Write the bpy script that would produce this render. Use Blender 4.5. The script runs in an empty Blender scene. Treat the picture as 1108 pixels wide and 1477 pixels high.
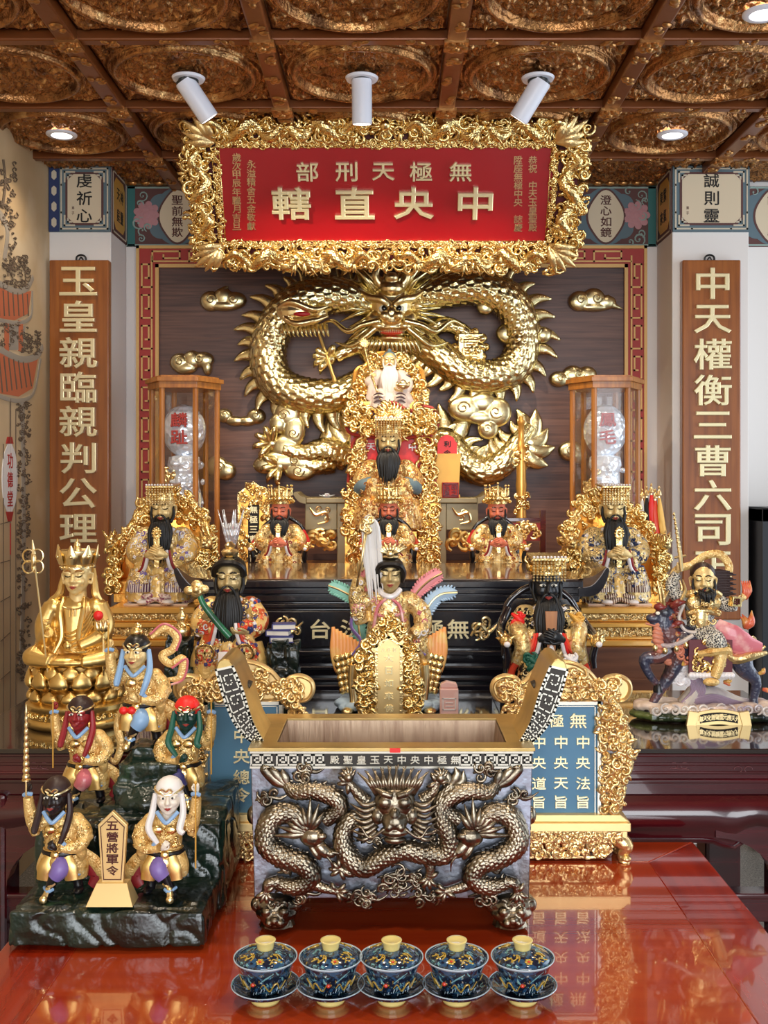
import bpy, math, random
import numpy as np
from mathutils import Vector, Matrix, Euler

# ------------------------------------------------------------------ camera, light, exposure
C = bpy.context.scene
COL = C.collection
F, CX, CY, ZC = 1520.0, 565.0, 690.0, 1.62        # focal length / vanishing point of the photograph, eye height (m)
CEIL = 3.007
cam_d = bpy.data.cameras.new('camera')
cam_d.sensor_fit = 'AUTO'
cam_d.sensor_width = 36.0
cam_d.lens = F / 1477.0 * 36.0
cam_d.shift_x = (554.0 - CX) / 1477.0
cam_d.shift_y = (CY - 738.5) / 1477.0
cam_d.clip_start = 0.02
cam = bpy.data.objects.new('camera', cam_d)
COL.objects.link(cam)
cam.location = (0, 0, ZC)
cam.rotation_euler = (math.pi / 2, 0, 0)
C.camera = cam
C.view_settings.view_transform = 'Standard'
C.view_settings.look = 'None'
C.view_settings.gamma = 1.0
C.view_settings.exposure = 0.25
C.view_settings.use_curve_mapping = False

w = bpy.data.worlds.new('daylight'); C.world = w
w.use_nodes = True
w.node_tree.nodes['Background'].inputs[0].default_value = (0.80, 0.90, 1.0, 1)
w.node_tree.nodes['Background'].inputs[1].default_value = 0.55

def area_light(name, loc, target, sx, sy, power, color, spread=math.pi):
    d = bpy.data.lights.new(name, 'AREA'); d.shape = 'RECTANGLE'; d.size = sx; d.size_y = sy
    d.energy = power; d.color = color; d.spread = spread
    o = bpy.data.objects.new(name, d); COL.objects.link(o); o.location = loc
    o.rotation_euler = (Vector(target) - Vector(loc)).to_track_quat('-Z', 'Y').to_euler()
    return o
def spot_light(name, loc, target, power, color, angle, blend=.6, radius=.03):
    d = bpy.data.lights.new(name, 'SPOT'); d.energy = power; d.color = color
    d.spot_size = math.radians(angle); d.spot_blend = blend; d.shadow_soft_size = radius
    o = bpy.data.objects.new(name, d); COL.objects.link(o); o.location = loc
    o.rotation_euler = (Vector(target) - Vector(loc)).to_track_quat('-Z', 'Y').to_euler()
    return o
WARM = (1.0, .84, .64)
# daylight through the open shop front behind the photographer and the open bay on the right
area_light('front_daylight', (0.6, -2.6, 1.9), (0.1, 4, 1.2), 3.6, 2.2, 150, (.92, .96, 1.0))
area_light('bay_daylight', (3.3, 3.2, 1.7), (0.6, 3.6, 1.3), 2.4, 2.4, 40, (.78, .88, 1.0))
# recessed downlights of the same ceiling, seen and unseen rows
for (lx, ly, p) in ((-1.305, 4.166, 14), (1.11, 4.166, 10), (1.087, 3.08, 30), (-1.2, 3.08, 30), (-.6, 2.0, 40), (.6, 2.0, 40),
                    (-.55, .9, 34), (.65, .9, 34)):
    spot_light('downlight_beam', (lx, ly, CEIL - .04), (lx, ly + .05, 0), p, WARM, 125, 1.0, .045)

# ------------------------------------------------------------------ small maths
R = random.Random(7)
def P(px, py, Y):
    return np.array([(px - CX) / F * Y, Y, ZC - (py - CY) / F * Y])
def spline(pts, m=8, closed=False):
    p = np.asarray(pts, float)
    n = len(p); out = []
    rng = range(n if closed else n - 1)
    for i in rng:
        if closed:
            a, b, c, d = p[(i-1) % n], p[i], p[(i+1) % n], p[(i+2) % n]
        else:
            b, c = p[i], p[i+1]
            a = p[i-1] if i > 0 else 2*b - c
            d = p[i+2] if i + 2 < n else 2*c - b
        for k in range(m):
            t = k / m
            out.append(.5*((2*b) + (c-a)*t + (2*a-5*b+4*c-d)*t*t + (3*b-a-3*c+d)*t**3))
    if not closed: out.append(p[-1])
    return np.array(out)
def rotm(rx=0, ry=0, rz=0):
    return np.array(Euler((rx, ry, rz)).to_matrix())
def vnoise(x, y, seed=0):
    rs = np.random.RandomState(seed); L = rs.rand(64, 64)
    xi = np.floor(x).astype(int); yi = np.floor(y).astype(int)
    fx = x - xi; fy = y - yi
    fx = fx*fx*(3-2*fx); fy = fy*fy*(3-2*fy)
    g = lambda a, b: L[a % 64, b % 64]
    return (g(xi, yi)*(1-fx)+g(xi+1, yi)*fx)*(1-fy)+(g(xi, yi+1)*(1-fx)+g(xi+1, yi+1)*fx)*fy
def carve(x, y, seed=0):
    """height 0..1 of a carved relief of curling scrolls"""
    wx = vnoise(x*.8, y*.8, seed+1)*5; wy = vnoise(x*.8+9, y*.8+4, seed+2)*5
    a = .5+.5*np.sin(wx*3.2 + x*1.5); b = .5+.5*np.sin(wy*3.0 + y*1.7 + wx)
    c = vnoise(x*2.6, y*2.6, seed+3)
    return np.clip(.5*a*b+.35*np.maximum(a, b)**2+.3*c-.1, 0, 1)

# ------------------------------------------------------------------ mesh builder
_sph = {}
def unit_sphere(n):
    if n not in _sph:
        m = 2*n; v = [(0, 0, 1)]
        for i in range(1, n):
            th = math.pi*i/n
            for j in range(m):
                ph = 2*math.pi*j/m
                v.append((math.sin(th)*math.cos(ph), math.sin(th)*math.sin(ph), math.cos(th)))
        v.append((0, 0, -1)); q = []; t = []
        for j in range(m):
            t.append((0, 1+j, 1+(j+1) % m))
            b = 1+(n-2)*m; t.append((len(v)-1, b+(j+1) % m, b+j))
        for i in range(n-2):
            for j in range(m):
                a = 1+i*m
                q.append((a+j, a+m+j, a+m+(j+1) % m, a+(j+1) % m))
        _sph[n] = (np.array(v, float), np.array(q, int).reshape(-1, 4), np.array(t, int))
    return _sph[n]

class MB:
    def __init__(s, k=1.0, off=(0, 0, 0)):
        s.v = []; s.q = []; s.t = []; s.p = []; s.n = 0; s.k = k; s.off = np.array(off, float); s.M = None; s.T = np.zeros(3); s.cuts = []
    def at(s, T=(0, 0, 0), M=None):
        s.T = np.array(T, float); s.M = M; return s
    def cut(s):
        """what follows is a separate piece: build() makes it a part of its own"""
        s.cuts.append((len(s.v), len(s.q), len(s.t), len(s.p), s.n)); return s
    def pieces(s):
        cs = [c for c in [(0, 0, 0, 0, 0)]+s.cuts]+[(len(s.v), len(s.q), len(s.t), len(s.p), s.n)]
        for a, b in zip(cs[:-1], cs[1:]):
            if b[4] == a[4]: continue
            m = MB(s.k, s.off); m.v = s.v[a[0]:b[0]]; m.n = b[4]-a[4]
            m.q = [x-a[4] for x in s.q[a[1]:b[1]]]; m.t = [x-a[4] for x in s.t[a[2]:b[2]]]; m.p = [[i-a[4] for i in f] for f in s.p[a[3]:b[3]]]
            yield m
    def add(s, v, q=None, t=None, p=None):
        v = np.asarray(v, float).reshape(-1, 3)
        if s.M is not None: v = v @ np.asarray(s.M).T
        v = v + s.T
        s.v.append(v)
        if q is not None and len(q): s.q.append(np.asarray(q, int)+s.n)
        if t is not None and len(t): s.t.append(np.asarray(t, int)+s.n)
        if p is not None:
            for f in p: s.p.append([i+s.n for i in f])
        s.n += len(v); return s
    def ell(s, c, r, rot=None, n=8):
        v, q, t = unit_sphere(n)
        if np.isscalar(r): r = (r, r, r)
        v = v*np.array(r)
        if rot is not None: v = v @ rotm(*rot).T
        return s.add(v+np.array(c), q, t)
    def tube(s, pts, r, n=8, closed=False, rb=None, up=None, tw=0.0, cap=True):
        p = np.asarray(pts, float); m = len(p)
        r = np.full(m, r, float) if np.isscalar(r) else np.asarray(r, float)
        if len(r) != m: r = np.interp(np.linspace(0, 1, m), np.linspace(0, 1, len(r)), r)
        if rb is None: rb = r
        else:
            rb = np.full(m, rb, float) if np.isscalar(rb) else np.asarray(rb, float)
            if len(rb) != m: rb = np.interp(np.linspace(0, 1, m), np.linspace(0, 1, len(rb)), rb)
        if up == (0, -1, 0): r, rb = rb, r          # flat ribbons lie in the picture-facing plane, rb is their thickness
        if closed: tg = np.roll(p, -1, 0)-np.roll(p, 1, 0)
        else: tg = np.gradient(p, axis=0)
        tg = tg/(np.linalg.norm(tg, axis=1)[:, None]+1e-12)
        if up is not None:
            U = np.tile(np.array(up, float), (m, 1))
            U = U-(U*tg).sum(1)[:, None]*tg
            U /= (np.linalg.norm(U, axis=1)[:, None]+1e-9)
        else:
            u = np.cross(tg[0], [0, 0, 1.]);
            if np.linalg.norm(u) < .1: u = np.cross(tg[0], [0, 1., 0])
            u /= np.linalg.norm(u); U = np.zeros((m, 3))
            for i in range(m):
                u = u-u.dot(tg[i])*tg[i]; u /= (np.linalg.norm(u)+1e-12); U[i] = u
        V = np.cross(tg, U)
        a = np.arange(n)*2*math.pi/n+tw
        v = p[:, None, :]+(np.cos(a)[None, :, None]*r[:, None, None])*U[:, None, :]+(np.sin(a)[None, :, None]*rb[:, None, None])*V[:, None, :]
        v = v.reshape(-1, 3)
        i = np.arange(m if closed else m-1)[:, None]; j = np.arange(n)[None, :]
        i2 = (i+1) % m; j2 = (j+1) % n
        q = np.stack([i*n+j, i*n+j2, i2*n+j2, i2*n+j], -1).reshape(-1, 4)
        pl = None
        if not closed and cap: pl = [list(range(n-1, -1, -1)), list(range((m-1)*n, m*n))]
        return s.add(v, q, None, pl)
    def lathe(s, prof, n=24, c=(0, 0, 0), sx=1, sy=1, a0=0.0, cap=True):
        pr = np.array(prof, float); m = len(pr); a = np.arange(n)*2*math.pi/n+a0
        v = np.stack([pr[:, None, 0]*np.cos(a)*sx, pr[:, None, 0]*np.sin(a)*sy, np.repeat(pr[:, 1:2], n, 1)], -1).reshape(-1, 3)+np.array(c)
        i = np.arange(m-1)[:, None]; j = np.arange(n)[None, :]; j2 = (j+1) % n
        q = np.stack([i*n+j, i*n+j2, (i+1)*n+j2, (i+1)*n+j], -1).reshape(-1, 4)
        return s.add(v, q, None, [list(range(n-1, -1, -1)), list(range((m-1)*n, m*n))] if cap else None)
    def box(s, c, d, rot=None, taper=1.0):
        x, y, z = np.array(d)/2.
        v = np.array([(-x, -y, -z), (x, -y, -z), (x, y, -z), (-x, y, -z), (-x*taper, -y*taper, z), (x*taper, -y*taper, z), (x*taper, y*taper, z), (-x*taper, y*taper, z)])
        if rot is not None: v = v @ rotm(*rot).T
        return s.add(v+np.array(c), [(0, 3, 2, 1), (4, 5, 6, 7), (0, 1, 5, 4), (1, 2, 6, 5), (2, 3, 7, 6), (3, 0, 4, 7)])
    def bx(s, x0, x1, y0, y1, z0, z1):
        return s.box(((x0+x1)/2, (y0+y1)/2, (z0+z1)/2), (x1-x0, y1-y0, z1-z0))
    def prism(s, poly, y0, y1, axis='y'):
        """polygon in (x,z), counter-clockwise seen from -y, extruded from y0 to y1"""
        p = np.asarray(poly, float); n = len(p)
        area = .5*np.sum(p[:, 0]*np.roll(p[:, 1], -1)-np.roll(p[:, 0], -1)*p[:, 1])
        if area < 0: p = p[::-1]
        if axis == 'y':
            a = np.stack([p[:, 0], np.full(n, y0), p[:, 1]], 1); b = np.stack([p[:, 0], np.full(n, y1), p[:, 1]], 1)
        elif axis == 'z':
            a = np.stack([p[:, 0], p[:, 1], np.full(n, y1)], 1); b = np.stack([p[:, 0], p[:, 1], np.full(n, y0)], 1)
        else:
            a = np.stack([np.full(n, y1), p[:, 0], p[:, 1]], 1); b = np.stack([np.full(n, y0), p[:, 0], p[:, 1]], 1)
        j = np.arange(n); j2 = (j+1) % n
        q = np.stack([j, j+n, j2+n, j2], 1)
        return s.add(np.concatenate([a, b]), q, None, [list(range(n)), list(range(2*n-1, n-1, -1))])
    def grid(s, X, Y, Z, flip=False):
        m, n = X.shape
        v = np.stack([X, Y, Z], -1).reshape(-1, 3)
        i = np.arange(m-1)[:, None]; j = np.arange(n-1)[None, :]
        q = np.stack([i*n+j, i*n+j+1, (i+1)*n+j+1, (i+1)*n+j], -1).reshape(-1, 4)
        if flip: q = q[:, ::-1]
        return s.add(v, q)
    def strip(s, poly, wd, y0, y1):
        """flat raised line in the xz plane along poly"""
        p = np.asarray(poly, float)
        for a, b in zip(p[:-1], p[1:]):
            d = b-a; L = np.linalg.norm(d)
            if L < 1e-9: continue
            ang = math.atan2(d[1], d[0]); c = (a+b)/2
            s.box((c[0], (y0+y1)/2, c[1]), (L+wd, abs(y1-y0), wd), (0, -ang, 0))
        return s
    def merge(s, o):
        if o.n == 0: return s
        v = np.concatenate(o.v)
        s.v.append(v)
        for q in o.q: s.q.append(q+s.n)
        for t in o.t: s.t.append(t+s.n)
        for f in o.p: s.p.append([i+s.n for i in f])
        s.n += len(v); return s
    def mesh(s, name):
        v = np.concatenate(s.v)*s.k+s.off
        lo = []; st = []; k = 0
        arrs = []
        if s.q: a = np.concatenate(s.q); arrs.append((a.reshape(-1), 4, len(a)))
        if s.t: a = np.concatenate(s.t); arrs.append((a.reshape(-1), 3, len(a)))
        loops = []; starts = []; pos = 0
        for a, m, c in arrs:
            loops.append(a); starts.append(pos+np.arange(c)*m); pos += c*m
        if s.p:
            fl = np.array([i for f in s.p for i in f], int); ln = np.array([len(f) for f in s.p])
            loops.append(fl); starts.append(pos+np.concatenate([[0], np.cumsum(ln)[:-1]])); pos += len(fl)
        loops = np.concatenate(loops).astype(np.int32); starts = np.concatenate(starts).astype(np.int32)
        me = bpy.data.meshes.new(name)
        me.vertices.add(len(v)); me.vertices.foreach_set('co', v.astype(np.float32).reshape(-1))
        me.loops.add(len(loops)); me.loops.foreach_set('vertex_index', loops)
        me.polygons.add(len(starts)); me.polygons.foreach_set('loop_start', starts)
        me.update(calc_edges=True); me.validate()
        return me
    def build(s, name, mat, parent=None, smooth=40, remesh=None, relax=0, bevel=0, sub=0, loc=None, disp=None):
        if s.cuts and not remesh:
            return [m.build(name, mat, parent, smooth, None, 0, bevel, sub, loc) for m in s.pieces()][0]
        me = s.mesh(name)
        if mat is not None: me.materials.append(mat)
        if not smooth: me.shade_flat()
        if smooth:
            me.shade_smooth()
            if smooth < 180 and remesh is None: me.set_sharp_from_angle(angle=math.radians(smooth))
        o = bpy.data.objects.new(name, me); COL.objects.link(o)
        if parent is not None: o.parent = parent
        if loc is not None: o.location = loc
        if bevel:
            b = o.modifiers.new('b', 'BEVEL'); b.width = bevel; b.segments = 2; b.limit_method = 'ANGLE'
        if remesh:
            b = o.modifiers.new('r', 'REMESH'); b.mode = 'VOXEL'; b.voxel_size = remesh; b.use_smooth_shade = True
            if relax:
                b = o.modifiers.new('s', 'SMOOTH'); b.iterations = relax; b.factor = .5
        if sub:
            b = o.modifiers.new('u', 'SUBSURF'); b.levels = sub; b.render_levels = sub
        if remesh or sub:      # freeze the result
            dg = bpy.context.evaluated_depsgraph_get(); ev = o.evaluated_get(dg)
            m2 = bpy.data.meshes.new_from_object(ev, depsgraph=dg)
            o.modifiers.clear(); old = o.data; o.data = m2; bpy.data.meshes.remove(old); m2.name = name
            m2.shade_smooth()
            if disp is not None:
                n = len(m2.vertices); co = np.zeros(n*3, np.float32); no = np.zeros(n*3, np.float32)
                m2.vertices.foreach_get('co', co); m2.vertices.foreach_get('normal', no)
                co = co.reshape(-1, 3); no = no.reshape(-1, 3)
                m2.vertices.foreach_set('co', (co+no*disp(co)[:, None]).astype(np.float32).reshape(-1)); m2.update()
        return o

def tag(o, label, cat, group=None):
    o['label'] = label; o['category'] = cat
    if group: o['group'] = group
    return o
def thing(name, label, cat, loc=(0, 0, 0), rz=0.0, group=None):
    o = bpy.data.objects.new(name, None); COL.objects.link(o)
    o.empty_display_size = .05
    o.location = [float(c) for c in loc]; o.rotation_euler = (0, 0, rz)
    return tag(o, label, cat, group)
def struct(o):
    o['kind'] = 'structure'; return o
def copy_tree(o, parent=None):
    c = o.copy(); COL.objects.link(c)
    if parent is not None: c.parent = parent
    for ch in list(o.children): copy_tree(ch, c)
    return c

# ------------------------------------------------------------------ lettering
_gl = {}
def glyph(ch, off=0.0, bev=.0):
    key = (ch, off, bev)
    if key not in _gl:
        cu = bpy.data.curves.new('t', 'FONT'); cu.body = ch; cu.size = 1; cu.extrude = .03; cu.resolution_u = 2
        cu.bevel_depth = max(off, .004); cu.bevel_resolution = 1
        ob = bpy.data.objects.new('t', cu); COL.objects.link(ob)
        dg = bpy.context.evaluated_depsgraph_get(); dg.update()
        me = bpy.data.meshes.new_from_object(ob.evaluated_get(dg))
        v = np.zeros(len(me.vertices)*3); me.vertices.foreach_get('co', v); v = v.reshape(-1, 3)
        fs = [list(p.vertices) for p in me.polygons]
        bpy.data.objects.remove(ob); bpy.data.curves.remove(cu); bpy.data.meshes.remove(me)
        if len(v):
            lo, hi = v.min(0), v.max(0); v[:, :2] -= (lo[:2]+hi[:2])/2
            v[:, :2] /= max((hi-lo)[:2].max(), 1e-6); v[:, 2] = (v[:, 2]-lo[2])/(hi[2]-lo[2])-.5
        _gl[key] = (v, fs)
    return _gl[key]
def put_char(mb, ch, x, z, w_, h_, y_front, y_back, off=.012, rot=0.0, plane=None, cut=False):
    if cut: mb.cut()
    v, fs = glyph(ch, off)
    if not len(v): return
    a = np.stack([v[:, 0]*w_, (.5-v[:, 2])*(y_back-y_front)+y_front, v[:, 1]*h_], 1)
    if rot:
        c, s_ = math.cos(rot), math.sin(rot); a[:, [0, 2]] = np.stack([a[:, 0]*c-a[:, 2]*s_, a[:, 0]*s_+a[:, 2]*c], 1)
    a += np.array([x, 0, z])
    if plane is not None: a = plane(a)
    mb.add(a, None, None, fs)
def put_col(mb, txt, x, z0, z1, w_, h_, yf, yb, off=.012):
    n = len(txt)
    for i, ch in enumerate(txt):
        put_char(mb, ch, x, z0+(z1-z0)*(i/(n-1) if n > 1 else 0), w_, h_, yf, yb, off)

# ------------------------------------------------------------------ ornament
def spiral(mb, c, size, turns, a0, r0, sgn=1, depth=0.0, n=6, m=13, plane='xz'):
    t = np.linspace(0, 1, m); rad = size*(1-t)**.8*.9+size*.1
    a = a0+sgn*turns*2*math.pi*t
    x = rad*np.cos(a); z = rad*np.sin(a); y = -depth*np.sin(t*math.pi*.9)
    pts = np.stack([x, y, z], 1)
    pts = pts+np.array(c)
    mb.tube(pts, r0*(.45+.75*np.sin(np.clip(t*1.15+.12, 0, 1)*math.pi)), n=n)
    mb.ell(pts[-1], r0*1.5, n=4)
def filigree(mb, inside, bbox, n, size, r0, y=0.0, depth=.01, rnd=None, leaf=True, jit=.5):
    """random scroll work filling a region of the xz plane"""
    rnd = rnd or R
    x0, x1, z0, z1 = bbox; k = 0; tries = 0
    nx = max(1, int(math.sqrt(n*(x1-x0)/(z1-z0))))
    nz = max(1, int(math.ceil(n/nx)))
    for i in range(nx):
        for j in range(nz):
            x = x0+(x1-x0)*(i+.5+rnd.uniform(-jit, jit))/nx; z = z0+(z1-z0)*(j+.5+rnd.uniform(-jit, jit))/nz
            if not inside(x, z): continue
            s_ = size*rnd.uniform(.7, 1.25)
            spiral(mb, (x, y+rnd.uniform(-.4, .4)*depth, z), s_, rnd.uniform(.7, 1.4), rnd.uniform(0, 6.28), r0*rnd.uniform(.8, 1.25), rnd.choice((-1, 1)), depth)
            if leaf:
                for _ in range(2):
                    a = rnd.uniform(0, 6.28); L = s_*rnd.uniform(.8, 1.5)
                    c = np.array([x+math.cos(a)*s_*.7, y-rnd.uniform(0, .8)*depth, z+math.sin(a)*s_*.7])
                    mb.ell(c, (L*.55, r0*.9, r0*1.5), (0, -a+rnd.uniform(-.6, .6), 0), n=4)
def inrect(x0, x1, z0, z1):
    return lambda x, z: x0 < x < x1 and z0 < z < z1
def inpoly(poly):
    p = np.asarray(poly, float)
    def f(x, z):
        a = p; b = np.roll(p, -1, 0)
        c = ((a[:, 1] > z) != (b[:, 1] > z)) & (x < (b[:, 0]-a[:, 0])*(z-a[:, 1])/(b[:, 1]-a[:, 1]+1e-12)+a[:, 0])
        return bool(c.sum() % 2)
    return f
def scaly(mb, pts, r, n=20, su=None, amp=.12, sv=8, flat=1.0, sub=6):
    """dragon body: tube with overlapping scales raised on it, pts a smooth path"""
    p = np.asarray(pts, float)
    seg = np.linalg.norm(np.diff(p, axis=0), axis=1); L = np.concatenate([[0], np.cumsum(seg)])
    rr = np.interp(np.linspace(0, 1, len(p)), np.linspace(0, 1, len(r)), r)
    rm = rr.mean(); sl = su or rm*.42
    m = int(L[-1]/sl*sub); tt = np.linspace(0, L[-1], m)
    q = np.stack([np.interp(tt, L, p[:, k]) for k in range(3)], 1); rr = np.interp(tt, L, rr)
    tg = np.gradient(q, axis=0); tg /= np.linalg.norm(tg, axis=1)[:, None]
    U = np.tile([0., -1., 0.], (m, 1)); U -= (U*tg).sum(1)[:, None]*tg; U /= np.linalg.norm(U, axis=1)[:, None]
    V = np.cross(tg, U)
    nn = sv*12; a = np.arange(nn)*2*math.pi/nn
    uu = (tt/sl)[:, None]; vv = (a/(2*math.pi)*sv*2)[None, :]
    row = np.floor(uu); fu = uu-row
    h = np.zeros((m, nn))
    for dr in (0, 1):
        ph = vv+.5*((row-dr) % 2); fv = ph-np.floor(ph)-.5
        f2 = fu+dr
        inside = (f2-.55)**2/1.6+(fv*2)**2 < 1.0 if dr == 0 else (f2-.55)**2/1.6+(fv*2)**2 < 1.0
        hh = np.where(inside, (.15+.85*np.clip(f2/1.7, 0, 1))*(1-.25*(fv*2)**2), 0)
        h = np.maximum(h, hh)
    rad = rr[:, None]*(1+amp*h)
    v = q[:, None, :]+(np.cos(a)[None, :, None]*rad[:, :, None]*flat)*U[:, None, :]+(np.sin(a)[None, :, None]*rad[:, :, None])*V[:, None, :]
    i = np.arange(m-1)[:, None]; j = np.arange(nn)[None, :]; j2 = (j+1) % nn
    qd = np.stack([i*nn+j, i*nn+j2, (i+1)*nn+j2, (i+1)*nn+j], -1).reshape(-1, 4)
    mb.add(v.reshape(-1, 3), qd, None, [list(range(nn-1, -1, -1)), list(range((m-1)*nn, m*nn))])
def fins(mb, pts, side, r, n, L, wd, th, lean=.35, var=.25, rnd=None):
    """row of curved spines along a path in the xz plane; side=+1/-1 which side"""
    rnd = rnd or R
    p = np.asarray(pts, float); tg = np.gradient(p, axis=0); tg /= np.linalg.norm(tg, axis=1)[:, None]
    rr = np.interp(np.linspace(0, 1, len(p)), np.linspace(0, 1, len(r)), r)
    for k in range(n):
        i = int((k+.5)/n*(len(p)-1)); t = tg[i]; nrm = np.array([-t[2], 0, t[0]])*side
        base = p[i]+nrm*rr[i]*.72; ll = L*rnd.uniform(1-var, 1+var)
        d1 = nrm+t*lean*.3; d2 = nrm+t*lean*1.4
        pp = spline([base, base+d1*ll*.55, base+d2*ll], 4)
        mb.tube(pp, np.linspace(1, .06, len(pp))**.8*wd, n=6, rb=np.linspace(1, .1, len(pp))*th, up=tuple(t))
# ------------------------------------------------------------------ materials
def lin(c):
    return tuple((x/12.92 if x <= .04045 else ((x+.055)/1.055)**2.4) for x in c)
def hexc(h):
    return lin(tuple(int(h[i:i+2], 16)/255 for i in (0, 2, 4)))
def mat(name, col, rough=.5, metal=0.0, coat=0.0, bump=None, bkind='noise', mix=None, trans=0.0, spec=None, sheen=0, coat_rough=.05):
    """bump=(scale, strength, distance); mix=[(col, scale, lo, hi, kind, stretch)] layered over the base colour"""
    m = bpy.data.materials.new(name); m.use_nodes = True
    nt = m.node_tree; N = nt.nodes; L = nt.links; b = N['Principled BSDF']
    b.inputs['Base Color'].default_value = (*col, 1); b.inputs['Roughness'].default_value = rough
    b.inputs['Metallic'].default_value = metal; b.inputs['Coat Weight'].default_value = coat
    b.inputs['Coat Roughness'].default_value = coat_rough
    if spec is not None: b.inputs['Specular IOR Level'].default_value = spec
    if trans: b.inputs['Transmission Weight'].default_value = trans
    tc = N.new('ShaderNodeTexCoord')
    def tex(kind, scale, stretch=(1, 1, 1), detail=3.0, dist=0.0):
        mp = N.new('ShaderNodeMapping'); mp.inputs['Scale'].default_value = stretch
        L.new(tc.outputs['Object'], mp.inputs[0])
        if kind == 'voronoi':
            t = N.new('ShaderNodeTexVoronoi'); t.inputs['Scale'].default_value = scale; o = t.outputs['Distance']
        elif kind == 'cell':
            t = N.new('ShaderNodeTexVoronoi'); t.inputs['Scale'].default_value = scale
            sx = N.new('ShaderNodeSeparateColor'); L.new(t.outputs['Color'], sx.inputs[0]); o = sx.outputs[0]
        elif kind == 'wave':
            t = N.new('ShaderNodeTexWave'); t.inputs['Scale'].default_value = scale; t.inputs['Distortion'].default_value = dist or 4
            t.inputs['Detail'].default_value = detail; o = t.outputs['Fac']
        else:
            t = N.new('ShaderNodeTexNoise'); t.inputs['Scale'].default_value = scale; t.inputs['Detail'].default_value = detail
            t.inputs['Distortion'].default_value = dist; o = t.outputs[0]
        L.new(mp.outputs[0], t.inputs['Vector']); return o
    m['_'] = 0
    if mix:
        prev = None
        for it in mix:
            c2, sc, lo, hi = it[:4]; kind = it[4] if len(it) > 4 else 'noise'; st = it[5] if len(it) > 5 else (1, 1, 1); dist = it[6] if len(it) > 6 else 0
            o = tex(kind, sc, st, 4.0, dist)
            mr = N.new('ShaderNodeMapRange'); mr.inputs[1].default_value = lo; mr.inputs[2].default_value = hi
            L.new(o, mr.inputs[0])
            mx = N.new('ShaderNodeMix'); mx.data_type = 'RGBA'
            L.new(mr.outputs[0], mx.inputs[0])
            if prev is None: mx.inputs[6].default_value = (*col, 1)
            else: L.new(prev, mx.inputs[6])
            mx.inputs[7].default_value = (*c2, 1); prev = mx.outputs[2]
        L.new(prev, b.inputs['Base Color'])
    if bump:
        o = tex(bkind, bump[0], (1, 1, 1) if len(bump) < 4 else bump[3], 3.0)
        bp = N.new('ShaderNodeBump'); bp.inputs['Strength'].default_value = bump[1]; bp.inputs['Distance'].default_value = bump[2]
        L.new(o, bp.inputs['Height']); L.new(bp.outputs[0], b.inputs['Normal'])
    del m['_']
    return m
GOLD = (.86, .62, .25); PGOLD = (.86, .64, .30)
M = {}
M['gold'] = mat('polished gold', GOLD, .24, 1.0, bump=(90, .35, .004))
M['gold_leaf'] = mat('gold leaf', (.88, .64, .27), .25, 1.0, bump=(60, .5, .006))
M['gold_wall'] = mat('dragon gold', (.84, .70, .36), .25, 1.0, bump=(35, .3, .008))
M['gold_plain'] = mat('gold lettering', (.90, .70, .36), .28, 1.0)
M['gold_orange'] = mat('gilded orange wood', (.90, .46, .10), .33, .85, bump=(70, .4, .004))
M['gold_cloud'] = mat('pale cloud gold', (.76, .65, .36), .30, 1.0, bump=(30, .2, .005))
M['gold_satin'] = mat('satin gold', (.80, .55, .20), .36, 1.0, bump=(40, .15, .004))
M['gold_pale'] = mat('pale gold lacquer', (.80, .58, .26), .38, .7)
M['gold_carve'] = mat('carved pale gold', (.84, .60, .27), .30, .9, bump=(110, .6, .004))
M['gold_flat'] = mat('gold paint', hexc('d9a54a'), .45, .25)
M['gold_amber'] = mat('amber gilded stand', (.80, .42, .09), .32, .65, coat=.3)
M['brass'] = mat('brushed brass', (.60, .43, .17), .33, 1.0, bump=(14, .12, .01), mix=[((.42, .29, .11), 9, .45, .7)])
M['bronze'] = mat('dark bronze', (.30, .25, .18), .30, 1.0, bump=(80, .4, .003), mix=[((.10, .085, .065), 30, .45, .7)])
M['bronze_panel'] = mat('blue grey bronze panel', (.33, .36, .43), .36, 1.0, bump=(60, .45, .003), mix=[((.13, .115, .10), 7, .44, .66), ((.50, .55, .70), 13, .60, .75)])
M['silver_line'] = mat('pale metal inlay', (.60, .57, .48), .35, .9)
M['recess'] = mat('dark recess', (.035, .03, .025), .5, .4)
M['trough'] = mat('scratched trough metal', (.46, .34, .24), .45, .9, bump=(30, .3, .003, (6, 6, .3)), mix=[((.30, .2, .14), 12, .4, .7, 'noise', (5, 5, .4))])
M['red_lacquer'] = mat('red lacquered wood', hexc('a23a16'), .14, 0, coat=1.0, coat_rough=.03, mix=[(hexc('8f270e'), 4, .40, .85, 'noise', (.5, 7, 7))])
M['red_lacquer_b'] = mat('red lacquered border', hexc('96290f'), .16, 0, coat=1.0, coat_rough=.03, mix=[(hexc('74190a'), 5, .40, .75, 'noise', (9, .6, 9))])
M['maroon'] = mat('dark maroon lacquer', hexc('4a0e16'), .20, 0, coat=.8, mix=[(hexc('2c070c'), 4, .4, .7, 'noise', (.5, 6, 9))])
M['maroon_line'] = mat('maroon engraved line', hexc('6b4448'), .3, 0)
M['black'] = mat('black lacquer', hexc('15121a'), .22, 0, coat=.8)
M['black_top'] = mat('black polished top', hexc('241a16'), .08, 0, coat=1.0)
M['brown_top'] = mat('polished brown top', hexc('6b503a'), .15, .1, coat=.6, mix=[(hexc('4d3827'), 5, .4, .7, 'noise', (.5, 6, 6))])
M['brown_wood'] = mat('brown wood', hexc('7a4c33'), .4, mix=[(hexc('5d3624'), 6, .4, .7, 'noise', (.5, 6, 8))])
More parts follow.
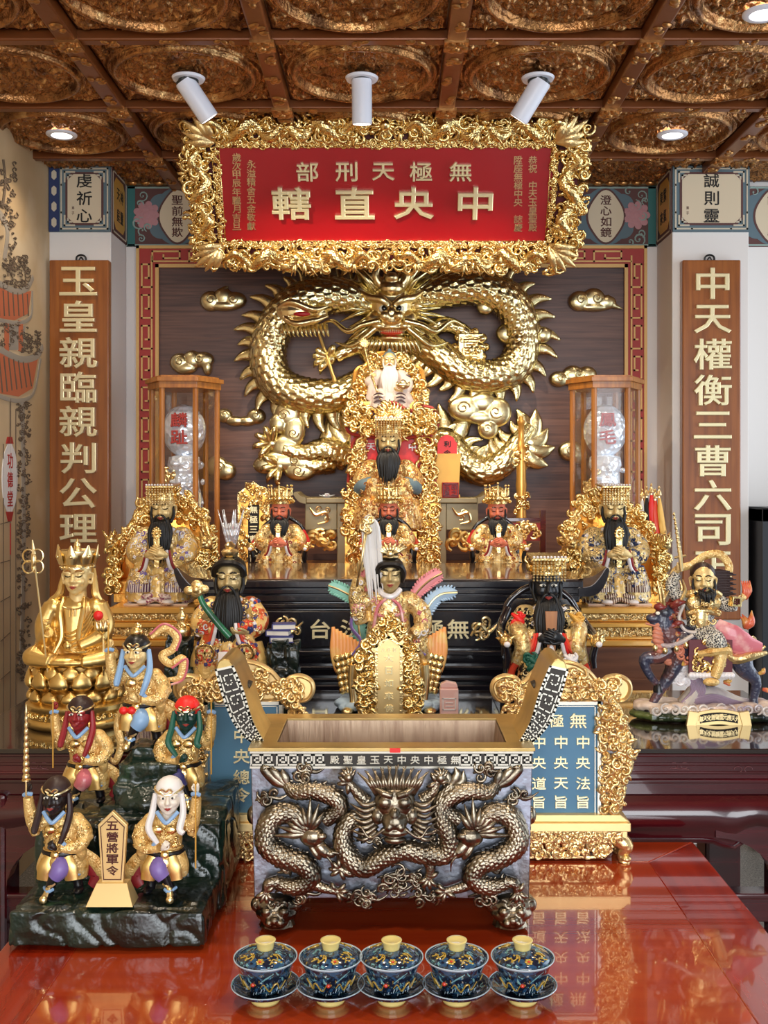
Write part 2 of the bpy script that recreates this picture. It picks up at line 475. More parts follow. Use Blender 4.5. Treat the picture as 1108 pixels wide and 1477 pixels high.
M['teak'] = mat('teak plaque', hexc('9a5822'), .28, 0, coat=.5, coat_rough=.15, mix=[(hexc('7c4218'), 5, .38, .72, 'noise', (9, 9, .6)), (hexc('a2652c'), 9, .6, .8, 'noise', (9, 9, .5))])
M['oak'] = mat('orange brown wood', hexc('b06f2c'), .35, coat=.2, mix=[(hexc('8c5220'), 8, .4, .7, 'noise', (6, 6, .6))])
M['char_gold'] = mat('gilt characters', (.90, .78, .46), .30, .45)
M['wall'] = mat('white plaster', hexc('e6e0da'), .8, bump=(60, .05, .002))
M['wall_paint'] = mat('painted beige wall', hexc('d8bf98'), .75, mix=[(hexc('b99a70'), 1.6, .35, .75, 'noise'), (hexc('e4d3b4'), 2.2, .55, .8)])
M['ceil'] = mat('ceiling dark wood', hexc('4e2410'), .35, .3)
M['ceil_beam'] = mat('ceiling beam', hexc('7a4420'), .32, .35, bump=(20, .2, .004))
M['ceil_carve'] = mat('carved copper wood', (.40, .18, .06), .26, .8, bump=(70, .9, .006), mix=[((.70, .42, .17), 22, .54, .68), ((.13, .05, .016), 12, .50, .66)])  # noise patches paint golden highlights and dark shadow into the carving's colour
M['ceil_orn'] = mat('carved ceiling scrolls', (.48, .24, .08), .28, .85, bump=(60, .4, .004))
M['lamp_white'] = mat('white lamp', hexc('e6e8f2'), .4)
M['lamp_black'] = mat('black lamp', (.01, .01, .01), .4)
M['red_velvet'] = mat('crimson lacquer', hexc('a50a14'), .32, coat=.5, coat_rough=.2)
M['red'] = mat('red paint', hexc('b3161a'), .4)
M['red_bright'] = mat('bright red', hexc('e2231f'), .45)
M['orange_red'] = mat('orange red paint', hexc('d8442a'), .4)
M['frame_red'] = mat('red meander ground', hexc('a42a20'), .5)
M['frame_gold'] = mat('gold meander', hexc('d0a463'), .45, .2)
M['cream'] = mat('cream paint', hexc('d8c6a8'), .7)
M['ink'] = mat('ink', hexc('1a1512'), .7)
M['ink_red'] = mat('dark red ink', hexc('4c1614'), .7)
M['slate'] = mat('slate blue paint', hexc('5d7078'), .7)
M['teal'] = mat('teal paint', hexc('2f6a66'), .6)
M['maroon_paint'] = mat('maroon paint', hexc('5d3a36'), .7)
M['blue_paint'] = mat('dark blue paint', hexc('22325e'), .6)
M['pale_line'] = mat('pale ornament paint', hexc('c9bda6'), .7)
M['sage'] = mat('sage ornament paint', hexc('8fa39a'), .7)
M['pink'] = mat('pink paint', hexc('b98588'), .7)
M['grey_olive'] = mat('olive grey lacquer', hexc('8a7a58'), .4, .25)
M['jade_rock'] = mat('dark green glazed rock', hexc('162a21'), .30, 0, coat=.5, bump=(26, .8, .012), mix=[(hexc('0a100e'), 6, .4, .65), (hexc('3b5a3a'), 14, .66, .80)])
M['jade'] = mat('green jade', hexc('1f6e4c'), .3, coat=.4, mix=[(hexc('12432f'), 30, .45, .65)])
M['beard_black'] = mat('black beard', hexc('0c0a0a'), .5, bump=(160, .5, .002, (1, 1, .05)))
M['beard_white'] = mat('white beard', hexc('d9d2cc'), .6, bump=(160, .5, .002, (1, 1, .05)))
M['hair'] = mat('black hair', hexc('14100f'), .35)
M['face_gold'] = mat('gold face', (.78, .56, .24), .38, .35)
M['face_red'] = mat('red face', hexc('dc7858'), .4)
M['face_bronze'] = mat('olive gold face', (.52, .38, .17), .38, .35)
M['face_black'] = mat('black face', hexc('1d1e22'), .35)
M['face_brown'] = mat('dark brown face', hexc('1e1413'), .35)
M['face_crimson'] = mat('crimson face', hexc('8a1f22'), .35)
M['face_green'] = mat('dark green face', hexc('10362e'), .35)
M['face_white'] = mat('ivory face', hexc('e2d8c8'), .4)
M['white_glaze'] = mat('white glaze', hexc('e8e2e2'), .3, coat=.3)
M['cream_robe'] = mat('ivory robe', hexc('dccabc'), .45, bump=(30, .3, .006), mix=[(hexc('d9c3b4'), 14, .5, .7)])
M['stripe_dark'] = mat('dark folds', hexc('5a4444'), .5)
def robe(name, base, others, scale, metal=.55, rough=.32, bs=60):
    return mat(name, base, rough, metal, coat=.25, bump=(bs, .7, .005), mix=[(c, scale*k, lo, hi, kind) for (c, k, lo, hi, kind) in others])
G2 = (.80, .56, .22)
M['robe_gold'] = robe('gold brocade', (.84, .60, .24), [((.48, .27, .09), 1, .52, .58, 'noise'), ((.95, .82, .54), 1.7, .58, .63, 'noise')], 90)
M['robe_white'] = robe('gold and white brocade', (.76, .52, .18), [(hexc('ebe2d6'), 1, .56, .61, 'noise'), (hexc('6a3a6a'), 1.2, .66, .70, 'noise'), ((.75, .47, .14), 2.2, .57, .62, 'noise')], 80, .35)
M['robe_blue'] = robe('blue and gold brocade', (.74, .54, .22), [(hexc('20335e'), .8, .53, .58, 'noise'), (hexc('e3d8c4'), 1.6, .58, .63, 'noise'), (hexc('1d1a20'), 2.2, .60, .64, 'noise')], 80, .3)
M['robe_multi'] = robe('orange blue gold brocade', (.78, .50, .16), [(hexc('c9562a'), .6, .51, .55, 'noise'), (hexc('27376c'), .8, .60, .63, 'noise'), (hexc('ead8ae'), 1.5, .66, .69, 'noise')], 42, .25)
M['robe_black'] = robe('black and gold brocade', hexc('1a181c'), [((.80, .58, .24), 1, .47, .51, 'noise'), ((.90, .70, .34), 2.0, .58, .62, 'noise')], 55, .35)
M['robe_orange'] = robe('amber brocade', (.80, .48, .14), [((.42, .16, .05), 1, .5, .58, 'noise'), ((.93, .74, .38), 1.8, .56, .62, 'noise')], 80)
M['hem_purple'] = mat('striped purple hem', hexc('e2d6d2'), .35, .1, coat=.3, mix=[(hexc('5b3158'), 42, .5, .58, 'wave', (1, .15, .15), 1.5)])
M['hem_red'] = mat('striped red hem', hexc('d9cdb8'), .35, .1, coat=.3, mix=[(hexc('57201f'), 42, .5, .58, 'wave', (1, .15, .15), 1.5)])
M['hem_rose'] = mat('rose patterned hem', hexc('e6d4cc'), .35, .1, coat=.3, mix=[(hexc('8d3a5d'), 160, .5, .58)])
M['armor'] = mat('gold scale armour', (.80, .58, .24), .3, .9, bump=(170, 1.0, .004), bkind='voronoi')
M['armor_dark'] = mat('dark scale armour', hexc('22222c'), .35, .2, bump=(260, 1.0, .003), bkind='voronoi', mix=[(hexc('d5cfc0'), 260, .42, .5, 'voronoi')])
M['gold_cloth'] = mat('gold cloth', hexc('dfb872'), .38, .30, bump=(260, .45, .002), bkind='voronoi', mix=[(hexc('b9853c'), 60, .54, .66), (hexc('ecd49a'), 90, .60, .68)])
M['blue_trim'] = mat('pale blue trim', hexc('86a9cf'), .35)
M['violet'] = mat('violet cloth', hexc('7a66a8'), .4)
M['rose'] = mat('rose glaze', hexc('c96a74'), .35, coat=.4, mix=[(hexc('e6b7ae'), 22, .5, .68)])
M['boot'] = mat('black boot', hexc('121014'), .3)
M['crimson_cord'] = mat('crimson cloth', hexc('8c1d22'), .45)
M['brown_cord'] = mat('dark brown cloth', hexc('2c1715'), .45)
M['green_cord'] = mat('green cloth', hexc('1c5a48'), .45)
M['white_cord'] = mat('white cloth', hexc('dfdcda'), .5)
M['feather_pink'] = mat('pink feather', hexc('e58f95'), .4)
M['feather_blue'] = mat('pale blue feather', hexc('a9c4dd'), .4)
M['feather_mint'] = mat('mint feather', hexc('8ccab8'), .4)
M['beige_foam'] = mat('wave glaze', hexc('cbbfb4'), .28, coat=.5, mix=[(hexc('8f7f92'), 14, .5, .7), (hexc('e6ddcf'), 26, .55, .7)])
M['cloud_base'] = mat('pink cloud glaze', hexc('dcc6b4'), .3, coat=.4, mix=[(hexc('b79a90'), 12, .5, .7)])
M['rock_green'] = mat('mossy rock glaze', hexc('2f3a22'), .3, coat=.5, mix=[(hexc('5f6a30'), 14, .5, .7), (hexc('141a16'), 9, .5, .68)])
M['qilin'] = mat('blue grey hide', hexc('3b3c50'), .32, coat=.4, bump=(120, .6, .003), bkind='voronoi', mix=[(hexc('6a3d38'), 18, .52, .62), (hexc('191b28'), 10, .52, .68)])
M['qilin_red'] = mat('red brown mane', hexc('7c2a26'), .35, coat=.3, mix=[(hexc('c08a56'), 26, .54, .64)])
M['flame'] = mat('flame glaze', hexc('d1603e'), .35, coat=.3, mix=[(hexc('e4b458'), 26, .5, .66)])
M['peach'] = mat('peach skin plates', hexc('c4785e'), .4)
M['porcelain'] = mat('navy porcelain', hexc('141c2e'), .12, coat=.8, mix=[(hexc('27496a'), 60, .50, .56, 'noise', (1, 1, 1), 1.5), (hexc('6fa3a8'), 75, .60, .64, 'noise', (1, 1, 1), 2), (hexc('a8842e'), 45, .68, .70, 'noise', (1, 1, 1), 2.5)])
M['porcelain_gold'] = mat('gold porcelain motif', hexc('b0913c'), .25, .2, coat=.5)
M['porcelain_red'] = mat('red porcelain flower', hexc('c23a24'), .25, coat=.5)
M['porcelain_cream'] = mat('cream porcelain', hexc('d8c67c'), .2, coat=.6)
M['porcelain_rim'] = mat('pale blue porcelain', hexc('a9bcc9'), .15, coat=.6)
M['plaque_blue'] = mat('blue plaque', hexc('4f7f9e'), .5)
M['crystal'] = mat('crystal', (.92, .95, 1.0), .06, 0, trans=.75, bump=(60, .8, .006), bkind='voronoi')
M['silver'] = mat('silvered glass', (.82, .87, .95), .14, .45, bump=(45, .9, .008), bkind='voronoi')
M['book_blue'] = mat('blue book cloth', hexc('3c3c78'), .5)
M['paper'] = mat('paper', hexc('dcd6cc'), .8)
M['pinkpack'] = mat('pink plastic pack', hexc('e2b4ac'), .25, coat=.5, mix=[(hexc('f0d6d0'), 22, .5, .66)])
M['granite'] = mat('grey granite floor', hexc('77736c'), .45, mix=[(hexc('4a4844'), 160, .5, .6), (hexc('a09a90'), 120, .58, .66)])
M['door_dark'] = mat('dark metal door', hexc('1b1b20'), .4)
M['mural_grey'] = mat('mural grey paint', hexc('a09484'), .75)
M['mural_orange'] = mat('mural orange paint', hexc('c46a44'), .7)
M['mural_ink'] = mat('mural brown ink', hexc('6a5744'), .75)
M['mural_red'] = mat('mural red paint', hexc('a82a22'), .7)
M['candle'] = mat('orange red candle', hexc('e0421f'), .4)
M['eye_white'] = mat('eye white', hexc('f0ead8'), .2)
M['eye_dark'] = mat('eye dark', hexc('0e0a0a'), .15)
M['lips'] = mat('red lips', hexc('9c3a32'), .4)
M['mauve'] = mat('mauve glaze', hexc('9a8496'), .3, coat=.4)
M['wing'] = mat('orange yellow wing', hexc('efa35c'), .4, mix=[(hexc('f0c878'), 30, .45, .65)])
M['wine'] = mat('wine red cloth', hexc('5e1620'), .45)
m = bpy.data.materials.new('clear pane'); m.use_nodes = True
nt = m.node_tree; b_ = nt.nodes['Principled BSDF']; out = nt.nodes['Material Output']
b_.inputs['Roughness'].default_value = .02; b_.inputs['Base Color'].default_value = (.9, .9, .9, 1); b_.inputs['Specular IOR Level'].default_value = .6
tr = nt.nodes.new('ShaderNodeBsdfTransparent'); mx = nt.nodes.new('ShaderNodeMixShader'); fr = nt.nodes.new('ShaderNodeFresnel'); fr.inputs[0].default_value = 1.5
ad = nt.nodes.new('ShaderNodeMath'); ad.operation = 'MULTIPLY_ADD'; ad.inputs[1].default_value = .22; ad.inputs[2].default_value = .01; ad.use_clamp = True
nt.links.new(fr.outputs[0], ad.inputs[0]); nt.links.new(ad.outputs[0], mx.inputs[0])
gl = nt.nodes.new('ShaderNodeBsdfGlossy'); gl.inputs['Roughness'].default_value = .02
nt.links.new(tr.outputs[0], mx.inputs[1]); nt.links.new(gl.outputs[0], mx.inputs[2]); nt.links.new(mx.outputs[0], out.inputs[0])
nt.nodes.remove(b_)
M['glass'] = m
def lamp_mat():
    m = bpy.data.materials.new('lit diffuser'); m.use_nodes = True
    b = m.node_tree.nodes['Principled BSDF']; b.inputs['Emission Color'].default_value = (1, .95, .85, 1); b.inputs['Emission Strength'].default_value = 6
    return m
M['lit'] = lamp_mat()
def planks():
    m = mat('dark walnut planks', hexc('4a2f2a'), .42); nt = m.node_tree; N = nt.nodes; L = nt.links; b = N['Principled BSDF']
    tc = N.new('ShaderNodeTexCoord'); sp = N.new('ShaderNodeSeparateXYZ'); L.new(tc.outputs['Object'], sp.inputs[0])
    dv = N.new('ShaderNodeMath'); dv.operation = 'DIVIDE'; dv.inputs[1].default_value = .125; L.new(sp.outputs[2], dv.inputs[0])
    fl = N.new('ShaderNodeMath'); fl.operation = 'FLOOR'; L.new(dv.outputs[0], fl.inputs[0])
    wn = N.new('ShaderNodeTexWhiteNoise'); wn.noise_dimensions = '1D'; L.new(fl.outputs[0], wn.inputs['W'])
    mp = N.new('ShaderNodeMapping'); mp.inputs['Scale'].default_value = (1.2, 1, 26); L.new(tc.outputs['Object'], mp.inputs[0])
    cb = N.new('ShaderNodeCombineXYZ'); ml = N.new('ShaderNodeMath'); ml.operation = 'MULTIPLY'; ml.inputs[1].default_value = 7.3
    L.new(fl.outputs[0], ml.inputs[0]); L.new(ml.outputs[0], cb.inputs[0]); L.new(cb.outputs[0], mp.inputs['Location'])
    nz = N.new('ShaderNodeTexNoise'); nz.inputs['Scale'].default_value = 3; nz.inputs['Detail'].default_value = 5; nz.inputs['Distortion'].default_value = .6; L.new(mp.outputs[0], nz.inputs['Vector'])
    ad = N.new('ShaderNodeMath'); ad.operation = 'MULTIPLY_ADD'; ad.inputs[1].default_value = .35; L.new(wn.outputs[0], ad.inputs[0]); L.new(nz.outputs[0], ad.inputs[2])
    cr = N.new('ShaderNodeValToRGB'); cr.color_ramp.elements[0].position = .35; cr.color_ramp.elements[0].color = (*hexc('3d2420'), 1)
    cr.color_ramp.elements[1].position = .95; cr.color_ramp.elements[1].color = (*hexc('744f40'), 1); L.new(ad.outputs[0], cr.inputs[0])
    L.new(cr.outputs[0], b.inputs['Base Color'])
    fc = N.new('ShaderNodeMath'); fc.operation = 'FRACT'; L.new(dv.outputs[0], fc.inputs[0])
    bp = N.new('ShaderNodeBump'); bp.inputs['Strength'].default_value = .5; bp.inputs['Distance'].default_value = .004
    gt = N.new('ShaderNodeMath'); gt.operation = 'GREATER_THAN'; gt.inputs[1].default_value = .03; L.new(fc.outputs[0], gt.inputs[0])
    L.new(gt.outputs[0], bp.inputs['Height']); L.new(bp.outputs[0], b.inputs['Normal'])
    return m
M['planks'] = planks()
# ------------------------------------------------------------------ the room
YB, YC = 4.93, 4.66                                  # back wall, front of the columns
o = struct(MB().bx(-1.7, 3.6, -3.2, 5.1, -.06, 0).build('floor', M['granite'], smooth=0))
o = struct(MB().bx(-1.7, 3.6, YB, YB+.12, 0, CEIL+.1).build('wall_back', M['wall'], smooth=0))
wl = struct(MB().bx(-1.635, -1.515, -3.2, YB, 0, CEIL+.1).build('wall_left', M['wall_paint'], smooth=0))
ceil = struct(MB().bx(-1.7, 3.6, -3.2, 5.1, CEIL, CEIL+.08).build('ceiling', M['ceil'], smooth=0))
for sx, (x0, x1) in ((-1, (-1.515, -1.241)), (1, (1.241, 1.58))):
    struct(MB().bx(x0, x1, YC, YB, 0, CEIL).build('wall_column_left' if sx < 0 else 'wall_column_right', M['wall'], smooth=0, bevel=.004))
# dark doorway on the far right of the back wall
dr = struct(MB().bx(1.60, 1.66, 4.55, 4.90, 0, 1.49).bx(1.60, 2.6, 4.55, 4.90, 1.43, 1.49).bx(2.5, 2.6, 4.55, 4.9, 0, 1.43).build('door_1', M['door_dark'], smooth=0, bevel=.004))
struct(MB().bx(1.66, 1.70, 4.6, 4.9, 0, 1.43).build('door_panel', M['slate'], dr, smooth=0))
# carved coffer ceiling
def ceiling_panel():
    n = 150
    u = np.linspace(-.5, .5, n); X, Y = np.meshgrid(u, u, indexing='ij')
    r = np.hypot(X, Y); h = carve(X*20+30, Y*20+30, 5)
    ring = np.exp(-((r-.435)/.022)**4)*1.0+np.exp(-((r-.475)/.010)**2)*.55
    flat = 1-np.exp(-((r-.455)/.032)**4)
    edge = np.clip((.5-np.maximum(abs(X), abs(Y)))/.03, 0, 1)
    z = (.62*h*flat*np.where((r > .38) & (r < .5), .25, 1)+1.0*ring)*edge
    S = .53
    mb = MB(); mb.grid(X*S, Y*S, -z*.030, flip=True); return mb
pm = None
XB = [-1.6+.6*k for k in range(9)]; YBm = [.87+.6*k for k in range(7)]+[5.07]
for ix in range(8):
    for iy in range(-1, 7):
        xc = XB[ix]+.3; yc = (.87+.6*iy)+.3
        if iy >= 6: sy = .36
        if yc > 4.7: continue
        if pm is None:
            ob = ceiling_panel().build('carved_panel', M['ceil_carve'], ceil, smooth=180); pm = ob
        else:
            ob = pm.copy(); COL.objects.link(ob); ob.parent = ceil
        ob.location = (xc, yc, CEIL-.004); ob.rotation_euler = (0, 0, math.pi/2*((ix*3+iy*5) % 4)); struct(ob)
pm2 = None
for ix in range(7):                                  # cut-off last row against the back wall
    if pm2 is None:
        X, Y = np.meshgrid(np.linspace(-.5, .5, 120), np.linspace(-.5, .5, 70), indexing='ij')
        z = carve(X*20+3, Y*13+7, 9)*np.clip((.5-np.maximum(abs(X), abs(Y)))/.05, 0, 1)
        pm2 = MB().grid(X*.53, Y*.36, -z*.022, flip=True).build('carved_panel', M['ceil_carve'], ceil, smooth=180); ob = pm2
    else:
        ob = pm2.copy(); COL.objects.link(ob); ob.parent = ceil
    ob.location = (XB[ix]+.3, 4.70, CEIL-.004); struct(ob)
bm = MB()
for x in XB[:8]: bm.bx(x-.03, x+.03, -.3, YB, CEIL-.042, CEIL)
for y in [.27+.6*k for k in range(8)]: bm.bx(-1.6, 3.5, y-.022, y+.022, CEIL-.036, CEIL)
struct(bm.build('ceiling_beam', M['ceil_beam'], ceil, smooth=0, bevel=.006))
bo = MB()                                            # scroll bosses where the beams cross, and along them
for x in XB[1:6]:
    for y in [2.07+.6*k for k in range(5)]:
        bo.box((x, y, CEIL-.044), (.075, .075, .012))
        for k in range(6):
            a = k*math.pi/3; bo.ell((x+.024*math.cos(a), y+.024*math.sin(a), CEIL-.052), (.014, .014, .008), n=5)
        bo.ell((x, y, CEIL-.054), (.014, .014, .012), n=5)
        for q in (.12, .3, .48):
            for k in range(5):
                bo.ell((x+R.uniform(-.018, .018), y+q+R.uniform(-.03, .03), CEIL-.043), (.011, .016, .007), (0, 0, R.uniform(0, 3)), n=4)
                bo.ell((x+q+R.uniform(-.03, .03), y+R.uniform(-.014, .014), CEIL-.037), (.016, .009, .006), (0, 0, R.uniform(0, 3)), n=4)
struct(bo.build('ceiling_boss', M['ceil_orn'], ceil))
# cornice moulding at the top of the back wall
ct = MB()
ct.bx(-1.24, 1.24, YB-.05, YB, CEIL-.022, CEIL-.002)
for k in range(40): ct.ell((-1.2+.0615*k, YB-.055, CEIL-.02), (.026, .014, .014), n=5)
struct(ct.build('trim_1', M['ceil_orn'], None))

# ------------------------------------------------------------------ painted friezes
def key_corner(mb, x, z, s, dx, dz, yf, wd):
    pts = [(0, 2.4), (0, 0), (2.4, 0)]; mb.strip([(x+dx*s*a, z+dz*s*b) for a, b in pts], wd, yf, yf+.002)
    pts = [(.5, 1.9), (.5, .5), (1.9, .5)]; mb.strip([(x+dx*s*a, z+dz*s*b) for a, b in pts], wd, yf, yf+.002)
    pts = [(1.0, 1.5), (1.0, 1.0), (1.5, 1.0)]; mb.strip([(x+dx*s*a, z+dz*s*b) for a, b in pts], wd, yf, yf+.002)
def octo(x0, x1, z0, z1, c):
    return [(x0+c, z0), (x1-c, z0), (x1, z0+c), (x1, z1-c), (x1-c, z1), (x0+c, z1), (x0, z1-c), (x0, z0+c)]
def column_frieze(x0, x1, txt, label, strip_left):
    z0, z1 = 2.708, CEIL-.008
    t = thing('painted_frieze', label, 'painted panel', ((x0+x1)/2, YC-.006, z0))
    w2 = (x1-x0)/2; H = z1-z0
    MB().bx(-w2, w2, -.006, .0055, 0, H).build('board', M['slate'], t, smooth=0)
    k = MB(); xl = -w2+(.055 if strip_left else .012); xr = w2-.012; m_ = .013
    for (x, z, dx, dz) in ((xl, m_, 1, 1), (xr, m_, -1, 1), (xl, H-m_, 1, -1), (xr, H-m_, -1, -1)):
        key_corner(k, x, z, .030, dx, dz, -.0085, .0075)
    k.strip([(xl+.07, m_), (xr-.07, m_)], .006, -.0085, -.006); k.strip([(xl+.07, H-m_), (xr-.07, H-m_)], .006, -.0085, -.006)
    k.strip([(xl, m_+.07), (xl, H-m_-.07)], .006, -.0085, -.006); k.strip([(xr, m_+.07), (xr, H-m_-.07)], .006, -.0085, -.006)
    k.build('key_border', M['pale_line'], t, smooth=0)
    MB().prism(octo(xl+.018, xr-.018, .028, H-.028, .028), -.0075, -.006).build('inner_border', M['maroon_paint'], t, smooth=0)
    MB().prism(octo(xl+.028, xr-.028, .038, H-.038, .026), -.0085, -.0075).build('cream_field', M['cream'], t, smooth=0)
    l = MB(); put_col(l, txt, (xl+xr)/2, H*.77, H*.24, .068, .062, -.0098, -.0085); l.build('lettering', M['ink'], t, smooth=0)
    s = MB(); put_col(s, '弟子', xl+.052, H*.36, H*.28, .012, .014, -.0095, -.0085); s.build('small_lettering', M['ink_red'], t, smooth=0)
    if strip_left:
        MB().bx(-w2, -w2+.046, -.0075, -.006, 0, H).build('blue_edge', M['blue_paint'], t, smooth=0)
        d = MB()
        for i in range(4):
            zz = H*(.14+.24*i); d.prism(octo(-w2+.012, -w2+.034, zz-.022, zz+.022, .01), -.0085, -.0075)
        d.build('pale_dashes', M['pale_line'], t, smooth=0)
column_frieze(-1.512, -1.241, '虔祈心', 'cream painted frieze panel with a dark blue edge strip of pale dashes', True)
column_frieze(1.241, 1.58, '誠則靈', 'cream painted frieze panel on slate ground with key corners and no blue strip', False)
def side_frieze(sx, txt, label):
    z0, z1 = 2.708, CEIL-.008; H = z1-z0; D = YB-YC
    t = thing('painted_frieze', label, 'painted panel', (sx*1.241, YC+.004, z0), -sx*math.pi/2)
    # local x runs along the column's side; local -y faces the altar
    s = -sx
    X = lambda a: a*sx*-1
    def rng(a, b): return (min(X(a), X(b)), max(X(a), X(b)))
    a, b = rng(0, D-.012); MB().bx(a, b, -.005, .0, 0, H).build('board', M['maroon_paint'], t, smooth=0)
    a, b = rng(.03, D-.06); MB().prism(octo(a, b, .03, H-.03, .03), -.0065, -.005).build('ochre_field', M['gold_flat'], t, smooth=0)
    k = MB(); a, b = rng(.012, D-.03)
    k.strip([(a, .012), (b, .012), (b, H-.012), (a, H-.012), (a, .012)], .007, -.0065, -.005); k.build('pale_border', M['pale_line'], t, smooth=0)
    l = MB(); c = X(D/2-.01)
    put_col(l, txt[:2], c+.03, H*.66, H*.34, .05, .06, -.0075, -.0065); put_col(l, txt[2:], c-.03, H*.66, H*.34, .05, .06, -.0075, -.0065); l.build('lettering', M['ink'], t, smooth=0)
side_frieze(-1, '神靈天庭', 'narrow ochre painted panel on the side of the column next to the mural wall')
side_frieze(1, '紫氣東來', 'narrow ochre painted panel on the side of the column next to the dark doorway')
def wall_frieze(sx, txt, label, xa=None, xb=None):
    xa, xb = (xa, xb) if xa is not None else (.35, 1.238)
    z0, z1 = 2.703, CEIL-.024; H = z1-z0; xc = 1.02 if xa < 1 else 1.78
    t = thing('painted_frieze', label, 'painted panel', (0, YB-.004, z0))
    def rng(a, b): return (sx*a, sx*b) if sx > 0 else (sx*b, sx*a)
    a, b = rng(xa, xb); MB().bx(a, b, -.006, .003, 0, H).build('board', M['maroon_paint'], t, smooth=0)
    k = MB(); a, b = rng(xb-.04, xb-.004); k.bx(a, b, -.008, -.006, 0, H); k.build('teal_edge', M['teal'], t, smooth=0)
    cl = MB()
    cx = sx*(xc-.02) if xa < 1 else sx*xc
    for (dx, dz, r1, r2) in ((0, 0, .115, .135), (.075, .055, .055, .05), (-.075, .055, .055, .05), (.075, -.055, .055, .05), (-.075, -.055, .055, .05)):
        aa = np.linspace(0, 2*math.pi, 40)[:-1]; cl.prism(np.stack([cx+dx+r1*np.cos(aa), H/2+dz+r2*np.sin(aa)], 1), -.0075+R.random()*.0003, -.006)
    cl.build('slate_cloud', M['slate'], t, smooth=0)
    aa = np.linspace(0, 2*math.pi, 49)[:-1]; rr = 1+.05*np.cos(4*aa)
    MB().prism(np.stack([cx+.088*rr*np.cos(aa), H/2+.125*rr*np.sin(aa)], 1), -.0092, -.0075).build('maroon_ring', M['maroon_paint'], t, smooth=0)
    MB().prism(np.stack([cx+.079*rr*np.cos(aa), H/2+.116*rr*np.sin(aa)], 1), -.0102, -.0092).build('cream_field', M['cream'], t, smooth=0)
    l = MB(); put_col(l, txt, cx, H*.77, H*.23, .052, .046, -.0114, -.0102); l.build('lettering', M['ink_red'], t, smooth=0)
    f = MB(); fx = sx*(xb-.095)                    # peony
    for ring, n, rad in ((0, 9, .046), (1, 7, .032), (2, 5, .018), (3, 1, 0)):
        for i in range(n):
            a = i*2*math.pi/n+ring*.3
            f.ell((fx+rad*math.cos(a), -.008-.0012*ring, H*.52+rad*1.05*math.sin(a)), (.019, .0018, .017), (0, -a, 0), n=6)
    f.build('peony', M['pink'], t)
    g = MB(); filigree(g, lambda x, z: abs(x-cx) > .125 or (abs(x-cx) > .07 and abs(z-H/2) > .105), (min(sx*xa, sx*(xb-.05)), max(sx*xa, sx*(xb-.05)), .02, H-.02), 90, .026, .0034, -.007, .0015, leaf=False)
    for zz in (.006, H-.006): g.strip([(min(sx*xa, sx*xb), zz), (max(sx*xa, sx*xb), zz)], .008, -.008, -.006)
    g.build('scroll_ornament', M['sage'], t)
wall_frieze(-1, '聖前無欺', 'slate blue frieze panel with pink peony between signboard and column of the blue edged panel')
wall_frieze(1, '澄心如鏡', 'slate blue frieze panel with pink peony between signboard and column of the slate ground panel')
wall_frieze(1, '誠心', 'slate blue frieze panel above the dark doorway beyond the column', 1.585, 2.3)

# ------------------------------------------------------------------ walnut panel with red meander frame
t = thing('feature_panel', 'dark walnut plank backdrop framed by red and gold meander border', 'wall panel', (0, YB-.002, 1.02))
H = 2.70-1.02
MB().bx(-1.10, 1.10, -.022, -.001, .08, H-.07).build('plank_panel', M['planks'], t, smooth=0)
fr = MB()
fr.bx(-1.185, -1.082, -.036, -.001, 0, H); fr.bx(1.082, 1.185, -.036, -.001, 0, H); fr.bx(-1.082, 1.082, -.036, -.001, H-.10, H); fr.bx(-1.082, 1.082, -.036, -.001, 0, .10)
frame = fr.build('frame', M['frame_red'], t, smooth=0)
g = MB(); yf, yb = -.041, -.036
for (a, b) in ((1.178, H-.007), (1.088, H-.094)):
    g.strip([(-a, H-b), (a, H-b), (a, b), (-a, b), (-a, H-b)], .014 if a > 1.15 else .016, yf-.003, yb)
def meander(p0, du, dv, n, L, wd):
    """key pattern along du, dv across"""
    p0 = np.array(p0, float); du = np.array(du, float); dv = np.array(dv, float)
    for i in range(n):
        o_ = p0+du*L*i
        q = lambda a, b: tuple(o_+du*L*a+dv*b)
        g.strip([q(0, .050), q(0, .004), q(.74, .004), q(.74, .036), q(.30, .036), q(.30, .021)], wd, yf, yb)
        g.strip([q(0, .050), q(1.0, .050)], wd, yf, yb)
n = 11
for sx in (-1, 1):
    meander((sx*1.163, .06), (0, 1), (-sx, 0), n, (H-.11)/n, .0075)
meander((-1.11, H-.023), (1, 0), (0, -1), 13, 2.22/13, .0075)
meander((-1.11, .023), (1, 0), (0, 1), 13, 2.22/13, .0075)
g.build('meander', M['frame_gold'], frame, smooth=0)

# ------------------------------------------------------------------ painted mural on the left wall
def W(px, py, out=.003):
    Y = 1.515*F/(CX-px); return np.array([-1.515+out, Y, ZC-(py-CY)/F*Y])
t = thing('mural', 'painted temple mural with orange tiled roofs and a lantern on the beige wall', 'mural', (-1.514, 4.4, 1.2))
base = np.array([-1.514, 4.4, 1.2])
def wall_tube(mb, pxs, r, out=.003, m=6, flat=.25):
    p = spline([W(x, y, out)-base for x, y in pxs], m)
    mb.tube(p, min(r, .0025), n=6, rb=r, up=(1, 0, 0))
def wall_poly(mb, pxs, o0, o1):
    a = np.array([W(x, y, o1)-base for x, y in pxs]); b = np.array([W(x, y, o0)-base for x, y in pxs]); n = len(pxs)
    j = np.arange(n); mb.add(np.concatenate([a, b]), np.stack([j, j+n, (j+1) % n+n, (j+1) % n], 1), None, [list(range(n)), list(range(2*n-1, n-1, -1))])
mb = MB(); tl = MB(); gr = MB(); ink = MB()
wall_poly(mb, [(-8, 412), (20, 424), (44, 420), (40, 452), (20, 462), (-8, 458)], .0005, .003)
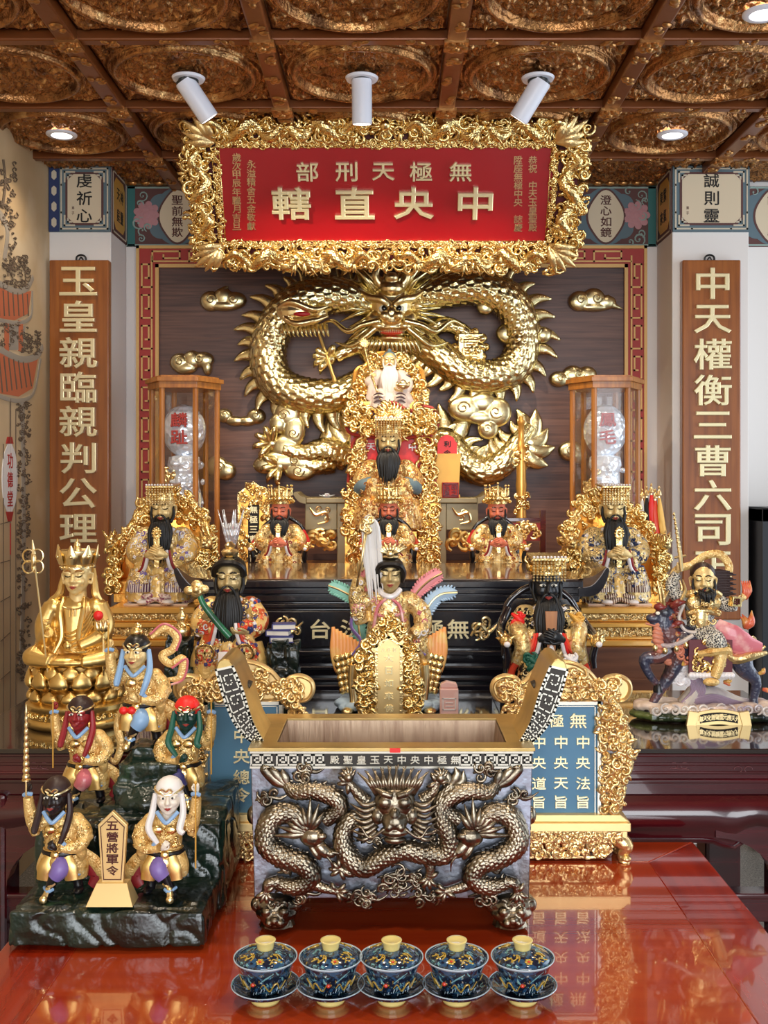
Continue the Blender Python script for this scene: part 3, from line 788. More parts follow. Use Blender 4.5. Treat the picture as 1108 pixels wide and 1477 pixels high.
wall_poly(mb, [(-8, 505), (30, 522), (54, 516), (46, 560), (26, 572), (-8, 566)], .0005, .003)
for x0 in (6, 26): wall_poly(mb, [(x0, 462), (x0+6, 463), (x0+6, 508), (x0, 506)], .0005, .0035)
mb.build('tiled_roof', M['mural_orange'], t, smooth=0)
for k in range(7):
    x = -4+k*7; wall_tube(tl, [(x, 418+k*1.0), (x+2, 456)], .004, .004, 2); wall_tube(tl, [(x+1, 512+k*2), (x+6, 566-k*1.5)], .005, .004, 2)
tl.build('roof_ribs', M['mural_ink'], t)
wall_tube(gr, [(-8, 405), (20, 420), (38, 416), (47, 400)], .014, .002); wall_tube(gr, [(-8, 460), (24, 466), (44, 456), (46, 420)], .009, .002)
wall_tube(gr, [(-8, 500), (28, 518), (52, 514), (61, 500)], .016, .002); wall_tube(gr, [(-8, 570), (26, 578), (48, 566), (58, 518)], .010, .002)
wall_tube(gr, [(-6, 300), (10, 330), (6, 375)], .02, .001)
wall_tube(gr, [(32, 580), (34, 760), (33, 860), (30, 960)], .024, .001)
wall_poly(gr, [(8, 470), (36, 470), (34, 505), (6, 505)], .0005, .002)
gr.build('stone_ridge', M['mural_grey'], t)
rr = random.Random(3)
for (xs, ys, sp, n_, r_) in (((5, 42), (372, 415), 12, 60, .0022), ((28, 58), (476, 512), 8, 50, .0025), ((0, 22), (230, 400), 10, 60, .0028), ((24, 42), (580, 980), 8, 220, .0025), ((-4, 40), (466, 500), 8, 40, .002)):
    for _ in range(n_):
        x = rr.uniform(*xs); y = rr.uniform(*ys); a = rr.uniform(0, 6.3); s = rr.uniform(.4, 1)*sp
        wall_tube(ink, [(x+s*.5*math.cos(a+k*1.3)*(1-k*.18), y+s*.5*math.sin(a+k*1.3)*(1-k*.18)) for k in range(5)], r_, .003, 2)
for (x0, y0, x1, y1) in ((0, 756, 14, 752), (0, 812, 14, 808), (0, 868, 14, 860), (0, 925, 14, 912), (0, 980, 14, 968), (14, 640, 14, 1050), (0, 1035, 14, 1022), (4, 640, 4, 1050), (22, 590, 22, 1050)):
    wall_tube(ink, [(x0, y0), (x1, y1)], .0018, .0025, 2)
wall_tube(ink, [(14, 575), (14, 640)], .003, .003, 2); wall_tube(ink, [(4, 230), (7, 262), (3, 300)], .012, .002)
ink.build('ink_drawing', M['mural_ink'], t)
lan = MB()
aa = np.linspace(0, 2*math.pi, 25)[:-1]
wall_poly(lan, [(13+11*math.cos(a)*(1 if abs(math.sin(a)) < .85 else .8), 690+52*math.sin(a)) for a in aa], .0005, .004)
lan.build('lantern', M['wall'], t, smooth=0)
lr = MB(); wall_poly(lr, [(8, 738), (18, 738), (15, 752), (11, 752)], .0005, .0045); wall_poly(lr, [(8, 640), (18, 640), (16, 630), (10, 630)], .0005, .0045); wall_tube(lr, [(14, 755), (14, 800)], .003, .003, 2)
cc = W(13, 690, .004)-base
def onwall(a): return np.stack([cc[0]+.0+(-a[:, 1])*1.0, cc[1]+a[:, 0], cc[2]+a[:, 2]], 1)
for i, ch in enumerate('功德堂'):
    put_char(lr, ch, 0, .07-.075*i, .06, .062, -.0015, .001, plane=onwall)
lr.build('lettering', M['mural_red'], t, smooth=0)

# ------------------------------------------------------------------ couplet boards on the columns
def couplet(x0, x1, txt, zs, label):
    Y = YC-.002; zt = 2.577; zb = 1.00; xc = (x0+x1)/2; hw = (x1-x0)/2
    t = thing('couplet_board', label, 'couplet board', (xc, Y, zb))
    MB().bx(-hw, hw, -.045, 0, 0, zt-zb).build('board', M['teak'], t, smooth=0, bevel=.006)
    h = MB(); h.tube(spline([(-.022, -.012, zt-zb+.002), (-.018, -.014, zt-zb+.02), (0, -.014, zt-zb+.028), (.018, -.014, zt-zb+.02), (.022, -.012, zt-zb+.002)], 4), .004)
    h.tube(spline([(-.01, -.012, zt-zb+.004), (0, -.014, zt-zb+.018), (.01, -.012, zt-zb+.004)], 4), .003); h.build('hanger', M['lamp_black'], t)
    l = MB()
    for ch, zpx in zip(txt, zs):
        z = ZC-(zpx-CY)/F*Y-zb
        put_char(l, ch, 0, z, .166, .138, -.060, -.044, .018, cut=True)
    l.build('character', M['char_gold'], t, smooth=30)
couplet(-1.500, -1.238, '玉皇親臨親判公理在', [409, 459, 511, 560, 609, 661, 711, 761, 812], 'tall teak couplet board of raised gold characters behind the golden buddha')
couplet(1.274, 1.530, '中天權衡三曹六司正', [412, 463, 513, 564, 614, 665, 714, 763, 814], 'tall teak couplet board of raised gold characters behind the qilin rider')

# ------------------------------------------------------------------ ceiling lamps
def spotlamp(px, tgt, label):
    x = (px-CX)/F*3.56; loc = (x, 3.56, CEIL-.036)
    t = thing('spot_lamp', label, 'spotlight', loc, 0, 'swivelling ceiling spotlights')
    MB().lathe([(.030, -.002), (.052, -.002), (.056, .006), (.050, .010), (.030, .010)], 32, (0, 0, -.004), cap=False).build('trim_ring', M['lamp_white'], t)
    MB().lathe([(.001, -.001), (.034, -.001), (.034, .006), (.001, .006)], 24, (0, 0, -.010)).build('swivel_socket', M['lamp_black'], t)
    d = Vector(tgt)-Vector(loc); d.normalize()
    M3 = np.array(d.to_track_quat('Z', 'Y').to_matrix())
    c0 = np.array([0, 0, -.030])
    mb = MB(); mb.at(c0, M3); mb.lathe([(.012, -.028), (.032, -.026), (.034, -.02), (.034, .118), (.031, .120), (.029, .112), (.004, .10)], 28); mb.build('lamp_body', M['lamp_white'], t)
    mb = MB(); mb.at(c0, M3); mb.lathe([(.001, -.036), (.028, -.034), (.029, -.026), (.012, -.024)], 24); mb.tube([(0, 0, -.03), (0, .0, -.045)], .012); mb.build('lamp_back', M['lamp_black'], t)
    mb = MB(); mb.at(c0, M3); mb.lathe([(.001, .1085), (.0275, .1085), (.0275, .1115), (.001, .1115)], 24); mb.build('lens', M['lit'], t)
    e = Vector(loc)+Vector(c0)+d*.135
    return e
for px, tgt, dirn, lab, pw in ((272, (-.2, 4.35, 1.75), (-.50, 3.66, 2.70), 'white swivel spotlight whose lamp slants toward the middle lamp, on the mural side', 42),
                        (522, (0, 4.4, 1.9), (-.10, 3.70, 2.2), 'white swivel spotlight pointing straight down above the red signboard', 24),
                        (776, (.3, 4.35, 1.75), (.32, 3.66, 2.70), 'white swivel spotlight whose lamp slants toward the middle lamp, on the doorway side', 36)):
    e = spotlamp(px, dirn, lab)
    spot_light('spot_beam', e, tgt, pw, (1.0, .87, .68), 88, .8, .02)
def downlight(x, y, label):
    t = thing('downlight', label, 'downlight', (x, y, CEIL-.03), 0, 'recessed downlights')
    MB().lathe([(.040, -.004), (.055, -.004), (.060, .0), (.060, .004), (.040, .004)], 32, cap=False).build('trim_ring', M['lamp_white'], t)
    MB().lathe([(.001, -.001), (.041, -.001), (.041, .003), (.001, .003)], 32).build('diffuser', M['lit'], t)
downlight(-1.305, 4.166, 'round recessed downlight next to the mural wall')
downlight(1.11, 4.166, 'round recessed downlight in front of the column with the slate frieze')
downlight(1.087, 3.08, 'round recessed downlight in the top right corner of the ceiling')
# ------------------------------------------------------------------ red front table
TZ = .80
t = thing('offering_table', 'glossy red wooden offering table with mitred border carrying the incense burner', 'table', (0, 1.80, 0))
top = MB().bx(-.55, .55, -.66, .453, TZ-.05, TZ-.0005).build('top_panel', M['red_lacquer'], t, smooth=0)
def mitre(poly, mt, nm='border_board'):
    MB().prism(poly, TZ-.05, TZ, 'z').build(nm, mt, t, smooth=0, bevel=.0025)
mitre([(.68, .578), (-.68, .578), (-.55, .453), (.55, .453)], M['red_lacquer'])
mitre([(-.68, .578), (-.68, -.78), (-.55, -.655), (-.55, .453)], M['red_lacquer_b'])
mitre([(.68, -.78), (.68, .578), (.55, .453), (.55, -.655)], M['red_lacquer_b'])
mitre([(-.68, -.78), (.68, -.78), (.55, -.655), (-.55, -.655)], M['red_lacquer'])
MB().bx(-.63, .63, -.72, .52, TZ-.16, TZ-.05).build('apron', M['maroon'], t, smooth=0)
for x in (-.6, .6):
    for y in (-.69, .49): MB().box((x, y, .32), (.07, .07, .64)).build('leg', M['maroon'], t, smooth=0, bevel=.006)

# ------------------------------------------------------------------ maroon upper table
UZ = 1.005
t = thing('altar_table', 'long dark maroon lacquered altar table behind the red table', 'table', (0, 2.40, 0))
MB().bx(-1.02, 1.02, -.004, .66, UZ-.012, UZ).build('glass_top', M['black_top'], t, smooth=0, bevel=.002)
MB().bx(-1.0, 1.0, .004, .65, UZ-.075, UZ-.012).build('table_top', M['maroon'], t, smooth=0, bevel=.006)
fr = MB()
for z0, z1, y in ((.985, .992, -.001), (.964, .972, .001), (.945, .952, .001), (.925, .934, -.002)): fr.bx(-1.0, 1.0, y, .02, z0, z1)
fr.build('moulding', M['maroon'], t, smooth=0, bevel=.003)
MB().bx(-.98, .98, .022, .62, .893, .93).build('waist', M['maroon'], t, smooth=0)
e = MB()
for k in range(14):
    x = -.95+.146*k; z = .956+(.009 if k % 2 else 0)
    for sx in (-1, 1):
        a = np.linspace(0, 5.5, 12); e.tube(np.stack([x+sx*(.012+.009*np.cos(a)), 0*a+.003, z+.007*np.sin(a)], 1), .0009, n=4)
    e.tube([(x-.02, .003, z-.006), (x+.022, .003, z-.009)], .0008, n=4)
e.build('engraved_motif', M['maroon_line'], t)
ap = MB()                                             # bulging apron with an arched lower edge
a = np.linspace(-1, 1, 80); prof = np.linspace(0, 1, 12)
X, Pz = np.meshgrid(a*.985, prof, indexing='ij')
edge = .790-.030*np.exp(-((abs(X)-.98)/.05)**2)-.018*np.exp(-((abs(X)-.78)/.03)**2)+.012*np.exp(-((abs(X)-.83)/.03)**2)
Zp = .893+(edge-.893)*Pz; Yp = .016-.022*np.sin(np.clip(Pz*1.15, 0, 1)*math.pi)**1
ap.grid(X, Yp, Zp, flip=True); ap.grid(X, Yp*0+.05, Zp); ap.build('apron', M['maroon'], t, smooth=180)
ri = MB(); ri.tube(np.stack([X[:, -1], Yp[:, -1]-.002, Zp[:, -1]], 1), .005, n=6); ri.build('apron_bead', M['maroon'], t)
for x in (-.93, .93):
    for y in (.05, .60):
        l = MB(); l.bx(x-.05, x+.05, y-.05, y+.05, 0, .90); lo = l.build('leg', M['maroon'], t, smooth=0, bevel=.01)
    s = 1 if x < 0 else -1
    MB().prism([(x+s*.05, .83)]+[(x+s*(.19-.14*math.cos(u)), .68+.12*math.sin(u)) for u in np.linspace(0, math.pi/2, 9)]+[(x+s*.19, .83)], .004, .05).build('corner_bracket', M['maroon'], t, smooth=0)
MB().bx(-.93, .93, .02, .07, .60, .665).bx(-.93, .93, .012, .03, .655, .668).build('stretcher', M['maroon'], t, smooth=0, bevel=.004)
MB().bx(-.93, .93, .58, .62, .30, .36).build('rear_stretcher', M['maroon'], t, smooth=0)

# ------------------------------------------------------------------ black nameplate altar
BZ = 1.305
t = thing('high_altar', 'black lacquered high altar with upturned ends and gold nameplate inscription', 'altar table', (0, 3.30, 0))
MB().bx(-.60, .60, .0, .27, BZ-.004, BZ).bx(-.583, .583, .27, .62, BZ-.004, BZ).build('top_surface', M['brown_top'], t, smooth=0)
tp = MB().bx(-.60, .60, -.004, .27, BZ-.030, BZ-.004).bx(-.583, .583, .27, .62, BZ-.030, BZ-.004)
tp.bx(-.592, .592, .012, .27, BZ-.075, BZ-.05); tp.bx(-.597, .597, .004, .27, BZ-.050, BZ-.030); tp.bx(-.58, .58, .27, .61, BZ-.075, BZ-.03)
tp.build('table_top', M['black'], t, smooth=0, bevel=.005)
for sx in (-1, 1):
    s = MB(); pr = spline([(.585, BZ-.028), (.625, BZ-.022), (.652, BZ+.004), (.672, BZ+.034), (.680, BZ+.030), (.678, BZ+.012), (.660, BZ-.03), (.63, BZ-.052), (.585, BZ-.055)], 4)
    pp = [(sx*a, b) for a, b in pr]; s.prism(pp, -.006, .27); s.build('upturned_end', M['black'], t, smooth=40)
    s = MB(); q = spline([(.585, BZ+.0005), (.625, BZ+.006), (.652, BZ+.022), (.672, BZ+.038)], 4); q2 = [(a, b-.03) for a, b in q][::-1]
    s.prism([(sx*a, b) for a, b in list(map(tuple, q))+q2], .0, .268); s.build('end_board', M['brown_top'], t, smooth=40)
MB().bx(-.57, .57, .03, .60, .70, BZ-.06).build('body', M['black'], t, smooth=0)
# nameplate: photo px y 880..935
def zy(py, Y): return ZC-(py-CY)/F*Y
n0, n1 = zy(934, 3.32), zy(880, 3.32)
MB().bx(-.57, .57, .016, .04, n0, n1).build('nameplate', M['black'], t, smooth=0, bevel=.006)
mo = MB()
for z, h, y in ((n1+.014, .016, .012), (n0-.016, .016, .010), (n0-.062, .012, .006), (n0-.10, .012, .008), (n0-.15, .014, .004), (n0-.21, .016, .004)):
    mo.bx(-.585, .585, y, .05, z-h/2, z+h/2)
mo.build('moulding', M['black'], t, smooth=0, bevel=.004)
l = MB()
for ch, px in (('台', 462), ('法', 507), ('極', 624), ('無', 661)):
    put_char(l, ch, (px-CX)/F*3.31, (n0+n1)/2, .070, .062, .008, .018, .014, cut=True)
l.build('inscribed_character', M['char_gold'], t, smooth=30)
for px in (416, 700):
    d = MB(); xc = (px-CX)/F*3.31
    for k in range(7):
        x = xc+R.uniform(-.03, .03); z = (n0+n1)/2+R.uniform(-.03, .03); spiral(d, (x, .008, z), .018, 1, R.uniform(0, 6), .004, R.choice((-1, 1)), .004)
    pth = spline([(xc-.045, .008, (n0+n1)/2-.02), (xc-.02, .006, (n0+n1)/2+.015), (xc+.01, .006, (n0+n1)/2-.008), (xc+.045, .008, (n0+n1)/2+.022)], 6)
    d.tube(pth, [.004, .008, .007, .003], n=6); d.build('gilt_dragon', M['gold_plain'], t)
for x in (-.27, .27):
    MB().bx(x-.20, x+.20, .010, .03, n0-.29, n0-.115).build('drawer', M['black'], t, smooth=0, bevel=.005)
for x in (-.5, .5):
    MB().bx(x-.06, x+.06, .05, .15, 0, .70).build('leg', M['black'], t, smooth=0)
    MB().bx(x-.06, x+.06, .48, .58, 0, .70).build('leg', M['black'], t, smooth=0)

# ------------------------------------------------------------------ rear platform and side pedestals
PZ = 1.24
t = thing('platform', 'brown wooden platform carrying the red faced statues and the tall throne', 'platform', (0, 3.95, 0))
MB().bx(-1.03, 1.03, 0, .93, 0, PZ-.02).build('body', M['brown_wood'], t, smooth=0)
MB().bx(-1.05, 1.05, -.01, .94, PZ-.02, PZ).build('top_board', M['oak'], t, smooth=0, bevel=.004)
SX = {-1: -.79, 1: .765}
for sx in (-1, 1):
    x = SX[sx]
    t = thing('wooden_cabinet', 'brown wooden cabinet under the gilded pedestal of the %s robed deity' % ('white' if sx < 0 else 'blue'), 'cabinet', (x, 3.46, 0))
    MB().bx(-.15, .15, 0, .46, 0, 1.065).build('body', M['brown_wood'], t, smooth=0, bevel=.003)
    for zz in (.70, .88): MB().bx(-.146, .146, -.006, .01, zz-.085, zz+.083).build('front_board', M['brown_wood'], t, smooth=0, bevel=.003)
    MB().bx(-.154, .154, -.008, .46, .60, .612).build('gold_strip', M['gold_flat'], t, smooth=0)
    t = thing('gilded_pedestal', 'amber gilded stepped pedestal under the %s and gold robed deity' % ('white' if sx < 0 else 'blue'), 'pedestal', (x, 3.47, 1.065))
    b = MB()
    for z0, z1, w2, y0 in ((0, .022, .148, 0), (.022, .034, .142, .006), (.062, .080, .146, .0), (.080, .090, .136, .01), (.108, .130, .143, .0)):
        b.bx(-w2, w2, y0, .43-y0, z0, z1)
    b.bx(-.13, .13, .016, .41, .03, .11); b.build('tiers', M['gold_amber'], t, smooth=0, bevel=.004)
    f = MB()
    for z0, z1, y in ((.034, .062, .012), (.090, .108, .014)):
        filigree(f, lambda a, b: True, (-.135, .135, z0+.003, z1-.003), 34, .010, .0028, y, .004)
    f.build('carved_band', M['gold_carve'], t)

# ------------------------------------------------------------------ olive altar table behind, with tall gold stand
h = zy(722, 4.42)-PZ
hw = .39
for sx in (-1, 1):
    q = lambda a, b: (min(sx*a, sx*b), max(sx*a, sx*b))
    t = thing('side_stand', 'olive grey side stand with upturned end, the one %s' % ('carrying a small white flower ornament' if sx < 0 else 'carrying the gold token box'), 'altar stand', (0, 4.42, PZ))
    MB().bx(*q(.187, hw-.03), 0, .24, h-.012, h+.012).build('stand_top', M['grey_olive'], t, smooth=0, bevel=.005)
    pr = spline([(hw-.03, h+.012), (hw-.01, h+.018), (hw+.012, h+.036), (hw+.022, h+.026), (hw+.0, h-.004), (hw-.03, h-.014)], 4)
    MB().prism([(sx*a, b) for a, b in pr], 0, .24).build('upturned_end', M['grey_olive'], t, smooth=40)
    MB().bx(*q(.187, .230), .01, .06, 0, h-.012).build('leg', M['grey_olive'], t, smooth=0, bevel=.003)
    MB().bx(*q(.230, .365), .02, .05, h-.125, h-.012).build('side_panel', M['grey_olive'], t, smooth=0, bevel=.003)
    g = MB(); cx = sx*.30
    g.tube(spline([(cx-.045, .016, h-.03), (cx-.02, .014, h-.06), (cx+.02, .014, h-.05), (cx+.03, .014, h-.085), (cx-.01, .016, h-.098)], 6), [.003, .008, .007, .006, .003], n=6)
    for k in range(4): spiral(g, (cx+R.uniform(-.03, .03), .016, h-.06+R.uniform(-.02, .03)), .015, 1, R.uniform(0, 6), .003, 1, .003)
    g.build('gilt_dragon', M['gold_plain'], t)
    g = MB()
    for k in range(7):
        c = (sx*(.25+.09*R.random()), .012, h-.15-.016*(k % 3)); spiral(g, c, .030, 1.1, R.uniform(0, 6), .009, R.choice((-1, 1)), .01)
    g.build('cloud_bracket', M['gold_satin'], t)
t = thing('gold_plinth', 'plain gold box plinth rising behind the red backed throne', 'plinth', (0, 4.50, PZ))
MB().bx(-.18, .18, 0, .22, 0, zy(652, 4.5)-PZ).bx(-.15, .15, .02, .22, 0, zy(606, 4.52)-PZ).build('plinth_body', M['gold_flat'], t, smooth=0, bevel=.004)
# ------------------------------------------------------------------ the red signboard, leaning forward
t = thing('signboard', 'large crimson signboard in a gold openwork dragon frame leaning from the ceiling', 'signboard', (-.025, 4.30, 2.480))
tilt = math.atan2(.28, .531); t.rotation_euler = (tilt, 0, 0)
def sb(px, py):                                        # a point of the board's face in its own x, z
    z = .3
    for _ in range(8):
        Y = 4.30-z*math.sin(tilt); Z = 2.480+z*math.cos(tilt); y = CY-F*(Z-ZC)/Y; z += (y-py)/222*.6
    return (px-CX)/F*(4.30-z*math.sin(tilt))+.025, z
MB().bx(-.755, .755, .0, .03, .025, .575).build('backing_board', M['wine'], t, smooth=0)
MB().bx(-.655, .655, -.012, .0, .105, .488).build('crimson_panel', M['red_velvet'], t, smooth=0)
l = MB()
for ch, px in (('部', 444), ('刑', 500), ('天', 553), ('極', 607), ('無', 664)):
    x, z = sb(px, 246); put_char(l, ch, x, z, .088, .074, -.030, -.012, .012, cut=True)
l.build('upper_character', M['char_gold'], t, smooth=30)
l = MB()
for ch, px in (('轄', 421), ('直', 512), ('央', 597), ('中', 685)):
    x, z = sb(px, 291); put_char(l, ch, x, z, .158, .128, -.036, -.012, .020, cut=True)
l.build('large_character', M['char_gold'], t, smooth=30)
l = MB()
def scol(txt, px, y0, y1, s=.034):
    l.cut()
    n = len(txt)
    for i, ch in enumerate(txt):
        if ch == ' ': continue
        x, z = sb(px, y0+(y1-y0)*i/(n-1)); put_char(l, ch, x, z, s, s*.95, -.017, -.012, .006)
scol('恭祝 中天玉皇聖殿', 768, 230, 327); scol('陞座無極中央 誌慶', 747, 230, 327)
scol('永溢精舍五金敬獻', 363, 236, 325); scol('歲次甲辰年臘月吉旦', 342, 226, 325)
l.build('small_lettering', M['gold_plain'], t, smooth=30)
fi = MB()                                              # inner carved border
for (z0, z1) in ((.085, .115), (.478, .508)):
    fi.bx(-.665, .665, -.02, -.008, z0, z0+.004); fi.bx(-.665, .665, -.02, -.008, z1-.004, z1)
    filigree(fi, lambda a, b: True, (-.655, .655, z0+.006, z1-.006), 130, .012, .0034, -.020, .006)
for x0, x1 in ((-.672, -.640), (.640, .672)):
    fi.bx(x0, x0+.004, -.02, -.008, .09, .50); fi.bx(x1-.004, x1, -.02, -.008, .09, .50)
    filigree(fi, lambda a, b: True, (x0+.006, x1-.006, .11, .48), 42, .012, .0034, -.020, .006)
fi.build('inner_border', M['gold_leaf'], t, smooth=180)
def band(nm, box, n, dragons, seed):
    b = MB(); rr = random.Random(seed)
    filigree(b, lambda a, c: True, box, n, .026, .0062, -.022, .02, rr, jit=.65)
    for pts, r in dragons:
        p = spline(pts, 10); scaly(b, p, r, n=8, sv=5, amp=.18, sub=3)
        fins(b, p, 1, r, max(6, len(p)//4), .022, .008, .004, rnd=rr); fins(b, p, -1, r, max(6, len(p)//4), .014, .006, .003, rnd=rr)
        h = p[-1]; d = p[-1]-p[-4]; d /= np.linalg.norm(d)
        b.ell(h, (.026, .024, .022), n=6); b.ell(h+d*.026, (.020, .016, .013), n=6)
        for k in range(9):
            a = rr.uniform(0, 6.28); e = np.array([math.cos(a)*.055, -.012, math.sin(a)*.05])-d*.03
            b.tube(spline([h, h+e*.6+np.array([0, -.015, 0]), h+e], 4), [.007, .005, .001], n=5)
        for k in (.25, .6):                            # claws
            q = p[int(k*len(p))]
            for g in range(3):
                a = -1.5+rr.uniform(-.9, .9); b.tube(spline([q, q+np.array([math.cos(a)*.025, -.02, math.sin(a)*.03]), q+np.array([math.cos(a)*.04, -.018, math.sin(a)*.05])], 3), [.008, .006, .001], n=5)
    b.build(nm, M['gold_leaf'], t, smooth=180)
def wave(x0, x1, zc, amp, ph=0, n=9, rev=False):
    pts = [(x0+(x1-x0)*i/(n-1), -.034-.012*math.sin(i*1.9), zc+amp*math.sin(i*1.6+ph)) for i in range(n)]
    return pts
rad = [.010, .019, .021, .021, .020]
band('top_carving', (-.72, .72, .515, .592), 115, [(wave(-.70, -.40, .55, .026), rad), (wave(-.08, -.36, .552, .026), rad), (wave(.70, .40, .55, .026), rad), (wave(.08, .36, .552, .026), rad)], 11)
band('bottom_carving', (-.70, .70, .005, .080), 115, [(wave(-.64, -.36, .045, .028), rad), (wave(-.06, -.32, .042, .028), rad), (wave(.64, .36, .045, .028), rad), (wave(.06, .32, .042, .028), rad)], 12)
def side(sx): return [(sx*(.722+.026*math.sin(i*1.6)), -.034-.01*math.sin(i*2), .47-.31*i/8) for i in range(9)]
band('left_carving', (-.775, -.685, .04, .56), 60, [(side(-1), rad)], 13)
band('right_carving', (.685, .775, .04, .56), 60, [(side(1), rad)], 14)
b = MB()                                               # sun with flames over the middle, finials above the edge
for k in range(16):
    a = k/16*6.283; b.tube(spline([(0, -.03, .565), (.03*math.cos(a+.2), -.04, .565+.03*math.sin(a+.2)), (.062*math.cos(a), -.036, .565+.058*math.sin(a))], 3), [.010, .007, .001], n=5)
b.ell((0, -.045, .565), .022, n=8)
for sx in (-1, 1):
    for k in range(6):
        x = sx*(.06+.018*k); b.tube(spline([(x, -.03, .57), (x+sx*.012, -.034, .60), (x+sx*.03, -.034, .612-.004*k)], 3), [.008, .006, .001], n=5)
    c = MB()
b.build('sun_carving', M['gold_leaf'], t, smooth=180)
for sx in (-1, 1):
    for zc, dz in ((.555, 1), (.045, -1)):             # acanthus leaves over the mitres
        b = MB(); base = np.array([sx*.655, -.03, .50 if dz > 0 else .10])
        for k in range(5):
            a = math.atan2(dz*.09, sx*.12)+(k-2)*.30
            L = .145-.018*abs(k-2); e = np.array([math.cos(a)*L, -.012, math.sin(a)*L])
            b.tube(spline([base, base+e*.5+np.array([0, -.016, 0]), base+e], 6), [.007, .018, .015, .003], n=8, rb=[.004, .008, .006, .002], up=(-math.sin(a), 0, math.cos(a)))
        b.build('corner_leaf', M['gold_carve'], t, smooth=180)

# ------------------------------------------------------------------ the great wall dragon (built in photo-pixel units, scaled to metres at its depth)
KD = 4.84/F
dz = lambda px, py, y=-18: (px-CX, y, CY-py)
t = thing('dragon_relief', 'huge gilded coiled dragon relief with glaring frontal face on the walnut backdrop', 'dragon', (0, 4.872, ZC))
def dmb(): return MB(KD)
GW = M['gold_wall']
left = spline([dz(548, 452, -16), dz(512, 432, -22), dz(468, 430, -26), dz(425, 444, -26), dz(396, 480, -24), dz(388, 520, -24), dz(404, 556, -24), (445-CX, -28, CY-572), (492-CX, -26, CY-570), (530-CX, -14, CY-548), (560-CX, -10, CY-520)], 12)
right = spline([dz(582, 450, -16), dz(612, 430, -20), dz(650, 420, -24), dz(695, 418, -26), dz(735, 440, -26), dz(752, 485, -24), dz(742, 528, -24), (708-CX, -26, CY-545), (668-CX, -28, CY-538), (632-CX, -26, CY-515), (600-CX, -16, CY-490), (580-CX, -10, CY-470)], 12)
low = spline([dz(505, 640, -12), dz(545, 640, -14), dz(600, 640, -14), dz(640, 640, -20), dz(668, 668, -24), dz(700, 680, -24), dz(730, 662, -24), dz(748, 634, -20), dz(765, 615, -16)], 12)
b = dmb(); scaly(b, left, [12, 22, 25, 25, 24, 24, 24, 23, 22, 20, 16], n=14, sv=7, amp=.16, su=11); b.build('left_coil', GW, t, smooth=180)
b = dmb(); scaly(b, right, [12, 20, 23, 24, 24, 23, 23, 22, 22, 21, 18, 14], n=14, sv=7, amp=.16, su=11); b.build('right_coil', GW, t, smooth=180)
b = dmb(); scaly(b, low, [14, 18, 20, 21, 20, 19, 17, 12, 7], n=12, sv=6, amp=.16, su=10); b.build('tail_coil', GW, t, smooth=180)
rr = random.Random(5)
b = dmb(); fins(b, left[6:], -1 if True else 1, [21, 25, 25, 24, 24, 23, 20], 27, 31, 12, 4, .22, .2, rr); b.build('left_fin_row', GW, t, smooth=180)
b = dmb(); fins(b, right[6:], 1, [20, 24, 24, 23, 22, 21, 16], 29, 31, 12, 4, .22, .2, rr); b.build('right_fin_row', GW, t, smooth=180)
b = dmb(); fins(b, low[28:], 1, [21, 20, 19, 16, 8], 12, 24, 11, 4, .25, .25, rr); b.build('tail_fin_row', GW, t, smooth=180)
b = dmb()                                              # flame-shaped tail fin
for (x, y, a) in ((772, 590, 74), (790, 618, 35), (800, 645, 2), (790, 672, -22), (752, 604, 100), (745, 590, 96)):
    e = np.array([x-CX, -16, CY-y]); s0 = np.array([752-CX, -16, CY-640])
    n_ = np.array([math.sin(math.radians(a)), 0, -math.cos(math.radians(a))])
    b.tube(spline([s0, (s0+e)/2+n_*8, e], 8), [12, 15, 13, 9, 1], n=10, rb=[6, 6, 5, 4, 1], up=tuple(n_))
b.build('tail_fin', GW, t, smooth=180)
b = dmb()                                              # second tail plume on the left and side plumes
for pts in ([(500, 640), (485, 618), (488, 590), (492, 580)], [(500, 660), (470, 655), (478, 612), (470, 588)], [(515, 625), (500, 600), (508, 575)], [(640, 640), (640, 610), (632, 582)], [(655, 640), (668, 610), (690, 596)]):
    b.cut(); b.tube(spline([(x-CX, -16, CY-y) for x, y in pts], 8), [14, 15, 10, 1], n=10, rb=[6, 6, 4, 1], up=(0, -1, 0), tw=math.pi/2)
b.build('side_plume', GW, t, smooth=180)
b = dmb()                                              # head
b.ell((0, -30, 246), (31, 22, 28)); b.ell((0, -48, 223), (19, 20, 15)); b.ell((0, -56, 232), (9, 12, 9))
for s in (-1, 1):
    b.ell((s*10, -64, 226), 7.5); b.ell((s*25, -38, 224), (12, 13, 13)); b.ell((s*18, -52, 213), (12, 11, 7))
    b.tube(spline([(s*3, -54, 241), (s*14, -56, 250), (s*30, -48, 254), (s*46, -38, 266)], 5), [5, 6.5, 6, 2])
    b.tube(spline([(s*12, -40, 268), (s*22, -44, 284), (s*20, -46, 300), (s*30, -44, 318)], 5), [7, 6, 4.5, 1.5])
    b.tube(spline([(s*26, -30, 255), (s*48, -30, 262), (s*62, -30, 282)], 5), [8, 9, 2], rb=[4, 4, 1])
    b.ell((s*40, -30, 245), (14, 8, 9), (0, s*.4, 0))
b.ell((0, -44, 268), (17, 13, 13)); b.ell((0, -50, 282), (10, 9, 8)); b.ell((0, -48, 211), (24, 15, 6)); b.ell((0, -40, 197), (21, 15, 6.5)); b.ell((0, -34, 205), (18, 10, 9))
head = b.build('head', M['gold_plain'], t, remesh=1.3*KD, relax=2)
b = dmb()
for s in (-1, 1): b.cut(); b.ell((s*11, -53, 238), (7, 5, 5.2), n=10)
b.build('eye_white', M['eye_white'], head)
b = dmb()
for s in (-1, 1): b.cut(); b.ell((s*10.5, -57.3, 238), (3.6, 1.8, 3.9), n=10)
b.build('pupil', M['eye_dark'], head)
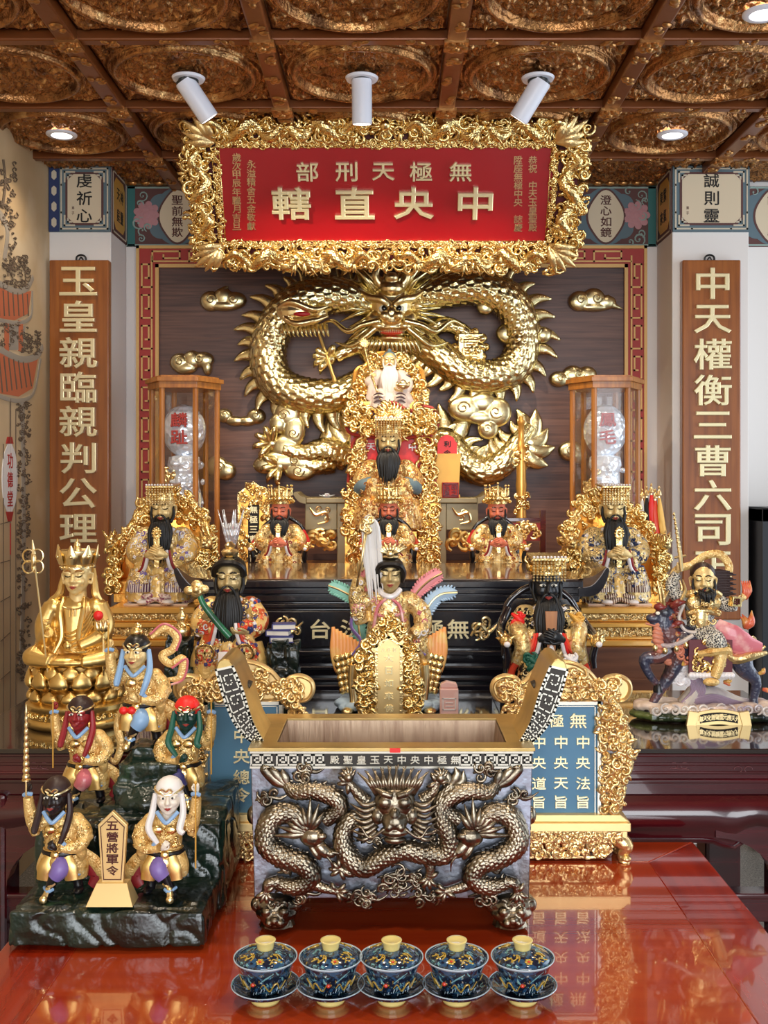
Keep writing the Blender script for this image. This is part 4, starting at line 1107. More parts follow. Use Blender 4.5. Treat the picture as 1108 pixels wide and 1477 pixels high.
b = dmb(); b.ell((0, -53, 204.5), (16, 5, 3.5)); b.build('mouth', M['orange_red'], head)
b = dmb()
for k in range(7):
    for s in (-1, 1): b.tube([(s*(1.5+2.6*k), -60+abs(k)*1.3, 207.5), (s*(1.5+2.6*k), -61+abs(k)*1.3, 203.5)], [1.4, .3], n=5)
b.build('teeth', M['gold_plain'], head)
b = dmb()                                              # mane, whiskers, beard
for k in range(34):
    a = math.radians(-35+250*k/33.0); L = rr.uniform(42, 72)
    if 70 < math.degrees(a) < 110: L *= .55
    c = np.array([26*math.cos(a), -20, 244+24*math.sin(a)]); d = np.array([math.cos(a), 0, math.sin(a)]); tn = np.array([-math.sin(a), 0, math.cos(a)])*rr.choice((-1, 1))
    b.tube(spline([c, c+d*L*.45+tn*6+np.array([0, -14, 0]), c+d*L+tn*rr.uniform(2, 16)+np.array([0, -8, 0])], 5), [8, 8, 5.5, .8], n=7, rb=[4.5, 4.5, 3, .6])
for k in range(13):
    x = (k-6)*5; b.tube(spline([(x, -38, 200), (x*1.15, -44, 190), (x*1.4, -40, 178-5*rr.random())], 4), [4.5, 4, .7], n=6)
b.build('mane', GW, t, smooth=180)
b = dmb()
for s in (-1, 1):
    b.cut(); b.tube(spline([(s*16, -60, 220), (s*42, -58, 214), (s*62, -54, 206), (s*84, -44, 222), (s*104, -34, 216)], 7), [5, 4.5, 4, 3, 1])
    b.tube(spline([(s*18, -56, 214), (s*38, -54, 198), (s*56, -50, 186), (s*80, -42, 192)], 6), [5, 4.5, 3.5, .8])
b.build('whisker', GW, t, smooth=180)
def claw(nm, pts, r, c, fing, L=20):
    b = dmb(); p = spline([(x-CX, y_, CY-y) for x, y, y_ in pts], 8); scaly(b, p, r, n=9, sv=5, amp=.14, su=8)
    cc = np.array([c[0]-CX, c[2], CY-c[1]]); b.ell(cc, (12, 9, 11), n=8)
    for a in fing:
        a = math.radians(a); d = np.array([math.cos(a), 0, math.sin(a)])
        b.tube(spline([cc, cc+d*L*.6+np.array([0, -9, 0]), cc+d*L+np.array([0, -12, 0]), cc+d*L*1.25+np.array([0, -2, -4])], 4), [6, 6, 4.5, .8], n=7)
    return b.build(nm, GW, t, smooth=180)
claw('foreleg', [(540, 520, -14), (522, 500, -24), (500, 508, -28), (485, 518, -30)], [14, 13, 10, 8], (474, 520, -32), (140, 170, 205, 240, 60), 17)
claw('foreleg', [(610, 480, -14), (640, 470, -22), (668, 480, -26), (678, 492, -28)], [13, 11, 9, 7], (682, 497, -28), (20, 330, 290, 250), 15)
claw('hind_leg', [(500, 660, -14), (470, 650, -22), (440, 655, -24), (410, 648, -26)], [19, 17, 13, 10], (394, 640, -26), (75, 110, 150, 190, 230), 22)
claw('hind_leg', [(480, 668, -14), (455, 672, -22), (425, 672, -24)], [14, 12, 9], (405, 672, -26), (150, 190, 230, 265), 22)
b = dmb(); b.tube([(460-CX, -40, CY-478), (491-CX, -40, CY-571)], [2.6, 2.8], n=8); b.ell((460-CX, -40, CY-476), (4, 4, 5)); b.build('brush_rod', M['gold_satin'], t)
b = dmb()                                              # carved seal hanging in the right coil
b.box((677-CX, -30, CY-503), (36, 14, 38)); so = b.build('seal_block', GW, t, smooth=0, bevel=.006)
b = dmb(); put_char(b, '富', 677-CX, CY-503, 32, 33, -42, -36, .03)
for k in range(10):
    a = k*.628; b.ell((677-CX+22*math.cos(a), -30, CY-503+23*math.sin(a)), (6, 6, 6), n=5)
b.build('seal_character', M['gold_leaf'], so)
b = dmb()                                              # small fish-dragon face on the left coil
b.ell((432-CX, -48, CY-456), (30, 14, 15)); b.ell((462-CX, -46, CY-458), (14, 10, 8)); b.tube(spline([(405-CX, -48, CY-458), (430-CX, -62, CY-474), (456-CX, -60, CY-470), (476-CX, -50, CY-462)], 5), [4, 5, 5, 2]); b.tube(spline([(405-CX, -48, CY-452), (425-CX, -60, CY-444), (455-CX, -58, CY-454), (476-CX, -50, CY-448)], 5), [4, 5, 5, 2])
fd = b.build('fish_head', M['gold_plain'], t, remesh=1.2*KD, relax=1)
b = dmb(); b.ell((440-CX, -62, CY-461), (12, 3, 3.4)); b.build('red_eye', M['red'], fd)
b = dmb()
for k in range(11): b.tube(spline([(412-CX+6*k, -50, CY-474), (414-CX+6*k, -54, CY-484), (417-CX+6*k, -50, CY-491)], 3), [3.2, 2.6, .6], n=5)
b.build('fish_beard', GW, fd)

def cloud_mesh(mb, blobs, curls, dep=9):
    for (x, z, rx, rz_) in blobs: mb.ell((x, -dep*.5, z), (rx, dep, rz_), n=10); mb.ell((x, -dep*.2, z), (rx*1.08, dep*.7, rz_*1.08), n=10)
def curl_mesh(mb, curls, dep=9):
    for (x, z, r, s) in curls:
        mb.cut(); th = np.linspace(0, 1, 26); a = s*th*9.0; rad = r*(1-th*.88)
        mb.tube(np.stack([x+rad*np.cos(a), np.full(26, -dep*1.42), z+rad*np.sin(a)], 1), r*.15, n=6)
def cloud(px, py, blobs, curls, label, matn='gold_cloud', par=None, Y=4.86, nm='gilded_cloud', tail=None, dep=6):
    k = Y/F
    if par is None:
        c = thing(nm, label, 'cloud ornament', ((px-CX)*k, YB-.042, ZC-(py-CY)*k), 0, 'gilded clouds on the walnut backdrop'); mb = MB(k); off = (0, 0)
    mb = MB(k); cloud_mesh(mb, blobs, curls, dep)
    if tail is not None: mb.tube(spline([(x, -dep*.5, z) for x, z in tail], 5), [8, 6, 3.5, .8], n=8, rb=[5, 4, 3, 1], up=(0, -1, 0), tw=math.pi/2)
    if par is None:
        mb.build('cloud_body', M[matn], c, remesh=1.1*k, relax=3)
        mb = MB(k); curl_mesh(mb, curls, dep); mb.build('scroll_line', M[matn], c)
    else:
        for i in range(len(mb.v)): mb.v[i] = mb.v[i]+np.array([px-CX, -26, CY-py])
        o = mb.build('cloud_body', M[matn], par, remesh=1.1*k, relax=3)
        m2 = MB(k); curl_mesh(m2, curls, dep)
        for i in range(len(m2.v)): m2.v[i] = m2.v[i]+np.array([px-CX, -26, CY-py])
        m2.build('scroll_line', M[matn], o)
B1 = [(-20, -1, 15, 14), (-2, 5, 13, 13), (14, 0, 17, 12), (0, -8, 22, 7)]
C1 = [(-19, 0, 8, 1), (13, 1, 7, -1)]
cloud(323, 432, B1, C1, 'gilded scroll cloud with a raised tip just below the signboard', tail=[(-4, 8), (0, 16), (6, 20)])
cloud(276, 522, [(-18, 0, 14, 13), (0, 4, 13, 13), (16, 4, 15, 11), (-10, -8, 16, 9), (22, -6, 7, 12)], [(-17, 1, 8, 1), (10, 5, 7, -1)], 'gilded scroll cloud above the glass case on the mural side')
cloud(345, 603, [(-22, 4, 11, 10), (-6, -4, 14, 7), (10, -4, 14, 7), (24, 3, 13, 11)], [(-22, 5, 6, 1), (24, 4, 6, -1)], 'slim two scroll gilded cloud between a glass case and the dragon')
cloud(318, 676, [(-6, 3, 15, 15), (6, -3, 15, 13)], [(-2, 2, 9, 1)], 'round gilded cloud half behind the glass case on the mural side')
cloud(858, 433, [(-20, 0, 16, 14), (0, 3, 16, 15), (18, -2, 14, 10), (0, -9, 22, 6)], [(-19, 1, 8, 1), (4, 3, 8, -1)], 'gilded scroll cloud with a long drooping tail below the signboard', tail=[(16, 4), (28, -6), (42, -12)])
cloud(830, 544, [(-22, -2, 14, 11), (-2, 4, 15, 13), (18, 4, 14, 12), (6, -6, 20, 8)], [(-20, -1, 7, 1), (6, 5, 8, -1)], 'gilded scroll cloud above the glass case on the doorway side')
cloud(828, 652, [(-4, 2, 17, 14), (8, -4, 12, 12)], [(-4, 2, 8, 1)], 'round gilded cloud behind the glass case on the doorway side')
# clouds carved as one with the dragon
DR = t
cloud(418, 618, [(0, 20, 18, 18), (8, -4, 16, 22), (-4, -28, 20, 18), (18, -48, 22, 16), (-14, 6, 12, 14)], [(-6, 18, 9, 1), (8, -8, 8, -1), (10, -46, 9, 1)], '', 'gold_cloud', DR)
cloud(405, 665, [(0, 0, 30, 14), (30, -14, 22, 14), (-20, -6, 16, 12)], [(-10, 0, 9, 1), (28, -14, 9, -1)], '', 'gold_cloud', DR)
cloud(700, 592, [(-30, 2, 24, 18), (-6, 10, 18, 14), (14, -4, 20, 20), (-8, -12, 20, 10), (2, -28, 14, 14)], [(-34, 2, 10, 1), (12, -4, 10, -1), (0, -28, 7, 1)], '', 'gold_cloud', DR)
cloud(750, 484, [(-16, 0, 20, 15), (10, 4, 18, 14), (30, -2, 12, 11)], [(-10, 0, 10, 1), (18, 4, 8, -1)], '', 'gold_cloud', DR)
cloud(684, 424, [(-8, 8, 18, 14), (6, -4, 16, 14), (14, -22, 12, 12), (-4, 22, 12, 10)], [(-8, 8, 9, 1), (10, -14, 7, -1)], '', 'gold_cloud', DR)
cloud(395, 520, [(0, 10, 18, 20), (-6, -14, 14, 16)], [(-2, 10, 10, 1), (-4, -16, 8, -1)], '', 'gold_cloud', DR)
# ------------------------------------------------------------------ figure builders (statue units: the seated figure is 175 high)
def hand(mb, T, fwd, nrm, L, curl=.5, side=1, spread=.08):
    """palm, four bent fingers of unequal length and a thumb; fwd = finger direction, nrm = back of the hand"""
    X = np.array(fwd, float); X /= np.linalg.norm(X); Z = np.array(nrm, float); Z -= Z.dot(X)*X; Z /= np.linalg.norm(Z); Y = np.cross(Z, X)*side
    A = np.stack([X, Y, Z], 1)*L; T = np.array(T, float)
    f = lambda p: T+A @ np.array(p, float)
    mb.tube([f((-.12, 0, 0)), f((.12, 0, 0)), f((.34, .0, 0)), f((.52, 0, -.01))], [.12*L, .19*L, .23*L, .20*L], n=10, rb=[.10*L, .09*L, .085*L, .075*L], up=tuple(Y))
    for i, (y, l) in enumerate(((.155, .40), (.052, .46), (-.052, .43), (-.15, .34))):
        p = np.array([.48, y, 0.]); pts = [f(p-np.array([.1, 0, 0])), f(p)]; a = 0
        for seg in (.42, .33, .25):
            a += curl*(.9 if seg > .4 else 1.1)
            p = p+np.array([math.cos(a)*l*seg, y*spread, -math.sin(a)*l*seg]); pts.append(f(p))
        mb.tube(spline(pts, 3), np.array([.062, .066, .06, .055, .045])*L, n=7)
        mb.ell(pts[-1], .043*L, n=4)
    th = [f((.05, .14, -.02)), f((.2, .27, -.05)), f((.36, .33, -.10)), f((.50, .30-.12*curl, -.12-.06*curl))]
    mb.tube(spline(th, 3), np.array([.09, .085, .07, .05])*L, n=7); mb.ell(th[-1], .05*L, n=4)

def head(root, k, c, hh, skin, eyes='down', brow='hair', lip='lips', yaw=0, pitch=0, ears=True, fierce=False, nm='head', fat=1.0):
    Mx = rotm(pitch, 0, yaw)*hh
    c = np.array(c, float)
    b = MB(k).at(c, Mx)
    b.ell((0, .06, .14), (.355, .40, .37), n=12); b.ell((0, -.06, -.10), (.31*fat, .33, .36), n=12); b.ell((0, -.25, -.385), (.12*fat, .11, .10)); b.ell((0, -.16, -.30), (.22*fat, .2, .16))
    for s in (-1, 1):
        b.ell((s*.155, -.275, -.12), (.12*fat, .11, .12)); b.ell((s*.17, -.31, .125), (.14, .07, .045 if not fierce else .055), (0, s*(-.1 if not fierce else .25), 0))
        b.ell((s*.045, -.43, -.125), (.045, .05, .04))
        b.ell((s*.14, -.335, .035), (.085, .05, .05))
        if ears: b.tube(spline([(s*.345, .0, .09), (s*.40, .04, .06), (s*.39, .05, -.08), (s*.35, .02, -.22)], 4), [.05, .055, .05, .06], n=8, rb=[.03, .03, .03, .035])
    b.tube([(0, -.37, .10), (0, -.43, .0), (0, -.475, -.10), (0, -.40, -.15)], [.04, .05, .065, .04], n=8)
    b.ell((0, -.37, -.235), (.13, .07, .03)); b.ell((0, -.36, -.285), (.10, .07, .035))
    b.tube([(0, .05, -.25), (0, .07, -.75)], [.22, .24], n=14)
    h = b.build(nm, M[skin], root, remesh=max(hh*.030, .5)*k, relax=2)
    for s in (-1, 1):
        if eyes == 'down':
            e = MB(k).at(c, Mx); e.tube(spline([(s*.065, -.388, .030), (s*.13, -.400, .012), (s*.19, -.380, .022), (s*.235, -.345, .048)], 4), [.008, .016, .016, .008], n=6); e.build('eye', M['eye_dark'], h)
        else:
            e = MB(k).at(c, Mx); e.ell((s*.14, -.365, .04), (.082, .035, .038), (0, s*(.18 if fierce else 0), 0), n=8); eo = e.build('eye', M['eye_white'], h)
            e = MB(k).at(c, Mx); e.ell((s*.13, -.393, .038), (.034, .014, .034), n=8); e.build('pupil', M['eye_dark'], eo)
        if brow:
            e = MB(k).at(c, Mx); zz = (.135, .175, .16, .12) if not fierce else (.10, .15, .215, .24)
            e.tube(spline([(s*.05, -.405, zz[0]), (s*.12, -.40, zz[1]), (s*.20, -.365, zz[2]), (s*.27, -.31, zz[3])], 4), [.012, .024, .02, .006], n=6); e.build('eyebrow', M[brow], h)
    e = MB(k).at(c, Mx); e.tube(spline([(-.10, -.405, -.255), (-.04, -.438, -.245), (0, -.436, -.252), (.04, -.438, -.245), (.10, -.405, -.255)], 3), [.008, .022, .02, .022, .008], n=6)
    e.tube(spline([(-.07, -.41, -.275), (0, -.432, -.290), (.07, -.41, -.275)], 3), [.006, .026, .006], n=6); e.build('mouth', M[lip], h)
    return h
def beard(root, k, c, hh, m_, length, width=.5, n=26, seed=1, tip=.35, mous=True):
    rr = random.Random(seed); b = MB(k)
    c = np.array(c, float)
    for i in range(n):
        u = (i+.5)/n*2-1; row = i % 2
        st = c+hh*np.array([u*.20, -.32+.16*abs(u)-.03*row, -.36+.08*abs(u)])
        L = length*(1-.28*abs(u)**1.5)*rr.uniform(.9, 1.03)
        e = c+np.array([u*hh*width*tip*1.6+rr.uniform(-.03, .03)*hh, -.50*hh-.05*row*hh, -.32*hh-L])
        mid = (st*.5+e*.5)+np.array([u*hh*width*.22, -.10*hh, .04*hh])
        b.tube(spline([st, st*.72+mid*.28+np.array([0, -.09*hh, 0]), mid, e], 5), np.array([.045, .065, .065, .012])*hh, n=6)
    if mous:
        for s in (-1, 1):
            for q in range(2):
                b.tube(spline([c+hh*np.array([s*.02, -.44, -.19]), c+hh*np.array([s*.12, -.45, -.24-.02*q]), c+hh*np.array([s*.20, -.42, -.42]), c+hh*np.array([s*(.20+.03*q), -.42, -.75])], 4), np.array([.022, .030, .024, .004])*hh, n=6)
    # sideburns
    for s in (-1, 1): b.tube(spline([c+hh*np.array([s*.33, -.06, .06]), c+hh*np.array([s*.345, -.10, -.2]), c+hh*np.array([s*.28, -.22, -.42])], 4), np.array([.03, .05, .06])*hh, n=6)
    return b.build('beard', M[m_], root, smooth=180)
def mian_crown(root, k, c, hh, gold='gold_leaf', cap='gold_leaf', bead='gold_plain', top='white_glaze', nb=10, rows=8):
    c = np.array(c, float)
    b = MB(k).at(c, np.eye(3)*hh)
    b.lathe([(.36, .14), (.42, .16), (.42, .24), (.38, .26), (.37, .52), (.30, .56)], 24, sx=1, sy=1.08)
    for i in range(12): a = i*.524; b.ell((.40*math.cos(a), .43*math.sin(a), .33), (.05, .05, .09), n=5)
    b.ell((0, -.44, .34), (.09, .04, .11), n=6)
    for s in (-1, 1): b.ell((s*.44, .02, .34), (.07, .10, .12), n=6); b.tube(spline([(s*.40, .05, .40), (s*.52, .05, .50), (s*.50, .05, .62)], 4), [.05, .05, .01])
    h = b.build('crown', M[cap], root, smooth=60)
    b = MB(k).at(c, np.eye(3)*hh); b.box((0, .02, .60), (.86, 1.16, .06), (.06, 0, 0)); b.build('crown_board', M[gold], h, smooth=0, bevel=.0006)
    b = MB(k).at(c, np.eye(3)*hh); 
    for i in range(nb): b.ell(((i-(nb-1)/2)*.086, -.575, .625), (.035, .035, .035), n=5)
    b.build('crown_gem', M[top], h)
    b = MB(k).at(c, np.eye(3)*hh)
    for i in range(nb):
        x = (i-(nb-1)/2)*.086
        for j in range(rows): b.ell((x, -.56+.006*j, .55-.072*j), (.030, .030, .033), n=4)
    b.cut()
    for i in range(nb):
        x = (i-(nb-1)/2)*.086
        for j in range(rows-2): b.ell((x, .57, .50-.072*j), (.030, .030, .033), n=4)
    b.build('bead_fringe', M[bead], h)
    return h
def flame_crown(root, k, c, hh, m_='gold_leaf'):
    c = np.array(c, float); b = MB(k).at(c, np.eye(3)*hh)
    b.lathe([(.38, .16), (.44, .17), (.45, .27), (.40, .29), (.42, .42), (.47, .62), (.43, .66), (.36, .62), (.33, .30)], 24, sy=1.05)
    for i in range(15):
        a = -math.pi/2+(i-7)*.36; r = .47; h_ = .90 if i % 2 else .76
        if i == 7: h_ = 1.0
        d = np.array([math.cos(a), 1.05*math.sin(a)]); b.tube([(d[0]*.44, d[1]*.44, .52), (d[0]*.48, d[1]*.48, h_-.08)], [.07, .025], n=6); b.ell((d[0]*.48, d[1]*.48, h_), .05, n=5)
        b.ell((d[0]*.45, d[1]*.45, .38), (.07, .05, .09), n=5)
    b.ell((0, -.48, .40), (.11, .06, .14), n=6)
    for s in (-1, 1): spiral(b, (s*.52, -.05, .3), .12, 1.1, 1.5, .035, s, .03)
    b.ell((0, 0, .66), (.34, .34, .22))
    return b.build('crown', M[m_], root, smooth=60)
def robe_body(root, k, m_, shoulder=38, lap=1.0, hem=48, arms=True, nm='robe', voxel=1.5, armspec=None):
    b = MB(k)
    b.tube([(0, 4, 34), (0, 4, 60), (0, 3, 84), (0, 3, 104), (0, 3, 113), (0, 2, 120)], [36, 31, 30, 31, 24, 12], n=20, rb=[26, 22, 20, 19, 15, 10])
    for s in (-1, 1):
        b.ell((s*shoulder*.76, 3, 105), (17, 15, 14))
        b.tube(spline([(s*14, -2, 46), (s*22, -26, 50), (s*27, -40, 48)], 4), [22, 19, 17], n=14)
        b.tube(spline([(s*27, -40, 48), (s*28, -42, 30), (s*30, -41, 4)], 4), [17, 17, 20*hem/48], n=14)
        b.tube(spline([(s*34, -16, 50), (s*40, -18, 26), (s*44, -16, 3)], 4), [16, 18, 16], n=12)
        if arms and armspec is None:
            b.tube(spline([(s*shoulder*.80, 2, 104), (s*(shoulder+5), -8, 84), (s*(shoulder-2), -22, 74), (s*18, -36, 77)], 5), [15, 16.5, 16, 11], n=14)
            b.tube(spline([(s*20, -34, 77), (s*25, -34, 64), (s*36, -26, 46), (s*46, -12, 34)], 5), [8, 11, 13, 12], n=12, rb=[7, 7, 9, 10])
    if armspec:
        for pts, r in armspec: b.tube(spline(pts, 5), r, n=14)
    b.tube([(0, -30, 52), (0, -40, 30), (0, -42, 3)], [20, 18, 26], n=14, rb=[14, 10, 10])
    b.ell((0, -14, 6), (hem, 40, 8))
    return b.build(nm, M[m_], root, remesh=voxel*k, relax=3)
def clasped_hands(root, k, skin, z=80, y=-62, L=31):
    b = MB(k)
    b.cut(); hand(b, (-15, y+6, z-3), (.86, -.25, .42), (-.1, -1, .15), L, .35, -1)
    b.cut(); hand(b, (15, y+3, z-3), (-.86, -.30, .42), (.1, -1, .15), L, .35, 1)
    return b.build('hand', M[skin], root, smooth=180)
def hu_tablet(root, k, m_, z0=58, z1=122, y=-56, w_=10, ornate=True):
    b = MB(k); b.prism([(-w_*.35, z0), (w_*.35, z0), (w_*.5, z1-12), (w_*.42, z1-4), (0, z1), (-w_*.42, z1-4), (-w_*.5, z1-12)], y, y+3)
    if ornate:
        for i in range(12): a = i*.5236; b.ell((w_*.62*math.cos(a), y, z1-11+w_*.85*math.sin(a)), 1.9, n=5)
        b.ell((0, y-1, z1-11), (3, 2, 4), n=6)
    return b.build('hand_tablet', M[m_], root, smooth=40)
def sleeve_trims(root, k, white='white_glaze', inner='crimson_cord', y=-49):
    b = MB(k)
    for s in (-1, 1): b.cut(); b.tube(spline([(s*14, y+3, 84), (s*16, y-1, 70), (s*21, y+2, 54), (s*32, y+8, 44)], 5), [2.4, 2.8, 2.8, 2], n=8)
    o_ = b.build('sleeve_edge', M[white], root)
    b = MB(k)
    for s in (-1, 1): b.cut(); b.tube(spline([(s*18, y+4, 84), (s*21, y+1, 70), (s*26, y+4, 55), (s*38, y+12, 44)], 5), [1.6, 2, 2, 1.5], n=8)
    b.build('sleeve_piping', M[inner], root)
    return o_
def chest_scrolls(root, k, m_, seed, regs, size=4, r0=1.0):
    b = MB(k); rr = random.Random(seed)
    for (x, y, z, w_, h_, n) in regs:
        for _ in range(n): spiral(b, (x+rr.uniform(-w_, w_), y, z+rr.uniform(-h_, h_)), size*rr.uniform(.7, 1.2), 1, rr.uniform(0, 6), r0, rr.choice((-1, 1)), 1.5, m=9, n=5)
    return b.build('brocade_scroll', M[m_], root, smooth=180)
def hem_part(root, k, m_, rose):
    b = MB(k)
    for s in (-1, 1):
        b.cut()
        for i in range(9):
            a = -.9+i*.24; x = s*29+17*math.sin(a*1.4); y = -41-17*math.cos(a*1.4)
            b.tube(spline([(x*.97, y+2, 36), (x, y-1, 26), (x*1.03, y-2, 19)], 3), [2.6, 3.4, 3.6], n=6)
    o_ = b.build('pleated_hem', M[m_], root)
    b = MB(k)
    a = np.linspace(-2.4, 2.4, 40)
    b.tube(np.stack([50*np.sin(a*.62), -20-42*np.cos(a*.62)+4*np.cos(a*6), 6+3*np.cos(a*5)], 1), 4.5, n=8, rb=6)
    b.tube(np.stack([47*np.sin(a*.62), -18-40*np.cos(a*.62)+4*np.cos(a*6), 14+2*np.cos(a*5)], 1), 4, n=8, rb=6)
    b.build('robe_border', M[rose], root)
    b = MB(k)
    for s in (-1, 1): b.cut(); b.ell((s*20, -64, 4), (9, 10, 4.5))
    b.build('shoe', M['white_glaze'], root)
    return o_
def apron_panel(root, k, m_, y=-58):
    b = MB(k); b.tube(spline([(0, y+14, 46), (0, y+2, 34), (0, y-3, 8)], 5), [6.5, 7.5, 8.5], n=8, rb=2, up=(1, 0, 0))
    return b.build('apron_panel', M[m_], root)
def seat_statue(nm, label, px, Y, zbase, H, robe_m, skin, hat, beard_m='beard_black', beard_len=60, hands=True, tablet='gold_leaf', group=None, rz=0, hem=('hem_purple', 'hem_rose'), hh=54, eyes='down', dx=0, cat='statue', trims=('white_glaze', 'crimson_cord')):
    k = Y/F*H/175.
    t = thing(nm, label, cat, ((px-CX)/F*Y, Y, zbase), rz, group)
    robe_body(t, k, robe_m)
    c = (0, -8, 149)
    if hat == 'mian' or hat == 'flame': cc_ = (0, -8, 149+.10*hh)
    h = head(t, k, c, hh, skin, eyes, pitch=.08)
    if beard_m: beard(t, k, (c[0], c[1], c[2]), hh, beard_m, beard_len)
    if hat == 'mian': mian_crown(t, k, cc_, hh)
    elif hat == 'flame': flame_crown(t, k, cc_, hh)
    if hands: clasped_hands(t, k, skin)
    if tablet: hu_tablet(t, k, tablet)
    if trims: sleeve_trims(t, k, *trims)
    if hem: hem_part(t, k, *hem)
    b = MB(k); b.tube(spline([(-18, -10, 116), (-9, -17, 110), (0, -20, 104), (9, -17, 110), (18, -10, 116)], 4), 3, n=8); b.build('collar', M[trims[0] if trims else 'gold_leaf'], t)
    return t, k
def horseshoe_throne(label, px, Y, zbase, k, m_='gold_orange', hgt=150, carve_n=150, seed=3, red=None):
    t = thing('carved_throne', label, 'throne', ((px-CX)/F*Y, Y, zbase))
    rr = random.Random(seed)
    b = MB(k); b.bx(-64, 64, -44, 50, 0, 12); b.bx(-58, 58, -40, 46, 12, 30); seat = b.build('seat', M[m_], t, smooth=0, bevel=.001)
    a = np.linspace(-.15, math.pi+.15, 30)
    path = np.stack([68*np.cos(a), 8+46*np.sin(a), 78+(hgt-78)*np.clip(np.sin(a), 0, 1)**1.5], 1)
    v = []; n = len(path)
    for off in (-4, 4):
        for zz in (0, 1):
            for p, an in zip(path, a): v.append((p[0]*(1+off/68), (p[1]-8)*(1+off/54)+8, p[2] if zz else 24))
    v = np.array(v); i = np.arange(n-1)
    A, B_, Cc, D_ = 0, n, 2*n, 3*n
    qs = np.concatenate([np.stack([A+i, A+i+1, B_+i+1, B_+i], 1), np.stack([Cc+i+1, Cc+i, D_+i, D_+i+1], 1), np.stack([B_+i, B_+i+1, D_+i+1, D_+i], 1)])
    b = MB(k); b.add(v, qs); b.build('back_rail', M[m_], t, smooth=180)
    b = MB(k); b.tube(path, 6, n=10)
    for p, an in zip(path, a):
        for _ in range(carve_n//30):
            q_ = np.array(p)+np.array([rr.uniform(-7, 7), rr.uniform(-6, 3), rr.uniform(-26, 14)])
            spiral(b, q_, rr.uniform(5, 9), 1.1, rr.uniform(0, 6), 2.3, rr.choice((-1, 1)), 4)
            b.ell(q_+np.array([rr.uniform(-5, 5), -4, rr.uniform(-5, 5)]), (4.5, 2.5, 2.5), (0, rr.uniform(0, 3), 0), n=4)
    b.build('carved_dragon_rail', M['gold_leaf'], t, smooth=180)
    for s in (-1, 1):
        h = MB(k); c = np.array([s*68, -34, 86])
        h.ell(c, (11, 14, 12)); h.ell(c+np.array([0, -14, -3]), (8, 9, 7)); h.ell(c+np.array([0, -20, 1]), (5, 5, 5))
        for q_ in range(14):
            d = np.array([rr.uniform(-1, 1), rr.uniform(-.3, .8), rr.uniform(-.2, 1)]); h.tube(spline([c, c+d*11, c+d*18+np.array([0, 3, 2])], 3), [4, 3.4, .6], n=5)
        h.tube([(s*66, -34, 78), (s*64, -34, 12)], [9, 8], n=10)
        h.build('dragon_arm', M['gold_leaf'], t, smooth=180)
        f = MB(k); filigree(f, lambda x, z: True, (s*64-8, s*64+8, 14, 76), 16, 7, 2.2, -44, 4, rr); f.build('arm_carving', M['gold_leaf'], t, smooth=180)
    if red:
        f = MB(k); f.bx(-46, 46, -45.5, -43, 2, 10); f.build('red_panel', M[red], t, smooth=0)
    return t

from mathutils.bvhtree import BVHTree
def embroider(root, k, seed, regs, cols, size=4.5, r0=1.1, nm='brocade_scroll'):
    """raised scrolls laid on the front of a robe; regs = (x, z, half width, half height), cols = [(material, count)]"""
    ob = next(c for c in root.children if c.name.split('.')[0] in ('robe', 'tunic'))
    me = ob.data; n = len(me.vertices); co = np.zeros(n*3, np.float32); me.vertices.foreach_get('co', co)
    tree = BVHTree.FromPolygons([tuple(v) for v in co.reshape(-1, 3)], [tuple(p_.vertices) for p_ in me.polygons])
    rr = random.Random(seed)
    for mi, (m_, cnt) in enumerate(cols):
        b = MB(k); got = 0
        for (x0, z0, w_, h_) in regs:
            b.cut()
            for _ in range(cnt):
                x, z = x0+rr.uniform(-w_, w_), z0+rr.uniform(-h_, h_)
                hit, nr, idx, d = tree.ray_cast(Vector((x*k, -3.0, z*k)), Vector((0, 1, 0)))
                if hit is None or nr.y > -.25: continue
                c = np.array(hit)/k; N = np.array(nr); U = np.cross([0, 0, 1.], N); U /= np.linalg.norm(U)+1e-9; V = np.cross(N, U)
                got += 1; s_ = size*rr.uniform(.7, 1.25); a0 = rr.uniform(0, 6.28); sg = rr.choice((-1, 1))
                if rr.random() < .72:
                    t_ = np.linspace(0, 1, 10); rad = s_*(1-t_)**.8*.9+s_*.12; a = a0+sg*7*t_
                    b.tube(c+N*.25+rad[:, None]*(np.cos(a)[:, None]*U+np.sin(a)[:, None]*V), r0*(.5+.7*np.sin(np.clip(t_*1.1+.1, 0, 1)*math.pi)), n=5)
                else:
                    for q_ in range(4):
                        a = a0+q_*1.57; p1 = c+(U*math.cos(a)+V*math.sin(a))*s_*.8
                        b.tube(spline([c, (c+p1)/2+N*.9, p1+N*.1], 2), [r0*.8, r0*1.7, r0*.3], n=5)
        if got: b.build(nm, M[m_], root, smooth=180)
UP = [(-32, 88, 16, 26), (32, 88, 16, 26)]; LAP = [(-28, 40, 18, 16), (28, 40, 18, 16)]; MID = [(0, 92, 16, 18)]
